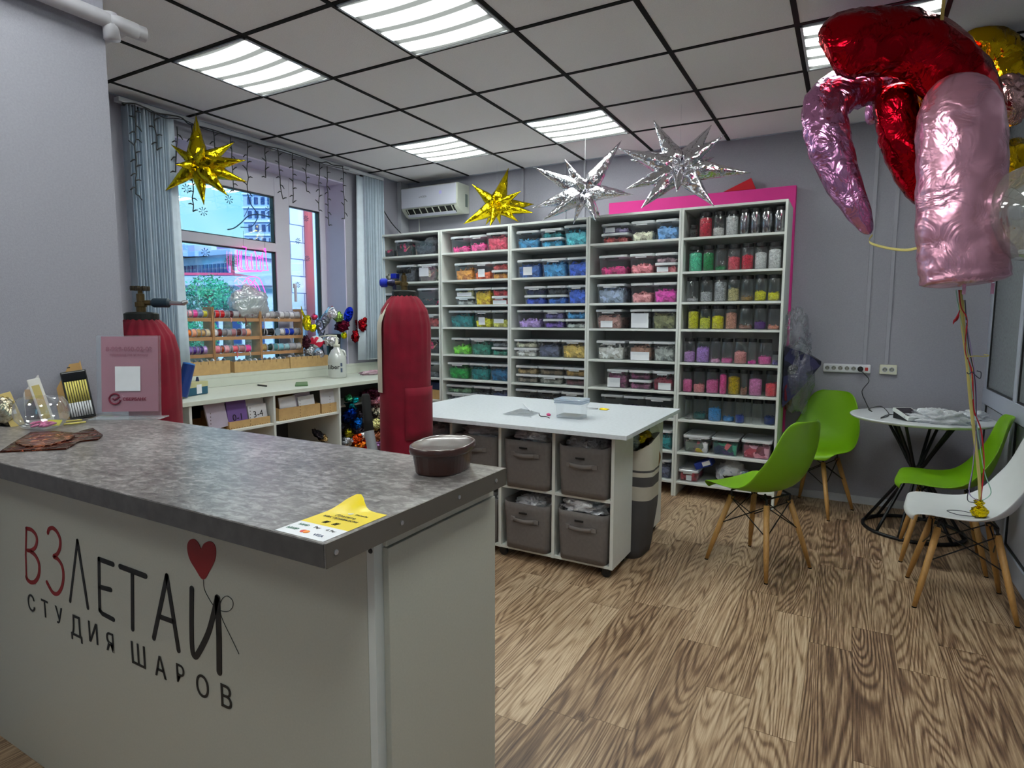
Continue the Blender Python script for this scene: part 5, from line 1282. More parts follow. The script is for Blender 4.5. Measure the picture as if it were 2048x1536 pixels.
# ------------------------------------------------------------------ vertical blinds
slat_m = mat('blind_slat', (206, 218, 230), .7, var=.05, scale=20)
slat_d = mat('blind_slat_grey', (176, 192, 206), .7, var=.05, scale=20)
rail_m = mat('white_rail', (190, 194, 200), .4)
rl = thing('blind_rail', 'long white blind rail along the top of the window wall', 'rail', (XW + .08, 1.3, 2.68))
build('rail_body', MB().box(XW + .05, XW + .105, 1.30, 3.72, 2.672, 2.700), rail_m, rl, bev=.002)
for k in range(3): build('bracket', MB().box(XW, XW + .06, 1.5 + k * 1.0, 1.53 + k * 1.0, 2.678, 2.695), rail_m, rl)
def blinds(y0, y1, n, label, wide_side, seed):
    t = thing('vertical_blind', label, 'blinds', (XW + .08, (y0 + y1) / 2, .95), group='two gathered bunches of vertical blinds')
    rr = random.Random(seed)
    for i in range(n):
        s = i / (n - 1); y = y0 + (y1 - y0) * s
        wide = (i == n - 1 and wide_side > 0) or (i == 0 and wide_side < 0)
        a = math.radians(rr.uniform(-6, 10)) if not wide else math.radians(62 if wide_side > 0 else 70)
        hw = .043
        d = Vector((math.cos(a), math.sin(a), 0))
        c = Vector((XW + .078, y, 0))
        wob = rr.uniform(-.004, .004)
        mb = MB().grid(lambda u, v: c + d * (hw * (2 * v - 1)) + Vector((-d.y, d.x, 0)) * (.004 * (1 - (2 * v - 1) ** 2)) + Vector((0, wob * (1 - u) + (.03 * wide_side * (1 - u) if wide else 0), 2.665 - 1.70 * (1 - u))), 6, 4)
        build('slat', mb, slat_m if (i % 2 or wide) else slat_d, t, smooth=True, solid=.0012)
        build('hook', MB().box(c.x - .008, c.x + .008, y - .006, y + .006, 2.660, 2.676), black_m, t)
    build('bottom_chain', MB().tube([(XW + .12, y0, .975), (XW + .12, y1, .975)], .0018, 5), rail_m, t)
blinds(1.345, 1.61, 15, 'bunch of pale blue vertical blinds left of the window', 1, 3)
blinds(3.43, 3.70, 16, 'bunch of pale blue vertical blinds right of the window, by the shelving', -1, 4)

# ------------------------------------------------------------------ icicle lights
gl = thing('string_lights', 'unlit black icicle light string draped along the blind rail', 'string lights', (XW + .13, 2.4, 2.66))
wire = mat('black_wire', (30, 32, 36), .5)
G1 = lambda cx, cy, x=XW + .135: at(200 + cx / 3.4133, 180 + cy / 3.4133, 0, x)
main = [G1(*p) for p in ((150, 92), (232, 92), (300, 118), (350, 152), (440, 166), (550, 186), (600, 228), (640, 240), (770, 272), (885, 312), (1000, 342), (1128, 382), (1210, 398), (1312, 430), (1405, 462), (1500, 494), (1548, 492), (1590, 512), (1660, 520))]
build('main_cord', MB().tube(smooth_path(main, 4), .0045, 6), wire, gl, smooth=True)
build('main_cord', MB().tube(smooth_path([G1(230, 92), G1(330, 128), G1(440, 190), G1(560, 200), G1(700, 262), G1(830, 300), G1(1000, 350), G1(1200, 410), G1(1400, 470), G1(1560, 515), G1(1700, 545)], 4), .003, 6), wire, gl, smooth=True)
rr = random.Random(5)
for (cx, ca, cb, ex) in ((236, 100, 712, 12), (368, 158, 412, 22), (524, 250, 560, -4), (626, 240, 830, 10), (775, 275, 432, 6), (888, 312, 688, 30), (1004, 342, 700, 6), (1128, 382, 598, 4), (1212, 400, 745, 32), (1312, 430, 772, 6), (1408, 462, 692, 2), (1498, 495, 822, -8), (1548, 520, 925, 12), (1660, 520, 880, 14)):
    n = max(4, int((cb - ca) / 45)); P = []
    for i in range(n + 1):
        s = i / n
        P.append(G1(cx + ex * s + rr.uniform(-5, 5), ca + (cb - ca) * s))
    d = MB().tube(smooth_path(P, 3), .0034, 6)
    dr = build('icicle_drop', d, wire, gl, smooth=True)
    for i in range(1, n + 1):
        q = P[i]; s = 1 if i % 2 else -1
        e_ = rr.uniform(-.03, .03); bl = MB().tube([q, q + Vector((.0, .018 * s, .006 + e_ * .4)), q + Vector((0, .036 * s, e_))], [.0035, .0045, .003], 6); build('bulb', bl, wire, dr, smooth=True)

# ------------------------------------------------------------------ decals on the window
decal = mat('blue_grey_decal', (60, 92, 130), .5)
for i, (px, py) in enumerate(((373, 377), (406.5, 423), (345, 430), (458, 399), (537, 421), (596, 482), (614.6, 517), (595.5, 570), (411, 505), (612, 437))):
    c = at(px, py, 0, XF - .031); mb = MB(); N = 8; r = .034 if px < 560 else .026
    for k in range(N):
        a = 2 * PI * k / N + .2; d = Vector((0, math.cos(a), math.sin(a)))
        mb.tube([c + d * r * .28, c + d * r * .7, c + d * r], [.0016, .0022, .0045], 6, flat=(Vector((1, 0, 0)), d.cross(Vector((1, 0, 0))), 2.2) if False else None)
    o = build('snowflake_sticker', mb, decal, None)
    tag(o, 'blue snowflake sticker, %s' % ['top left of the large pane behind the gold star', 'centre of the upper pane below the gold star', 'at the left edge of the upper pane', 'at the tip of the gold star on the pane', 'over the grey tower at right of upper pane',
        'high on the narrow casement over bricks', 'middle of the narrow casement on the red pole', 'lowest on the narrow casement', 'on the lower pane over the apartment block', 'topmost on the narrow casement'][i], 'sticker', 'snowflake window stickers')
mb = MB()
BR = lambda cx, cy: at(330 + cx / 8.535, 380 + cy / 8.535, 0, XF - .029)
for p, w in ((((1410, 60), (1440, 170), (1480, 270), (1530, 330), (1590, 420)), .0042), (((1070, 675), (1180, 650), (1300, 560), (1430, 440), (1590, 420), (1700, 440), (1810, 462)), .0048), (((1590, 430), (1560, 520), (1470, 630), (1290, 635)), .0038), (((1430, 290), (1390, 380), (1350, 455)), .003), (((1730, 620), (1810, 560)), .003)):
    mb.tube(smooth_path([BR(*q) for q in p], 4), w, 6)
o = build('branch_sticker', mb, decal, None, smooth=True); tag(o, 'dark twig shaped sticker on the upper window pane', 'sticker')

# neon lettering in the window
def neon_m():
    m, n, o = _new('pink_neon'); e = n.nodes.new('ShaderNodeEmission'); e.inputs[0].default_value = rgb(255, 50, 175); e.inputs[1].default_value = 1.7
    n.links.new(e.outputs[0], o.inputs[0]); return m
neon = neon_m()
nn_ = thing('neon_sign', 'glowing pink neon lettering hanging in the window, seen from behind', 'neon sign', at(520, 530, 0, XF + .03))
NG = lambda cx, cy: at(330 + cx / 8.535, 380 + cy / 8.535, 0, XF + .03)
def nt_(pts, k=3, r=.0028):
    build('neon_tube', MB().tube(smooth_path([NG(*p) for p in pts], k), r, 6), neon, nn_, smooth=True)
nt_([(1232, 1025), (1236, 1200), (1243, 1335), (1275, 1380), (1340, 1390), (1500, 1392), (1650, 1388)])
nt_([(1275, 1040), (1278, 1200), (1282, 1320), (1310, 1370)])
nt_([(1308, 1040), (1305, 1200), (1310, 1320), (1345, 1372), (1500, 1375), (1745, 1372), (1752, 1350), (1728, 1200), (1716, 1012), (1700, 1005), (1695, 1050)])
nt_([(1330, 960), (1345, 975), (1385, 985), (1376, 1100), (1385, 1300), (1420, 1362), (1480, 1375)])
nt_([(1405, 1190), (1415, 1300), (1440, 1350)]); nt_([(1470, 1090), (1478, 1230), (1490, 1350)]); nt_([(1530, 1040), (1560, 1130), (1565, 1340), (1590, 1365)])
nt_([(1590, 1110), (1600, 1180), (1615, 1120), (1632, 1180), (1650, 1110)]); nt_([(1625, 1200), (1632, 1355)]); nt_([(1665, 1060), (1676, 1360)])
NB = lambda cx, cy: (8.535 * (200 + cx / 3.4133 - 330), 8.535 * (180 + cy / 3.4133 - 380))
nt_([NB(*p) for p in ((985, 1310), (1010, 1280), (1050, 1275), (1085, 1285), (1105, 1320), (1132, 1392))])
nt_([NB(*p) for p in ((990, 1325), (1030, 1345), (1060, 1380), (1080, 1400))]); nt_([NB(*p) for p in ((1010, 1290), (1040, 1310), (1065, 1350))]); nt_([NB(*p) for p in ((1060, 1290), (1030, 1330), (1010, 1300))]); nt_([NB(*p) for p in ((1050, 1300), (1075, 1330), (1100, 1390))])
build('hanging_wire', MB().tube([NG(1335, 965), NG(1335, 700)], .0012, 5).tube([NG(1705, 1005), NG(1705, 730)], .0012, 5), wire, nn_)

# ------------------------------------------------------------------ starburst foil balloons
def starburst(name, label, cpx, plane, tips, m, width=.30, group='starburst foil balloons'):
    c = at(cpx[0], cpx[1], plane[0], plane[1]); d0 = (c - CP).dot(FW)
    t = thing(name, label, 'foil balloon', c, group=group)
    for i, (px, py, f) in enumerate(tips):
        v = (RT * (px - cpx[0]) - UP * (py - cpx[1])) * d0 / FPX
        L2 = .25
        v = v - FW * (f * .20)
        L = v.length; dr = v / L
        n = 14; N = 12; X = dr.orthogonal().normalized(); Y = dr.cross(X); loops = []
        W = width * .5 * min(.30, .25 * L + .0) / .5
        W = max(.034, min(.062, L * .175))
        for k in range(n + 1):
            s = k / n
            r = W * (math.sin(min(1, s / .22) * PI / 2) ** .7) * (1 - max(0, (s - .22) / .78)) ** 1.05 + .0015 if s > 0 else W * .35
            ring = []
            for j in range(N):
                a = 2 * PI * j / N
                w = 1 + .10 * math.cos(2 * a + i) + .10 * noise.noise(Vector((s * 9, a * 2, i * 5.0)))
                ring.append(c + dr * (L * (.03 + .97 * s)) + (X * math.cos(a) + Y * math.sin(a)) * r * w)
            loops.append(ring)
        build('spike', MB().loops(loops), m, t, smooth=True)
    build('hanging_thread', MB().tube([c, Vector((c.x, c.y, H - .004))], .0006, 4), rail_m, t)
    return t
gold = foil('gold_foil', (214, 190, 22), .17, .35, 14); silver = foil('silver_foil', (222, 222, 228), .12, .35, 12)
starburst('starburst_balloon', 'gold starburst foil balloon hanging at the window among the light strings', (395, 330), (0, XW + .26),
          [(392, 231, 0), (459, 278, -.3), (497, 325, .2), (486, 358, -.3), (464, 397, .3), (408, 410, 0), (338, 385, .2), (347, 350, -.6), (349, 294, .2), (432, 312, .8), (400, 300, -1), (375, 345, .7), (360, 300, -.6)], gold)
s2 = starburst('starburst_balloon', 'small gold starburst foil balloon standing on the second shelving unit', (994, 412), (1, 3.86),
          [(1017, 336, 0), (945, 372, .2), (962, 372, -.5), (1041, 391, .6), (1069, 403, -.4), (1066, 428, .2), (1037, 446, .2), (1000, 445, -.3), (980, 459, .4), (927, 449, .1), (990, 430, .9), (970, 440, -.8)], gold)
starburst('starburst_balloon', 'silver starburst foil balloon in the middle, left of the largest one', (1169, 385), (1, 3.50),
          [(1242, 283, .1), (1128, 327, .4), (1067, 336, .1), (1064, 419, .2), (1083, 446, .3), (1189, 449, .4), (1206, 427, -.6), (1264, 394, .3), (1256, 371, -.7), (1150, 440, -.6), (1190, 350, -.9), (1120, 380, -.9)], silver)
starburst('starburst_balloon', 'largest silver starburst foil balloon, right, above the pink board', (1359, 338), (1, 3.18),
          [(1306, 243, .1), (1427, 245, -.2), (1438, 282, .5), (1441, 300, -.6), (1497, 350, .2), (1422, 418, .3), (1278, 422, .3), (1250, 382, .2), (1236, 300, .1), (1269, 306, -.6), (1340, 400, .8), (1380, 300, -.9), (1330, 350, .9)], silver)

# ------------------------------------------------------------------ foil number balloons on the right
def foil_sweep(pts, rad, n=34, k=7, seed=0, flat=.62, wr=.07, facing=None, seam=True):
    P = smooth_path(pts, k); m = len(P)
    rs = [rad(i / (m - 1)) for i in range(m)]
    loops = []
    for i in range(m):
        t = (P[min(m - 1, i + 1)] - P[max(0, i - 1)]).normalized()
        X = t.cross(FW).normalized(); Y = X.cross(t).normalized()
        ring = []
        for j in range(n):
            a = 2 * PI * j / n; s = i / (m - 1)
            L = i * .0 + s * 12
            w = 1 + wr * (1 - 2 * abs(noise.noise(Vector((math.cos(a) * 2.2, math.sin(a) * 2.2, L * .8 + seed))))) * 1.0 + wr * .6 * noise.noise(Vector((math.cos(a) * 5, math.sin(a) * 5, L * 2.4 + seed)))
            crease = wr * .5 * math.sin(L * 5 + 3 * noise.noise(Vector((a, L, seed)))) * abs(math.cos(a)) ** 6
            r = rs[i] * (w + crease)
            ring.append(P[i] + X * r * math.cos(a) + Y * r * flat * math.sin(a))
        loops.append(ring)
    return MB().loops(loops)
def cap(s, a=.08, b=.08, e0=.15, e1=.15):
    q = 1.0
    if s < a: q = max(e0, math.sqrt(max(0, 1 - (1 - s / a) ** 2)))
    if s > 1 - b: q = min(q, max(e1, math.sqrt(max(0, 1 - (1 - (1 - s) / b) ** 2))))
    return q
red_f = foil('red_foil', (176, 8, 28), .16, .45, 7); pink_f = foil('rose_pink_foil', (226, 164, 188), .27, .35, 7, metal=.75); mauve_f = foil('mauve_foil', (196, 134, 180), .22, .5, 9, metal=.9)
gold_f = foil('gold_number_foil', (216, 172, 20), .17, .5, 10); rosegold_f = foil('rose_gold_foil', (196, 150, 150), .18, .6, 12)
d1 = 2.62
def FB(name, label, mb, m, extra=None):
    c = sum(mb.v, Vector()) / len(mb.v)
    t = thing(name, label, 'foil balloon', c, group='foil number balloons floating under the ceiling')
    build('balloon_body', mb, m, t, smooth=True)
    return t
k_ = d1 / FPX
FB('number_balloon', 'big red foil number balloon arching under the ceiling', foil_sweep([dep(1655, 118, d1 + .05), dep(1700, 90, d1), dep(1760, 84, d1), dep(1830, 92, d1), dep(1895, 140, d1), dep(1945, 215, d1 + .02), dep(1965, 290, d1 + .05)], lambda s: 62 * k_ * cap(s, .10, .30, .6, .3), seed=1, flat=.8), red_f)
FB('number_balloon', 'narrow red foil limb hanging behind the large pink balloon', foil_sweep([dep(1790, 170, d1 + .16), dep(1795, 220, d1 + .16), dep(1812, 290, d1 + .16), dep(1850, 370, d1 + .18), dep(1880, 410, d1 + .2)], lambda s: 45 * k_ * cap(s, .22, .45, .3, .25), seed=4, flat=.8), red_f)
pb = FB('number_balloon', 'large pale pink foil number one balloon hanging upright in front', foil_sweep([dep(1924, 150, d1 - .16), dep(1922, 215, d1 - .16), dep(1922, 300, d1 - .16), dep(1921, 430, d1 - .16), dep(1926, 520, d1 - .16), dep(1930, 570, d1 - .16)], lambda s: 81 * (d1 - .16) / FPX * cap(s, .34, .06, .12, .6), seed=7, flat=.7, wr=.045), pink_f)
tb = MB()
for px, py in ((1873, 562), (1928, 578), (1985, 577)):
    tb.box(*(lambda q: (q.x - .006, q.x + .006, q.y - .002, q.y + .002, q.z - .022, q.z + .022))(dep(px, py, d1 - .16)))
build('valve_tab', tb, pink_f, pb)
FB('number_balloon', 'mauve pink foil balloon bent down at the left, tip tied with ribbon', foil_sweep([dep(1800, 148, d1 + .24), dep(1745, 165, d1 + .22), dep(1690, 180, d1 + .2), dep(1652, 210, d1 + .18), dep(1655, 270, d1 + .16), dep(1680, 350, d1 + .14), dep(1715, 420, d1 + .12), dep(1740, 468, d1 + .12)], lambda s: (44 - 14 * max(0, s - .6) / .4) * k_ * cap(s, .1, .5, .4, .10), seed=9, flat=.75, wr=.09), mauve_f)
FB('number_balloon', 'mauve pink foil fragment showing behind the red limb', foil_sweep([dep(1752, 195, d1 + .35), dep(1745, 225, d1 + .35), dep(1750, 248, d1 + .35)], lambda s: 16 * k_ * cap(s, .3, .3), seed=19, flat=.8, k=5), mauve_f)
FB('number_balloon', 'shiny gold foil balloon at the upper right corner', foil_sweep([dep(1930, 90, d1 + .3), dep(1975, 88, d1 + .3), dep(2010, 110, d1 + .3), dep(2012, 160, d1 + .3), dep(1975, 195, d1 + .32)], lambda s: 36 * k_ * 1.1 * cap(s, .2, .25, .3, .4), seed=11, flat=.8, wr=.12), gold_f)
FB('number_balloon', 'gold foil balloon lower at the right edge', foil_sweep([dep(1985, 340, d1 + .3), dep(2020, 325, d1 + .3), dep(2060, 330, d1 + .3)], lambda s: 44 * k_ * 1.1 * cap(s, .3, .3, .3, .3), seed=13, flat=.8, wr=.14), gold_f)
FB('number_balloon', 'crumpled rose gold foil balloon at the right edge', foil_sweep([dep(1990, 225, d1 + .12), dep(2018, 200, d1 + .12), dep(2045, 175, d1 + .12)], lambda s: 44 * k_ * cap(s, .3, .3, .4, .4), seed=15, flat=.8, wr=.16), rosegold_f)
FB('number_balloon', 'orange copper foil tip between the red limb and pink balloon', foil_sweep([dep(1838, 345, d1 + .3), dep(1834, 375, d1 + .3), dep(1840, 402, d1 + .3)], lambda s: 12 * k_ * cap(s, .3, .4), seed=17, flat=.8, k=5), foil('copper_foil', (196, 112, 40), .2, .4, 10))
q = dep(2066, 425, d1 - .28)
cb = thing('confetti_balloon', 'clear round balloon with silver confetti at the right edge', 'balloon', q, group=None)
build('balloon_skin', MB().blob(q, (.165, .165, .185), .02, 3, 36, 24), plastic('clear_latex', tint=(190, 186, 170), alpha=.28, diff=.5, rough=.06), cb, smooth=True)
mb = MB(); rr = random.Random(8)
for i in range(260):
    v = Vector((rr.gauss(0, 1), rr.gauss(0, 1), rr.gauss(0, 1))).normalized()
    c = q + Vector((v.x * .159, v.y * .159, v.z * .179)); X = v.orthogonal().normalized(); Y = v.cross(X); s = rr.uniform(.0015, .004)
    mb.prism([c + X * s, c + Y * s, c - X * s, c - Y * s], v, .0005)
build('confetti_flakes', mb, mat('silver_flake', (225, 220, 200), .2, metal=1), cb)
cb.children[-1]['kind'] = 'stuff'
# ribbons down to the weight on the white chair
wt = at(1967, 1022, 1, 2.55)
wp = Vector((4.462, 2.53, .462))
rib = {'yellow': mat('yellow_ribbon', (214, 200, 120), .45), 'red': mat('red_ribbon', (190, 24, 40), .4), 'dark': mat('dark_ribbon', (50, 50, 66), .4), 'lilac': mat('lilac_ribbon', (170, 150, 200), .4), 'mint': mat('mint_ribbon2', (160, 205, 190), .4)}
def wd(px, py):
    s = (py - 575) / (1020 - 575); return dep(px, py, (d1 - .08) * (1 - s) + ((wp - CP).dot(FW)) * s)
def ribbon(lab, key, pts, r=.003, flat=False):
    P = smooth_path([wd(*p) if p[1] < 1010 else wp + Vector((0, 0, .05)) for p in pts], 5)
    mb = MB()
    if flat: mb.tube(P, r, 6, flat=(RT, FW, .18))
    else: mb.tube(P, r, 6)
    o = build('balloon_ribbon', mb, rib[key], None, smooth=True); tag(o, lab, 'ribbon', 'ribbons from the balloons to the gold weight')
ribbon('widest pale yellow ribbon running down to the gold weight', 'yellow', [(1921, 580), (1924, 640), (1934, 720), (1941, 800), (1950, 880), (1958, 950), (1967, 1015)], .0085, True)
ribbon('thin yellow ribbon twisting beside the wide pale one', 'yellow', [(1927, 600), (1933, 700), (1946, 720), (1942, 780), (1948, 850), (1956, 930), (1967, 1015)], .003, True)
ribbon('long red ribbon twisting behind the pale yellow one', 'red', [(1918, 580), (1922, 615), (1934, 640), (1930, 700), (1944, 745), (1948, 820), (1962, 860), (1968, 930), (1967, 1015)], .0028)
ribbon('thin dark ribbon down to the left of the weight', 'dark', [(1930, 600), (1937, 690), (1950, 760), (1952, 850), (1944, 950), (1935, 1000), (1960, 1015)], .002)
ribbon('lilac ribbon hanging lowest at the left of the weight', 'lilac', [(1932, 640), (1950, 750), (1953, 830), (1946, 930), (1938, 985), (1955, 1015)], .002)
ribbon('mint ribbon curling at the right of the weight', 'mint', [(1912, 580), (1916, 610), (1932, 700), (1952, 840), (1968, 940), (1982, 985), (1972, 1015)], .002)
P = [dep(1745, 470, d1 + .1), dep(1738, 480, d1 + .08), dep(1745, 488, d1 + .05), dep(1780, 497, d1), dep(1815, 500, d1 - .05), dep(1845, 493, d1 - .1)]
o = build('balloon_ribbon', MB().tube(smooth_path(P, 5), .006, 6, flat=(UP, FW, .2)), rib['yellow'], None, smooth=True); tag(o, 'cream ribbon tied to the mauve balloon tip running right', 'ribbon')
o = build('balloon_ribbon', MB().tube([dep(1888, -8, 2.1), dep(1884, 40, 2.3)], .007, 6, flat=(RT, FW, .2)), rib['yellow'], None); tag(o, 'yellow ribbon at the top edge above the red balloon', 'ribbon')
P = [dep(1921, 617, d1 - .05), dep(1916, 630, d1 - .06), dep(1907, 645, d1 - .06), dep(1908, 642, d1 - .06), dep(1916, 636, d1 - .05), dep(1921, 620, d1 - .05)]
o = build('ribbon_bow', MB().tube(smooth_path(P, 4), .007, 6, flat=(UP, FW, .3)), rib['red'], None, smooth=True); tag(o, 'small red ribbon loop knotted below the pink balloon', 'ribbon')
o = build('ribbon_loop', MB().tube(smooth_path([dep(1934, 745, d1 - .03), dep(1938, 748, d1 - .03), dep(1944, 744, d1 - .03), dep(1950, 750, d1 - .03), dep(1960, 757, d1 - .02), dep(1962, 745, d1 - .02), dep(1954, 742, d1 - .02)], 4), .002, 6), rib['dark'], None, smooth=True); tag(o, 'black ribbon loop knotted halfway down the ribbons', 'ribbon')
o = build('ribbon_loop', MB().tube(smooth_path([dep(1934, 714, d1 - .03), dep(1950, 712, d1 - .03), dep(1970, 713, d1 - .02), dep(1978, 711, d1 - .02), dep(1968, 709, d1 - .02)], 4), .0022, 6), rib['yellow'], None, smooth=True); tag(o, 'yellow ribbon loop sticking out to the right, halfway down', 'ribbon')
wg = thing('balloon_weight', 'gold foil balloon weight sitting on the white chair', 'weight', wp)
build('weight_body', MB().blob(wp + Vector((0, 0, .0)), (.034, .034, .027), .22, 5, 24, 14, fr=3), foil('gold_weight_foil', (222, 196, 20), .15, .6, 40), wg, smooth=True)
build('weight_top', MB().blob(wp + Vector((0, 0, .030)), (.012, .012, .010), .1, 6, 12, 8).blob(wp + Vector((-.008, 0, .046)), (.018, .014, .012), .6, 8, 16, 10), MATS['gold_weight_foil'], wg, smooth=True)
o = build('ribbon_coil', MB().tube(smooth_path([wp + Vector(v) for v in ((-.01, -.02, -.018), (-.08, -.03, -.018), (-.12, .02, -.018), (-.07, .05, -.018), (-.02, .03, -.018))], 5), .0018, 5), rib['dark'], None, smooth=True); tag(o, 'loop of dark ribbon lying on the white chair seat', 'ribbon')
# ------------------------------------------------------------------ worktop along the window
WZ, WX = .84, .43
wt_ = thing('worktop', 'long white worktop under the window with open cubbies', 'worktop', (0, 2.4, 0))
build('work_surface', MB().box(XW + .012, WX, .42, YS - .004, WZ - .028, WZ), white_lam, wt_, bev=.002)
yc_ = [.60] + [at(px, 840, 0, WX - .01).y for px in (378.5, 547.5, 678.5)]
for y in yc_:
    build('upright', MB().box(XW + .03, WX - .008, y, y + .018, 0, WZ - .029), white_edge, wt_, bev=.001)
zs = at(497, 855, 0, WX - .01).z
for a, b in zip(yc_[:-1], yc_[1:]):
    build('shelf', MB().box(XW + .03, WX - .010, a + .0185, b - .0005, zs - .016, zs), white_edge, wt_, bev=.001)
build('shelf', MB().box(XW + .03, WX - .25, yc_[-1] + .0185, YS - .01, zs - .016, zs), white_edge, wt_)
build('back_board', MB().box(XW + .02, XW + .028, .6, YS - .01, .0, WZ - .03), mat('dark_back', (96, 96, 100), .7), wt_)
# kraft filing boxes
def kbox(px0, px1, pyt, label, cards, tilt=0):
    x = WX - .035
    y0 = at(px0, 850, 0, x).y; y1 = at(px1, 850, 0, x).y
    zt = at((px0 + px1) / 2, pyt, 0, x).z
    zb = zs + .001
    t = thing('kraft_box', label, 'box', (x - .15, (y0 + y1) / 2, zb), group='kraft boxes of number cards under the worktop')
    th = .004
    m = MB().box(x - th, x, y0, y1, zb, zt).box(x - .30, x - .30 + th, y0, y1, zb, zt + .06).box(x - .30 + th, x - th, y0, y0 + th, zb, zt).box(x - .30 + th, x - th, y1 - th, y1, zb, zt).box(x - .30 + th, x - th, y0 + th, y1 - th, zb, zb + th)
    m.prism([(x - th, y0, zt), (x - .30, y0, zt), (x - .30, y0, zt + .06)], (0, 1, 0), th)
    build('box_body', m, kraft, t)
    n = MB(); k = int((y1 - y0) / .02)
    for i in range(k): n.box(x, x + .0006, y0 + .01 + i * .02, y0 + .018 + i * .02, zb + .003, zb + .006)
    for i in range(6): n.box(x, x + .0006, (y0 + y1) / 2 - .002, (y0 + y1) / 2 + .002, zb + .01 + i * .022, zb + .018 + i * .022)
    build('slots', n, mat('burnt_slot', (70, 50, 30), .8), t)
    for i, (s0, s1, hh, col, txt, tl) in enumerate(cards):
        a = y0 + (y1 - y0) * s0; b = y0 + (y1 - y0) * s1
        O = Vector((x - .012 - .02 * (i % 2), a, zb + .01)); U = Vector((0, math.cos(tl), math.sin(tl))); V = Vector((-.12, -math.sin(tl), math.cos(tl))).normalized(); N = Vector((1, 0, .12)).normalized()
        t2 = thing('number_card', '%s card standing in a kraft box, %s' % (txt[0], label.split(',')[-1].strip()), 'card', O, group='cards standing in the kraft boxes')
        build('card', MB().fbox(O, U, V, N, 0, b - a, 0, hh, -.012, 0), mat('card_%d_%d_%d' % col, col, .6), t2, bev=.002)
        if txt[1]:
            text('number', txt[1], .062, O + U * (b - a) * .5 + V * (hh - .085) + N * .0005, U, V, ink, t2, depth=.0003)
    return t
kbox(378, 463, 868, 'kraft box cut off by the counter, leftmost cubby', [(.5, .98, .17, (190, 180, 200), ('lilac', ''), .12), (.55, 1.02, .115, (222, 220, 226), ('white', '2'), .15)])
kbox(459, 541, 838, 'kraft box with 0-1 and 3-4 cards, left cubby', [(.02, .48, .185, (120, 90, 160), ('purple', ''), .02), (.03, .47, .155, (30, 110, 90), ('green', ''), .02), (.03, .47, .125, (226, 226, 232), ('white 0-1', '0-1'), .02), (.52, .98, .165, (214, 212, 216), ('grey-white', ''), .05), (.52, .98, .125, (226, 226, 232), ('white 3-4', '3-4'), .05)])
kbox(559, 641, 812, 'kraft box with two white packs, middle cubby', [(.08, .46, .155, (222, 220, 226), ('left white', ''), .02), (.50, .88, .165, (200, 190, 210), ('pale lilac', ''), .03), (.53, .93, .14, (226, 226, 232), ('right white', ''), .05)])
kbox(645, 677, 806, 'narrow kraft box with a white pack, right cubby', [(.08, .92, .17, (214, 214, 222), ('single white', ''), .0)])
# things on the worktop
WT_ = lambda px, py, dz=0: at(px, py, 2, WZ + .001 + dz)
b0 = WT_(410, 792)
bx = thing('adhesive_carton', 'small teal and cream carton with white label on the worktop', 'box', WT_(395, 792))
O = WT_(374, 794); U = (WT_(417, 787) - O); w_ = U.length; U.normalize(); N = Vector((-U.y, U.x, 0)); V = Vector((0, 0, 1))
build('carton', MB().fbox(O, U, N, V, 0, w_, 0, .09, 0, .085), mat('teal_carton', (26, 84, 108), .5), bx, bev=.006)
build('cream_band', MB().fbox(O, U, N, V, .0, w_ * 1.0, -.001, .091, .052, .087), mat('cream_band', (190, 186, 140), .6), bx, bev=.002)
build('white_label', MB().fbox(O, U, N, V, w_ * .45, w_ * .68, -.002, 0, .01, .07), paper, bx)
build('spout', MB().lathe([(.012, 0), (.006, .03)], O + U * w_ * .78 + N * .045 + V * .086, 12), mat('navy_spout', (28, 44, 80), .4), bx)
tb_ = WT_(362, 797); tt = dep(377, 733, (tb_ - CP).dot(FW) + .03)
tc_ = thing('cardboard_tube', 'dark blue tube leaning beside the teal carton', 'tube', tb_)
ax = (tt - tb_).normalized()
build('tube_body', MB().lathe([(.034, .0), (.036, .02), (.036, (tt - tb_).length)], tb_ + Vector((0, 0, .03)) * 0 + ax * .012, 24, axis=ax), mat('navy_tube', (16, 50, 120), .4), tc_, smooth=False)
build('tube_cap', MB().lathe([(.036, 0), (.036, .008), (.031, .009)], tb_ + ax * ((tt - tb_).length + .0125), 24, axis=ax), mat('light_blue_cap', (70, 140, 225), .35), tc_, smooth=False)
o = build('marker', MB().tube([WT_(516, 770, .005), WT_(533, 772, .005)], .006, 8), black_m, None); tag(o, 'short black marker lying on the worktop', 'marker')
a, b, c, d = WT_(590, 773), WT_(616, 772), WT_(615, 766), WT_(592, 767)
o = build('green_tape', MB().prism([a, b, c, d], (0, 0, 1), .012), mat('green_box', (96, 130, 88), .5), None, bev=.002); tag(o, 'small flat green packet on the worktop', 'packet')
pk = build('pink_film', MB().blob(WT_(742, 746, .012), (.06, .11, .022), .6, 14, 26, 14, ridge=True), plastic('pink_film', tint=(240, 185, 205), alpha=.6, diff=.6, bump=.6), None, smooth=True); tag(pk, 'crumpled pale pink film lying at the far end of the worktop', 'film')
pbp = WT_(675, 755)
rj = abs((WT_(693, 755) - WT_(657, 755)).dot(RT)) / 2
jg = thing('pump_bottle', 'white gallon bottle with pump standing on the worktop', 'bottle', pbp)
hz = at(675, 672, 1, pbp.y).z - WZ
B = [(rj * .9, 0), (rj, .01), (rj, hz * .40), (rj * .96, hz * .5), (rj * .60, hz * .66), (rj * .36, hz * .70), (rj * .33, hz * .74)]
build('bottle_body', MB().lathe([(r, WZ + .001 + z) for r, z in B], (pbp.x, pbp.y, 0), 32), plastic('milky_hdpe', tint=(220, 222, 218), alpha=.75, diff=.85), jg, smooth=True)
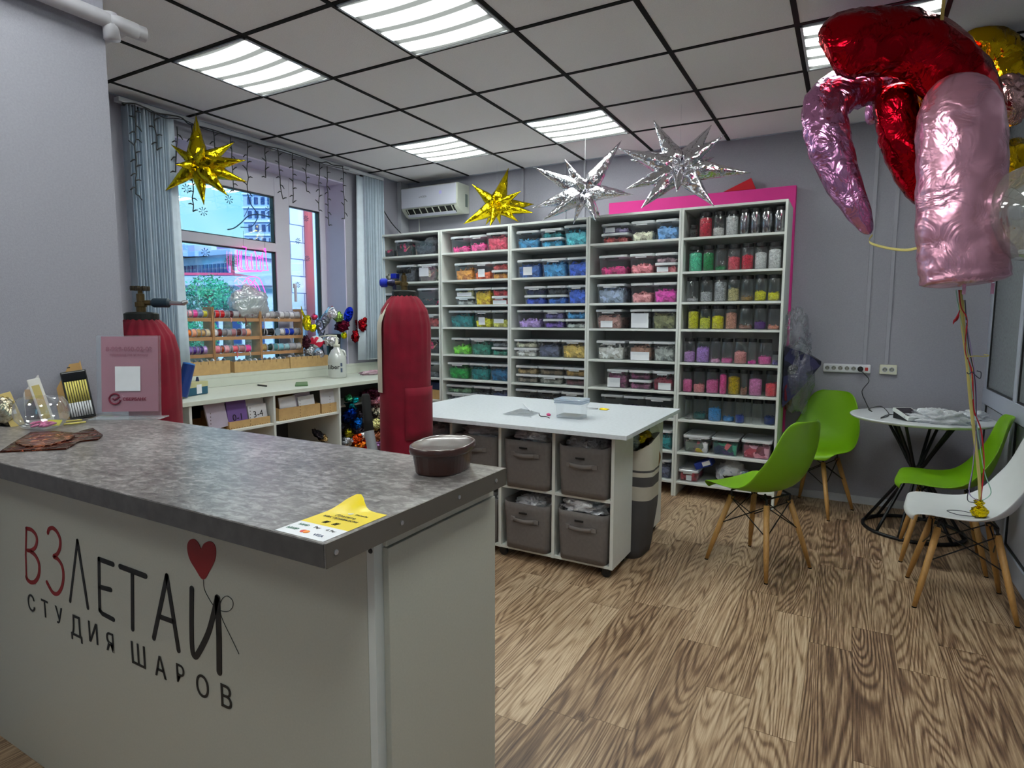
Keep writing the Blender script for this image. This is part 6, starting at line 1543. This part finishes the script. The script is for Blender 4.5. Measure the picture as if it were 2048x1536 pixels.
build('pump', MB().lathe([(rj * .36, WZ + hz * .74), (rj * .36, WZ + hz * .80), (rj * .16, WZ + hz * .81), (rj * .12, WZ + hz * .96)], (pbp.x, pbp.y, 0), 16).tube([pbp + Vector((0, 0, hz * .95)), pbp + Vector((0, 0, hz * 1.0)), pbp - RT * rj * .8 + Vector((0, 0, hz * 1.01)), pbp - RT * rj * 1.9 + Vector((0, 0, hz * .985))], [.008, .009, .007, .005], 10), mat('cream_pump', (214, 212, 196), .4), jg, smooth=True)
build('handle', MB().tube(smooth_path([pbp + RT * rj * .5 + Vector((0, -.0, hz * .66)), pbp + RT * rj * .85 + Vector((0, 0, hz * .62)), pbp + RT * rj * .95 + Vector((0, 0, hz * .5))], 4), .009, 8), MATS['milky_hdpe'], jg, smooth=True)
dN = (CP - pbp); dN.z = 0; dN.normalize(); tU = Vector((-dN.y, dN.x, 0))
text('lettering', 'liber', .052, pbp + dN * (rj + .002) - tU * rj * .35 + Vector((0, 0, hz * .22)), tU, Vector((0, 0, 1)), ink, jg, depth=.0004, bold=.0008)
build('bar_mark', MB().fbox(pbp + dN * (rj * .93), tU, Vector((0, 0, 1)), dN, rj * .35, rj * .55, hz * .14, hz * .24, 0, .004).fbox(pbp + dN * (rj * .93), tU, Vector((0, 0, 1)), dN, rj * .35, rj * .55, hz * .28, hz * .36, 0, .004), mat('blue_grey_print', (70, 84, 110), .5), jg)

# ------------------------------------------------------------------ organisers and ribbon rack on the sill
SZ = .932
XO = XW - .004
def org(px0, px1, pyt, label, bob):
    y0 = at(px0, 730, 0, XO).y; y1 = at(px1, 725, 0, XO).y - .004
    zt = at((px0 + px1) / 2, pyt, 0, XO).z
    t = thing('organiser_box', label, 'box', (XO, (y0 + y1) / 2, SZ), group='kraft organiser boxes along the sill')
    th = .004; d = .085
    m = MB().box(XO - th, XO, y0, y1, SZ + .001, zt).box(XO - d, XO - d + th, y0, y1, SZ + .001, zt).box(XO - d + th, XO - th, y0, y0 + th, SZ + .001, zt).box(XO - d + th, XO - th, y1 - th, y1, SZ + .001, zt)
    build('box_body', m, kraft, t)
    n = MB(); k = max(4, int((y1 - y0) / .058))
    for i in range(1, k): n.box(XO, XO + .0006, y0 + (y1 - y0) * i / k - .0015, y0 + (y1 - y0) * i / k + .0015, zt - .022, zt)
    build('slots', n, mat('burnt_slot', (70, 50, 30), .8), t)
    cols = [(150, 148, 150), (200, 198, 204), (120, 116, 124), (176, 168, 160), (206, 204, 212)]
    nb = int((y1 - y0) / .045)
    for i in range(nb):
        y = y0 + .03 + (y1 - y0 - .05) * i / max(1, nb - 1); cc_ = cols[(i * 3 + bob) % 5]
        o = build('ribbon_bobbin', MB().lathe([(.036, -.006), (.038, -.004), (.038, .004), (.036, .006)], (XO - .043, y, zt - .022), 20, axis=(.25, .97, 0)), mat('bobbin_%d_%d_%d' % cc_, cc_, .5), None, smooth=False)
        tag(o, 'small ribbon disc, %s from left, %s' % (ORD[i] if i < 12 else 'last', {0: 'leftmost sill organiser', 2: 'middle sill organiser', 4: 'organiser behind the pump bottle'}[bob]), 'ribbon bobbin', 'ribbon bobbins standing in the sill organisers')
org(338, 461, 724, 'kraft organiser box behind the blue tube, leftmost on the sill', 0)
org(469, 580, 720, 'kraft organiser box in the middle of the sill, notched', 2)
org(581, 657, 712, 'kraft organiser box behind the pump bottle, rightmost', 4)
XRK = XW - .100
YY = lambda px: at(px, 650, 0, XRK).y
pine = mat('rack_plywood', (190, 142, 98), .6, var=.15, scale=18, stretch=(1, .2, 1))
ys_ = [YY(300), YY(425), YY(520), YY(604)]
zl = [at(425, y, 0, XRK).z for y in (637, 675, 709)]
ztop = at(425, 617, 0, XRK).z
names = ['left', 'middle', 'right']
cR = {'pink': (236, 140, 160), 'light pink': (246, 176, 190), 'hot pink': (255, 80, 170), 'slate blue': (120, 140, 180), 'yellow green': (205, 196, 50), 'beige': (216, 190, 150), 'orange': (255, 126, 14), 'peach': (244, 168, 130), 'sand': (206, 168, 110),
      'tan': (190, 150, 90), 'cream': (226, 210, 176), 'grey': (140, 134, 140), 'silver': (180, 178, 186), 'lavender': (150, 120, 200), 'purple': (92, 50, 150), 'deep violet': (56, 20, 110), 'lilac': (196, 160, 226), 'dark red': (120, 14, 28), 'red': (214, 14, 30),
      'maroon': (96, 20, 36), 'white': (224, 222, 228), 'copper': (176, 80, 50), 'mauve': (176, 120, 130), 'brown': (80, 36, 36), 'rose': (250, 110, 130), 'black': (18, 16, 20), 'blue': (20, 60, 190), 'gold': (190, 160, 100), 'dark green': (16, 50, 48),
      'light blue': (130, 196, 216), 'teal silver': (90, 150, 160), 'ice blue': (160, 200, 212)}
RW = {0: [[(338, 347, 'pink'), (348, 363, 'light pink'), (364, 378, 'pink'), (379, 387, 'light pink'), (388, 397, 'hot pink'), (398, 407, 'slate blue'), (408, 417, 'yellow green')],
          [(345, 352, 'beige'), (353, 366, 'orange'), (367, 383, 'orange'), (384, 393, 'peach'), (394, 402, 'tan'), (403, 411, 'sand'), (412, 420, 'cream')],
          [(355, 362, 'grey'), (363, 372, 'silver'), (373, 383, 'lavender'), (384, 391, 'purple'), (392, 398, 'lavender'), (399, 405, 'deep violet'), (406, 413, 'lilac')]],
      1: [[(427, 431, 'dark red'), (432, 441, 'red'), (442, 451, 'red'), (452, 460, 'grey'), (461, 468, 'maroon'), (469, 478, 'silver'), (479, 490, 'dark red'), (491, 497, 'grey'), (498, 507, 'maroon'), (508, 517, 'copper')],
          [(428, 435, 'white'), (436, 444, 'dark red'), (445, 455, 'grey'), (456, 462, 'silver'), (463, 472, 'mauve'), (473, 483, 'brown'), (484, 492, 'mauve'), (493, 502, 'peach')],
          [(428, 440, 'pink'), (441, 447, 'copper'), (448, 458, 'light pink'), (459, 463, 'grey'), (464, 476, 'rose'), (477, 489, 'mauve'), (490, 501, 'hot pink')]],
      2: [[(522, 532, 'silver'), (533, 541, 'white'), (542, 550, 'silver'), (551, 560, 'grey'), (561, 570, 'white'), (571, 580, 'silver'), (581, 590, 'white'), (591, 601, 'silver')],
          [(522, 533, 'black'), (534, 549, 'black'), (560, 569, 'white'), (570, 578, 'blue'), (579, 588, 'blue'), (589, 596, 'silver'), (597, 602, 'grey')],
          [(522, 533, 'gold'), (534, 545, 'dark green'), (546, 555, 'teal silver'), (556, 567, 'light blue'), (568, 579, 'ice blue'), (580, 591, 'silver'), (592, 602, 'white')]]}
for s in range(3):
    t = thing('ribbon_rack', 'plywood tiered ribbon rack, %s of three on the sill' % names[s], 'rack', (XRK, (ys_[s] + ys_[s + 1]) / 2, SZ), group='plywood ribbon racks on the sill')
    a, b = ys_[s] + .0015, ys_[s + 1] - .0015
    for y in (a, b - .008):
        build('side_panel', MB().box(XRK - .10, XRK + .012, y, y + .008, SZ + .001, ztop + .012), pine, t, bev=.002)
    for k, z in enumerate(zl):
        build('shelf', MB().box(XRK - .075, XRK, a + .0085, b - .0085, z - .004, z).box(XRK, XRK + .004, a + .0085, b - .0085, z - .022, z + .004), pine, t)
    for k in range(3):
        for i, (p0, p1, c) in enumerate(RW[s][k]):
            ya2, yb2 = YY(p0), YY(p1 + .6)
            r = .031 if (i * 7 + k) % 3 else .027
            ya2 = max(ya2, a + .009); yb2 = min(yb2, b - .009)
            if yb2 - ya2 < .006: continue
            w2 = (yb2 - ya2) / 2; cyy = (ya2 + yb2) / 2
            sp = thing('ribbon_spool', '%s ribbon spool, %s from left, %s tier of the %s rack' % (c, ORD[i], ['top', 'middle', 'lowest'][k], names[s]), 'ribbon spool', (XRK - .032, cyy, zl[k] + .001), group='ribbon spools on the plywood racks')
            C_ = (XRK - .032, cyy, zl[k] + .0345)
            build('ribbon', MB().lathe([(r * .9, -w2 * .93), (r * .93, -w2 * .8), (r * .93, w2 * .8), (r * .9, w2 * .93)], C_, 20, axis=(0, 1, 0)), mat('ribbon_' + c.replace(' ', '_'), cR[c], .3, var=.12, scale=60), sp, smooth=False)
            [build('flange', MB().lathe([(.033, sg_ * w2 * .945 - w2 * .045), (.033, sg_ * w2 * .945 + w2 * .045)], C_, 20, axis=(0, 1, 0)), mat('spool_flange', (190, 186, 196), .4), sp) for sg_ in (-1, 1)]
for i, (px, py0, py1, c) in enumerate(((461, 634, 645, 'light pink'), (490, 634, 652, 'dark red'), (556, 634, 641, 'white'), (473, 703, 715, 'rose'), (499, 703, 714, 'white'), (527, 632, 670, 'silver'))):
    q0, q1 = at(px, py0, 0, XRK + .008), at(px + 1, py1, 0, XRK + .010)
    o = build('ribbon_tail', MB().tube(smooth_path([q0, (q0 + q1) / 2 + Vector((.004, .006, 0)), q1], 3), .004, 6, flat=(Vector((0, 1, 0)), Vector((1, 0, 0)), .25)), mat('ribbon_' + c.replace(' ', '_'), cR[c], .3), None, smooth=True)
    tag(o, 'loose %s ribbon end dangling over the rack edge, %s of six' % (c, ORD[i]), 'ribbon', 'loose ribbon ends on the racks')
# clear bag on the rack
o = build('plastic_bag', MB().blob(at(498, 608, 0, XRK - .05), (.075, .17, .14), .28, 31, 36, 24, fr=2.2), plastic('milky_bag', tint=(205, 205, 212), alpha=.68, diff=.6, bump=.9, bscale=14), None, smooth=True)
tag(o, 'big milky plastic bag piled on the ribbon racks by the window', 'bag')
# bucket of small foil balloons
XB = XW - .075
bp_ = at(668, 726, 0, XB); bp_.z = SZ + .001
rb_ = abs((at(692, 700, 0, XB) - at(642, 700, 0, XB)).dot(RT)) / 2 * .9
zb_t = at(668, 668, 0, XB).z
bk_ = thing('black_bucket', 'black plastic bin on the sill stuffed with small foil balloons', 'bucket', bp_)
hb = zb_t - SZ
build('bucket_body', MB().lathe([(rb_ * .82, SZ + .002), (rb_ * .95, SZ + hb * .85), (rb_ * 1.0, SZ + hb * .86), (rb_ * 1.0, SZ + hb), (rb_ * .95, SZ + hb), (rb_ * .9, SZ + hb * .6)], (bp_.x + .0, bp_.y, 0), 28, cap1=True), black_m, bk_, smooth=False)
def fo(label, px, py, rx, ry, rz, col, seed, amp=.2, rot=0, off=0.0, m=None):
    if px > 655: off += .10
    c = at(px, py, 0, XB + .05 + off)
    s = (c - CP).dot(FW) / FPX
    Rm = Matrix.Rotation(rot, 3, FW) @ Matrix((RT, FW, UP)).transposed()
    o = build('foil_balloon', MB().blob(c, (rx * s, ry * s, rz * s), amp, seed, 24, 16, rot=Rm), m or foil('foil_%d_%d_%d' % col, col, .2, .5, 22), None, smooth=True)
    tag(o, label, 'foil balloon', 'small foil balloons in and around the black bin'); return o
o = fo('yellow foil balloon left of the bin, beside the rack', 614, 645, 9, 6, 15, (220, 206, 30), 1); 
build('ear_spike', MB().tube([at(610, 636, 0, XB + .07), at(604, 622, 0, XB + .07), at(602, 612, 0, XB + .07)], [.012, .007, .002], 8), foil('foil_220_206_30', (220, 206, 30)), o, smooth=True)
fo('small yellow foil lobe below the larger yellow balloon', 626, 656, 7, 5, 8, (226, 214, 20), 2, rot=.5)
fo('glossy blue oval foil balloon above the bin', 697, 629, 9, 6, 16, (20, 40, 170), 3, .06, rot=.25)
o = fo('white foil balloon with a red mark above the bin', 664, 626, 11, 6, 13, (225, 222, 230), 4, .12, rot=-.3)
build('red_mark', MB().blob(at(664, 614, 0, XB + .09), (.006, .012, .009), .2, 2, 10, 8), mat('red_spot', (180, 30, 50), .4), o, smooth=True)
fo('dark red curly foil balloon hanging over the bin rim', 722, 650, 9, 6, 13, (130, 14, 22), 5, .5, rot=-.5)
fo('dark red foil lobe lowest beside the bin', 711, 672, 7, 5, 12, (140, 16, 24), 6, .4, rot=.1)
fo('dark red lobe at the top right of the bin', 728, 641, 6, 5, 8, (150, 20, 26), 26, .3, rot=.3)
fo('long grey foil balloon rising from the bin', 650, 640, 9, 6, 26, (150, 154, 166), 7, .15, rot=.5)
fo('grey foil balloon piece left in the bin', 640, 655, 8, 6, 18, (120, 124, 150), 8, .25, rot=-.2)
fo('striped white and red candy balloon front of the bin', 633, 684, 14, 7, 12, (214, 210, 216), 9, .1, rot=.3, m=pieces('candy_stripe', (220, 215, 220), scale=14, alt=[(225, 30, 70), (230, 228, 232), (150, 20, 50)]))
fo('white foil balloon with yellow patch front of the bin', 662, 682, 17, 7, 10, (224, 222, 226), 10, .12, rot=-.1)
fo('bright yellow foil lobe on the bin rim', 688, 671, 6, 5, 7, (236, 216, 20), 11, .15)
fo('green and gold foil crumple inside the bin', 676, 634, 9, 6, 9, (150, 180, 90), 12, .5)
fo('dark maroon foil crumple inside the bin', 684, 652, 14, 7, 10, (90, 20, 40), 13, .5)
fo('pink foil edge left behind the grey balloon', 629, 634, 6, 5, 6, (226, 70, 110), 14, .3)
fo('pale foil crumple at the sill left of the bin', 618, 702, 10, 6, 9, (190, 190, 198), 15, .45)
fo('round grey foil cup lying at the sill by the bin', 638, 707, 11, 6, 9, (196, 194, 204), 16, .15)
fo('dark foil crumple low between rack and bin', 612, 684, 8, 6, 12, (80, 40, 54), 17, .5)

# pile of foil balloons under the worktop
pile = [(697, 797, 9, 7, 'mint green', (90, 190, 140)), (709, 800, 8, 6, 'turquoise', (20, 190, 200)), (702, 812, 12, 6, 'teal', (20, 110, 120)), (700, 828, 13, 9, 'royal blue', (16, 60, 170)), (713, 846, 12, 10, 'bright blue', (24, 110, 220)),
        (690, 838, 10, 8, 'navy', (14, 30, 80)), (696, 868, 10, 9, 'olive gold', (140, 130, 30)), (712, 878, 13, 8, 'orange red', (226, 80, 30)), (724, 872, 8, 8, 'white', (222, 222, 228)), (690, 884, 14, 9, 'silver', (176, 178, 186)),
        (664, 884, 15, 8, 'plum', (74, 50, 66)), (648, 876, 11, 7, 'champagne', (210, 180, 130)), (636, 868, 13, 7, 'charcoal', (60, 56, 62)), (715, 892, 15, 7, 'orange', (240, 130, 40)), (757, 822, 15, 12, 'cream white', (216, 210, 190)),
        (752, 850, 14, 12, 'pale olive', (180, 176, 120)), (752, 872, 14, 10, 'copper', (170, 110, 80)), (752, 800, 20, 9, 'rose pink', (210, 140, 160)), (742, 786, 22, 9, 'dark mauve', (90, 44, 66)), (754, 890, 14, 8, 'lilac', (150, 110, 160)), (680, 858, 10, 8, 'black', (24, 24, 30)), (730, 890, 12, 8, 'red', (190, 30, 30)), (676, 896, 16, 8, 'pale grey', (200, 200, 206)), (655, 892, 16, 8, 'silver grey', (150, 150, 160))]
for i, (px, py, a, b, nm, col) in enumerate(pile):
    x_ = .30 if py < 850 else .36
    if px < 675: x_ = .25
    c = at(px, py, 0, x_); s = (c - CP).dot(FW) / FPX
    Rm = Matrix.Rotation(R.uniform(-.8, .8), 3, FW) @ Matrix((RT, FW, UP)).transposed()
    o = build('foil_balloon', MB().blob(c, (a * s, min(a, b) * s, b * s), .45, 40 + i, 24, 16, fr=2.8, rot=Rm, ridge=bool(i % 2)), foil('heap_' + nm.replace(' ', '_'), col, .22, .7, 18), None, smooth=True)
    tag(o, 'crumpled %s foil balloon in the heap under the worktop' % nm, 'foil balloon', 'deflated foil balloons heaped under the worktop')
hm = build('foil_heap', MB().blob((.10, 3.12, .28), (.20, .40, .27), .35, 77, 40, 26, fr=3.2, ridge=False).blob((.10, 2.55, .17), (.20, .32, .16), .35, 79, 36, 24, fr=3.2), foil('heap_mixed', (70, 62, 72), .28, .9, 16), None, smooth=True)
tag(hm, 'dark mixed heap of folded foil balloons under the worktop', 'foil heap', kind='stuff')
# leaning pole with a foam grip
pc_ = thing('pump_pole', 'grey pole with a black foam handle standing before the worktop', 'pole', (0, 0, 0))
p1 = dep(731, 788, 2.95); p2 = dep(738, 862, 2.93); p3 = dep(746, 905, 2.92)
pc_.location = (p3.x, p3.y, 0); LOC[pc_] = Vector(pc_.location)
build('foam_grip', MB().tube([p1, p1 * .93 + p2 * .07, p1 * .3 + p2 * .7, p2], [.015, .021, .022, .023], 16), mat('black_foam', (18, 18, 20), .85), pc_, smooth=True)
dr_ = (p3 - p2).normalized(); k_e = (p2.z - .02) / -dr_.z
build('pole_sleeve', MB().tube([p2, p2 + dr_ * k_e * .35, p2 + dr_ * k_e], [.0235, .026, .026], 16), mat('grey_pole_sleeve', (110, 112, 116), .6), pc_, smooth=True)
build('pole_foot', MB().lathe([(.07, .0), (.07, .015), (.03, .03)], p2 + dr_ * k_e - Vector((0, 0, .018)), 20), black_m, pc_)

# bag of dark balloons hanging on the right side of the shelving
gbag = thing('balloon_bag', 'clear bag of dark blue balloons hanging beside the jar shelves', 'bag', (3.60, 3.95, 1.05))
build('dark_balloons', MB().loops([[Vector((3.50, y, z)) for y, z in ((3.78, 1.16), (4.08, 1.16), (4.12, .74), (3.80, .72))], [Vector((3.60, y, z)) for y, z in ((3.82, 1.13), (4.08, 1.13), (4.10, .86), (3.83, .84))], [Vector((3.73, y, z)) for y, z in ((3.92, 1.055), (3.97, 1.055), (3.97, 1.03), (3.92, 1.03))]]), pieces('night_blue', (34, 34, 66), scale=10, alt=[(44, 44, 84), (28, 28, 50), (60, 58, 96)]), gbag)
build('red_balloons', MB().blob((3.525, 3.92, .88), (.03, .12, .18), .3, 61, 20, 14), mat('wine_red', (110, 26, 50), .4), gbag, smooth=True)
build('clear_bag', MB().blob((3.555, 3.93, 1.20), (.09, .13, .20), .45, 62, 34, 26, fr=2.6, ridge=True).blob((3.58, 3.93, .95), (.11, .14, .26), .25, 63, 34, 26, fr=2.4), plastic('thin_dusty_film', tint=(190, 192, 205), alpha=.13, diff=.3, rough=.15, bump=1.0, bscale=14, edge=.45), gbag, smooth=True)

# ------------------------------------------------------------------ outside the window
struct('ground_outside', MB().box(-130, XW - .45, -40, 160, -1.3, -1.2), mat('outside_asphalt', (120, 130, 130), .9))
brickm, bn, bo_ = _new('white_brick')
bb = bn.nodes.new('ShaderNodeBsdfPrincipled'); bb.inputs['Roughness'].default_value = .8
bt_ = bn.nodes.new('ShaderNodeTexBrick'); bt_.inputs['Scale'].default_value = 1; bt_.inputs['Brick Width'].default_value = .40; bt_.inputs['Row Height'].default_value = .21; bt_.inputs['Mortar Size'].default_value = .006
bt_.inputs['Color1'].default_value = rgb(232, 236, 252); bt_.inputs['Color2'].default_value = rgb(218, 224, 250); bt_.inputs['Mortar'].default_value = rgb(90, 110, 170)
btc = bn.nodes.new('ShaderNodeNewGeometry'); bs = bn.nodes.new('ShaderNodeSeparateXYZ'); bc_ = bn.nodes.new('ShaderNodeCombineXYZ'); ba = bn.nodes.new('ShaderNodeMath'); ba.operation = 'ADD'
bn.links.new(btc.outputs['Position'], bs.inputs[0]); bn.links.new(bs.outputs['X'], ba.inputs[0]); bn.links.new(bs.outputs['Y'], ba.inputs[1]); bn.links.new(ba.outputs[0], bc_.inputs[0]); bn.links.new(bs.outputs['Z'], bc_.inputs[1])
bn.links.new(bc_.outputs[0], bt_.inputs['Vector']); bn.links.new(bt_.outputs['Color'], bb.inputs['Base Color']); bn.links.new(bb.outputs[0], bo_.inputs[0])
XE = -2.2
ya9, yb9 = at(570, 500, 0, XE).y, at(612, 500, 0, XE).y
o = build('brick_pier', MB().box(XE - .16, XE, ya9, yb9, -1.2, 6.2), brickm, None); tag(o, 'white brick pier outside the narrow casement', 'pier')
yp = at(618.5, 500, 0, XE + .05).y
o = build('red_pole', MB().lathe([(.052, -1.2), (.052, 6.2)], (XE + .05, yp, 0), 20), mat('red_pole_paint', (206, 84, 90), .5), None, smooth=True); tag(o, 'red drainpipe outside beside the white brick pier', 'pipe')
yq = at(628, 500, 0, -.95).y
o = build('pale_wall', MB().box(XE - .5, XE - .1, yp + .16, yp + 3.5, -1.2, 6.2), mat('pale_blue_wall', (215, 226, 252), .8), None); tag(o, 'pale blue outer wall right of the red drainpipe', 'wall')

def facade(t, P, U, V, N, w, h, nx, nz_, wm, x0=.06, x1=.94, z0=.05, z1=.97, fx=.55, fz=.5, depth=.15):
    cw = w * (x1 - x0) / nx; chh = h * (z1 - z0) / nz_
    for i in range(nx):
        for j in range(nz_):
            a = w * x0 + cw * (i + .5 - fx / 2); b = h * z0 + chh * (j + .5 - fz / 2)
            build('window', MB().fbox(P, U, V, N, a, a + cw * fx, b, b + chh * fz, 0, depth), wm, t)
def building(label, c0, c1, hgt, base, m, wm, nx, nz_, dep_=10, roof=None, name='apartment_building'):
    t = thing(name, label, 'building', ((c0.x + c1.x) / 2, (c0.y + c1.y) / 2, base), group=None)
    U = Vector((c1.x - c0.x, c1.y - c0.y, 0)); w = U.length; U.normalize(); N = Vector((U.y, -U.x, 0))
    if N.dot(CP - c0) < 0: N = -N
    P = Vector((c0.x, c0.y, base))
    build('wall', MB().fbox(P, U, Vector((0, 0, 1)), N, 0, w, 0, hgt - base, -dep_, 0), m, t)
    facade(t, P, U, Vector((0, 0, 1)), N, w, hgt - base, nx, nz_, wm)
    for j in range(1, nz_):
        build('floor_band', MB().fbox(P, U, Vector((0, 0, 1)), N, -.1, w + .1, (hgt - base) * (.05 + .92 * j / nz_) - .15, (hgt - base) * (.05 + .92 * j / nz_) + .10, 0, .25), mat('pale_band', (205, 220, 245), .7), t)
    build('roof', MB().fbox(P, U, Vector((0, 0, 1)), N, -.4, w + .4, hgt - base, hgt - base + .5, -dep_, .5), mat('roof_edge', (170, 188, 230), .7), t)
    return t, P, U, N, w
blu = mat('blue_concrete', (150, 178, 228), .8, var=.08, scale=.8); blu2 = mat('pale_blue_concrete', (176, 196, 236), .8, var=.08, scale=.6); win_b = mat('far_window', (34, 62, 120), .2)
def far(px, d): return dep(px, 640, d)
h_ = lambda py, px, d: dep(px, py, d).z
T1 = building('grey-blue residential tower seen through the upper pane', far(496, 95), far(600, 95), h_(330, 540, 95), -1.2, blu, win_b, 7, 12, 12)
T2 = building('long low blue apartment block across the street', far(366, 62), far(470, 58), h_(515, 420, 60), -1.2, blu2, win_b, 12, 4, 9)
for (a, b, py) in ((376, 392, 503), (401, 412, 494), (418, 440, 506)):
    P, U, N, w = T2[1:]
    c = far(a, 60); build('roof_block', MB().box(c.x - 3, c.x + .5, c.y - .6, c.y + 1.2, h_(515, 420, 60), h_(py, a, 60)), blu, T2[0])
T3 = building('stepped blue block at the left edge of the window', far(290, 80), far(367, 80), h_(497, 350, 80), -1.2, blu, win_b, 6, 5, 9)
T4 = building('taller blue apartment block behind the neon sign', far(440, 70), far(500, 70), h_(492, 470, 70), -1.2, blu2, win_b, 6, 5, 9)
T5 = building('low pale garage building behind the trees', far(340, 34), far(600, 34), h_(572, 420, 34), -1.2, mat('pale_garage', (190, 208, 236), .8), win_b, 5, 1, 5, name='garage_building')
c0 = far(366, 40); c1 = far(500, 40); U = (c1 - c0); U.z = 0; w = U.length; U.normalize(); N = Vector((U.y, -U.x, 0))
z9 = h_(551, 430, 40); P9 = Vector((c0.x, c0.y, 0)); sh = thing('shop_building', 'low pale shop with a thin red roof edge beyond the trees', 'building', (c0.x, c0.y, -1.2))
build('wall', MB().fbox(P9, U, Vector((0, 0, 1)), N, 0, w * .75, -1.2, z9, -5, -.2), blu2, sh)
build('red_roof_edge', MB().fbox(P9, U, Vector((0, 0, 1)), N, -.1, w * .75 + .1, z9, z9 + .16, -5, 0), mat('red_fascia', (214, 80, 120), .6), sh)
for k in range(5): build('window', MB().fbox(P9, U, Vector((0, 0, 1)), N, w * (.04 + .14 * k), w * (.11 + .14 * k), z9 - 1.9, z9 - .8, -.2, -.12), win_b, sh)
leafm = pieces('tree_leaves', (60, 165, 125), dark=.5, scale=1.2, light=1.5, rough=.6)
bark = mat('tree_bark', (70, 70, 60), .9)
def tree(px, d, pyt, rw, label, seed, col=leafm):
    base = far(px, d); base.z = -1.2; top = h_(pyt, px, d)
    t = thing('leafy_tree', label, 'tree', base, group='green trees outside the window')
    rr = random.Random(seed); r = rw * d / FPX; cz = top - r * .8
    build('trunk', MB().tube([base, Vector((base.x, base.y, cz))], [.22, .12], 8), bark, t, smooth=True)
    mb = MB()
    for i in range(1500):
        v = Vector((rr.gauss(0, 1), rr.gauss(0, 1), rr.gauss(0, 1))).normalized() * (rr.random() ** .35)
        v *= 1 + .3 * noise.noise(v * 2.5 + Vector((seed, 0, 0)))
        c = Vector((base.x + v.x * r, base.y + v.y * r, cz + v.z * r * .9)); X = Vector((rr.gauss(0, 1), rr.gauss(0, 1), rr.gauss(0, 1))).normalized(); Y = X.orthogonal().normalized(); s = r * rr.uniform(.04, .09)
        mb.add([c - X * s, c - Y * s * .5, c + X * s, c + Y * s * .5], [(0, 1, 2, 3)])
    build('foliage', mb, col, t)
leaf2 = pieces('tree_leaves_dark', (20, 96, 84), dark=.5, scale=1.5, light=1.5, rough=.6)
tree(420, 18, 553, 42, 'nearest green tree in the middle of the window', 1)
tree(372, 16, 585, 40, 'green tree low at the left of the window', 2, leaf2)
tree(455, 20, 575, 34, 'green tree right of the nearest one, behind the neon', 3, leaf2)
tree(500, 17, 590, 36, 'green tree behind the milky plastic bag', 4)
tree(340, 22, 560, 30, 'green tree at the window edge by the blinds', 5)
tree(395, 12, 640, 40, 'low green bush right below the window centre', 6)
tree(470, 45, 512, 14, 'small distant tree between the two apartment blocks', 7, leaf2)
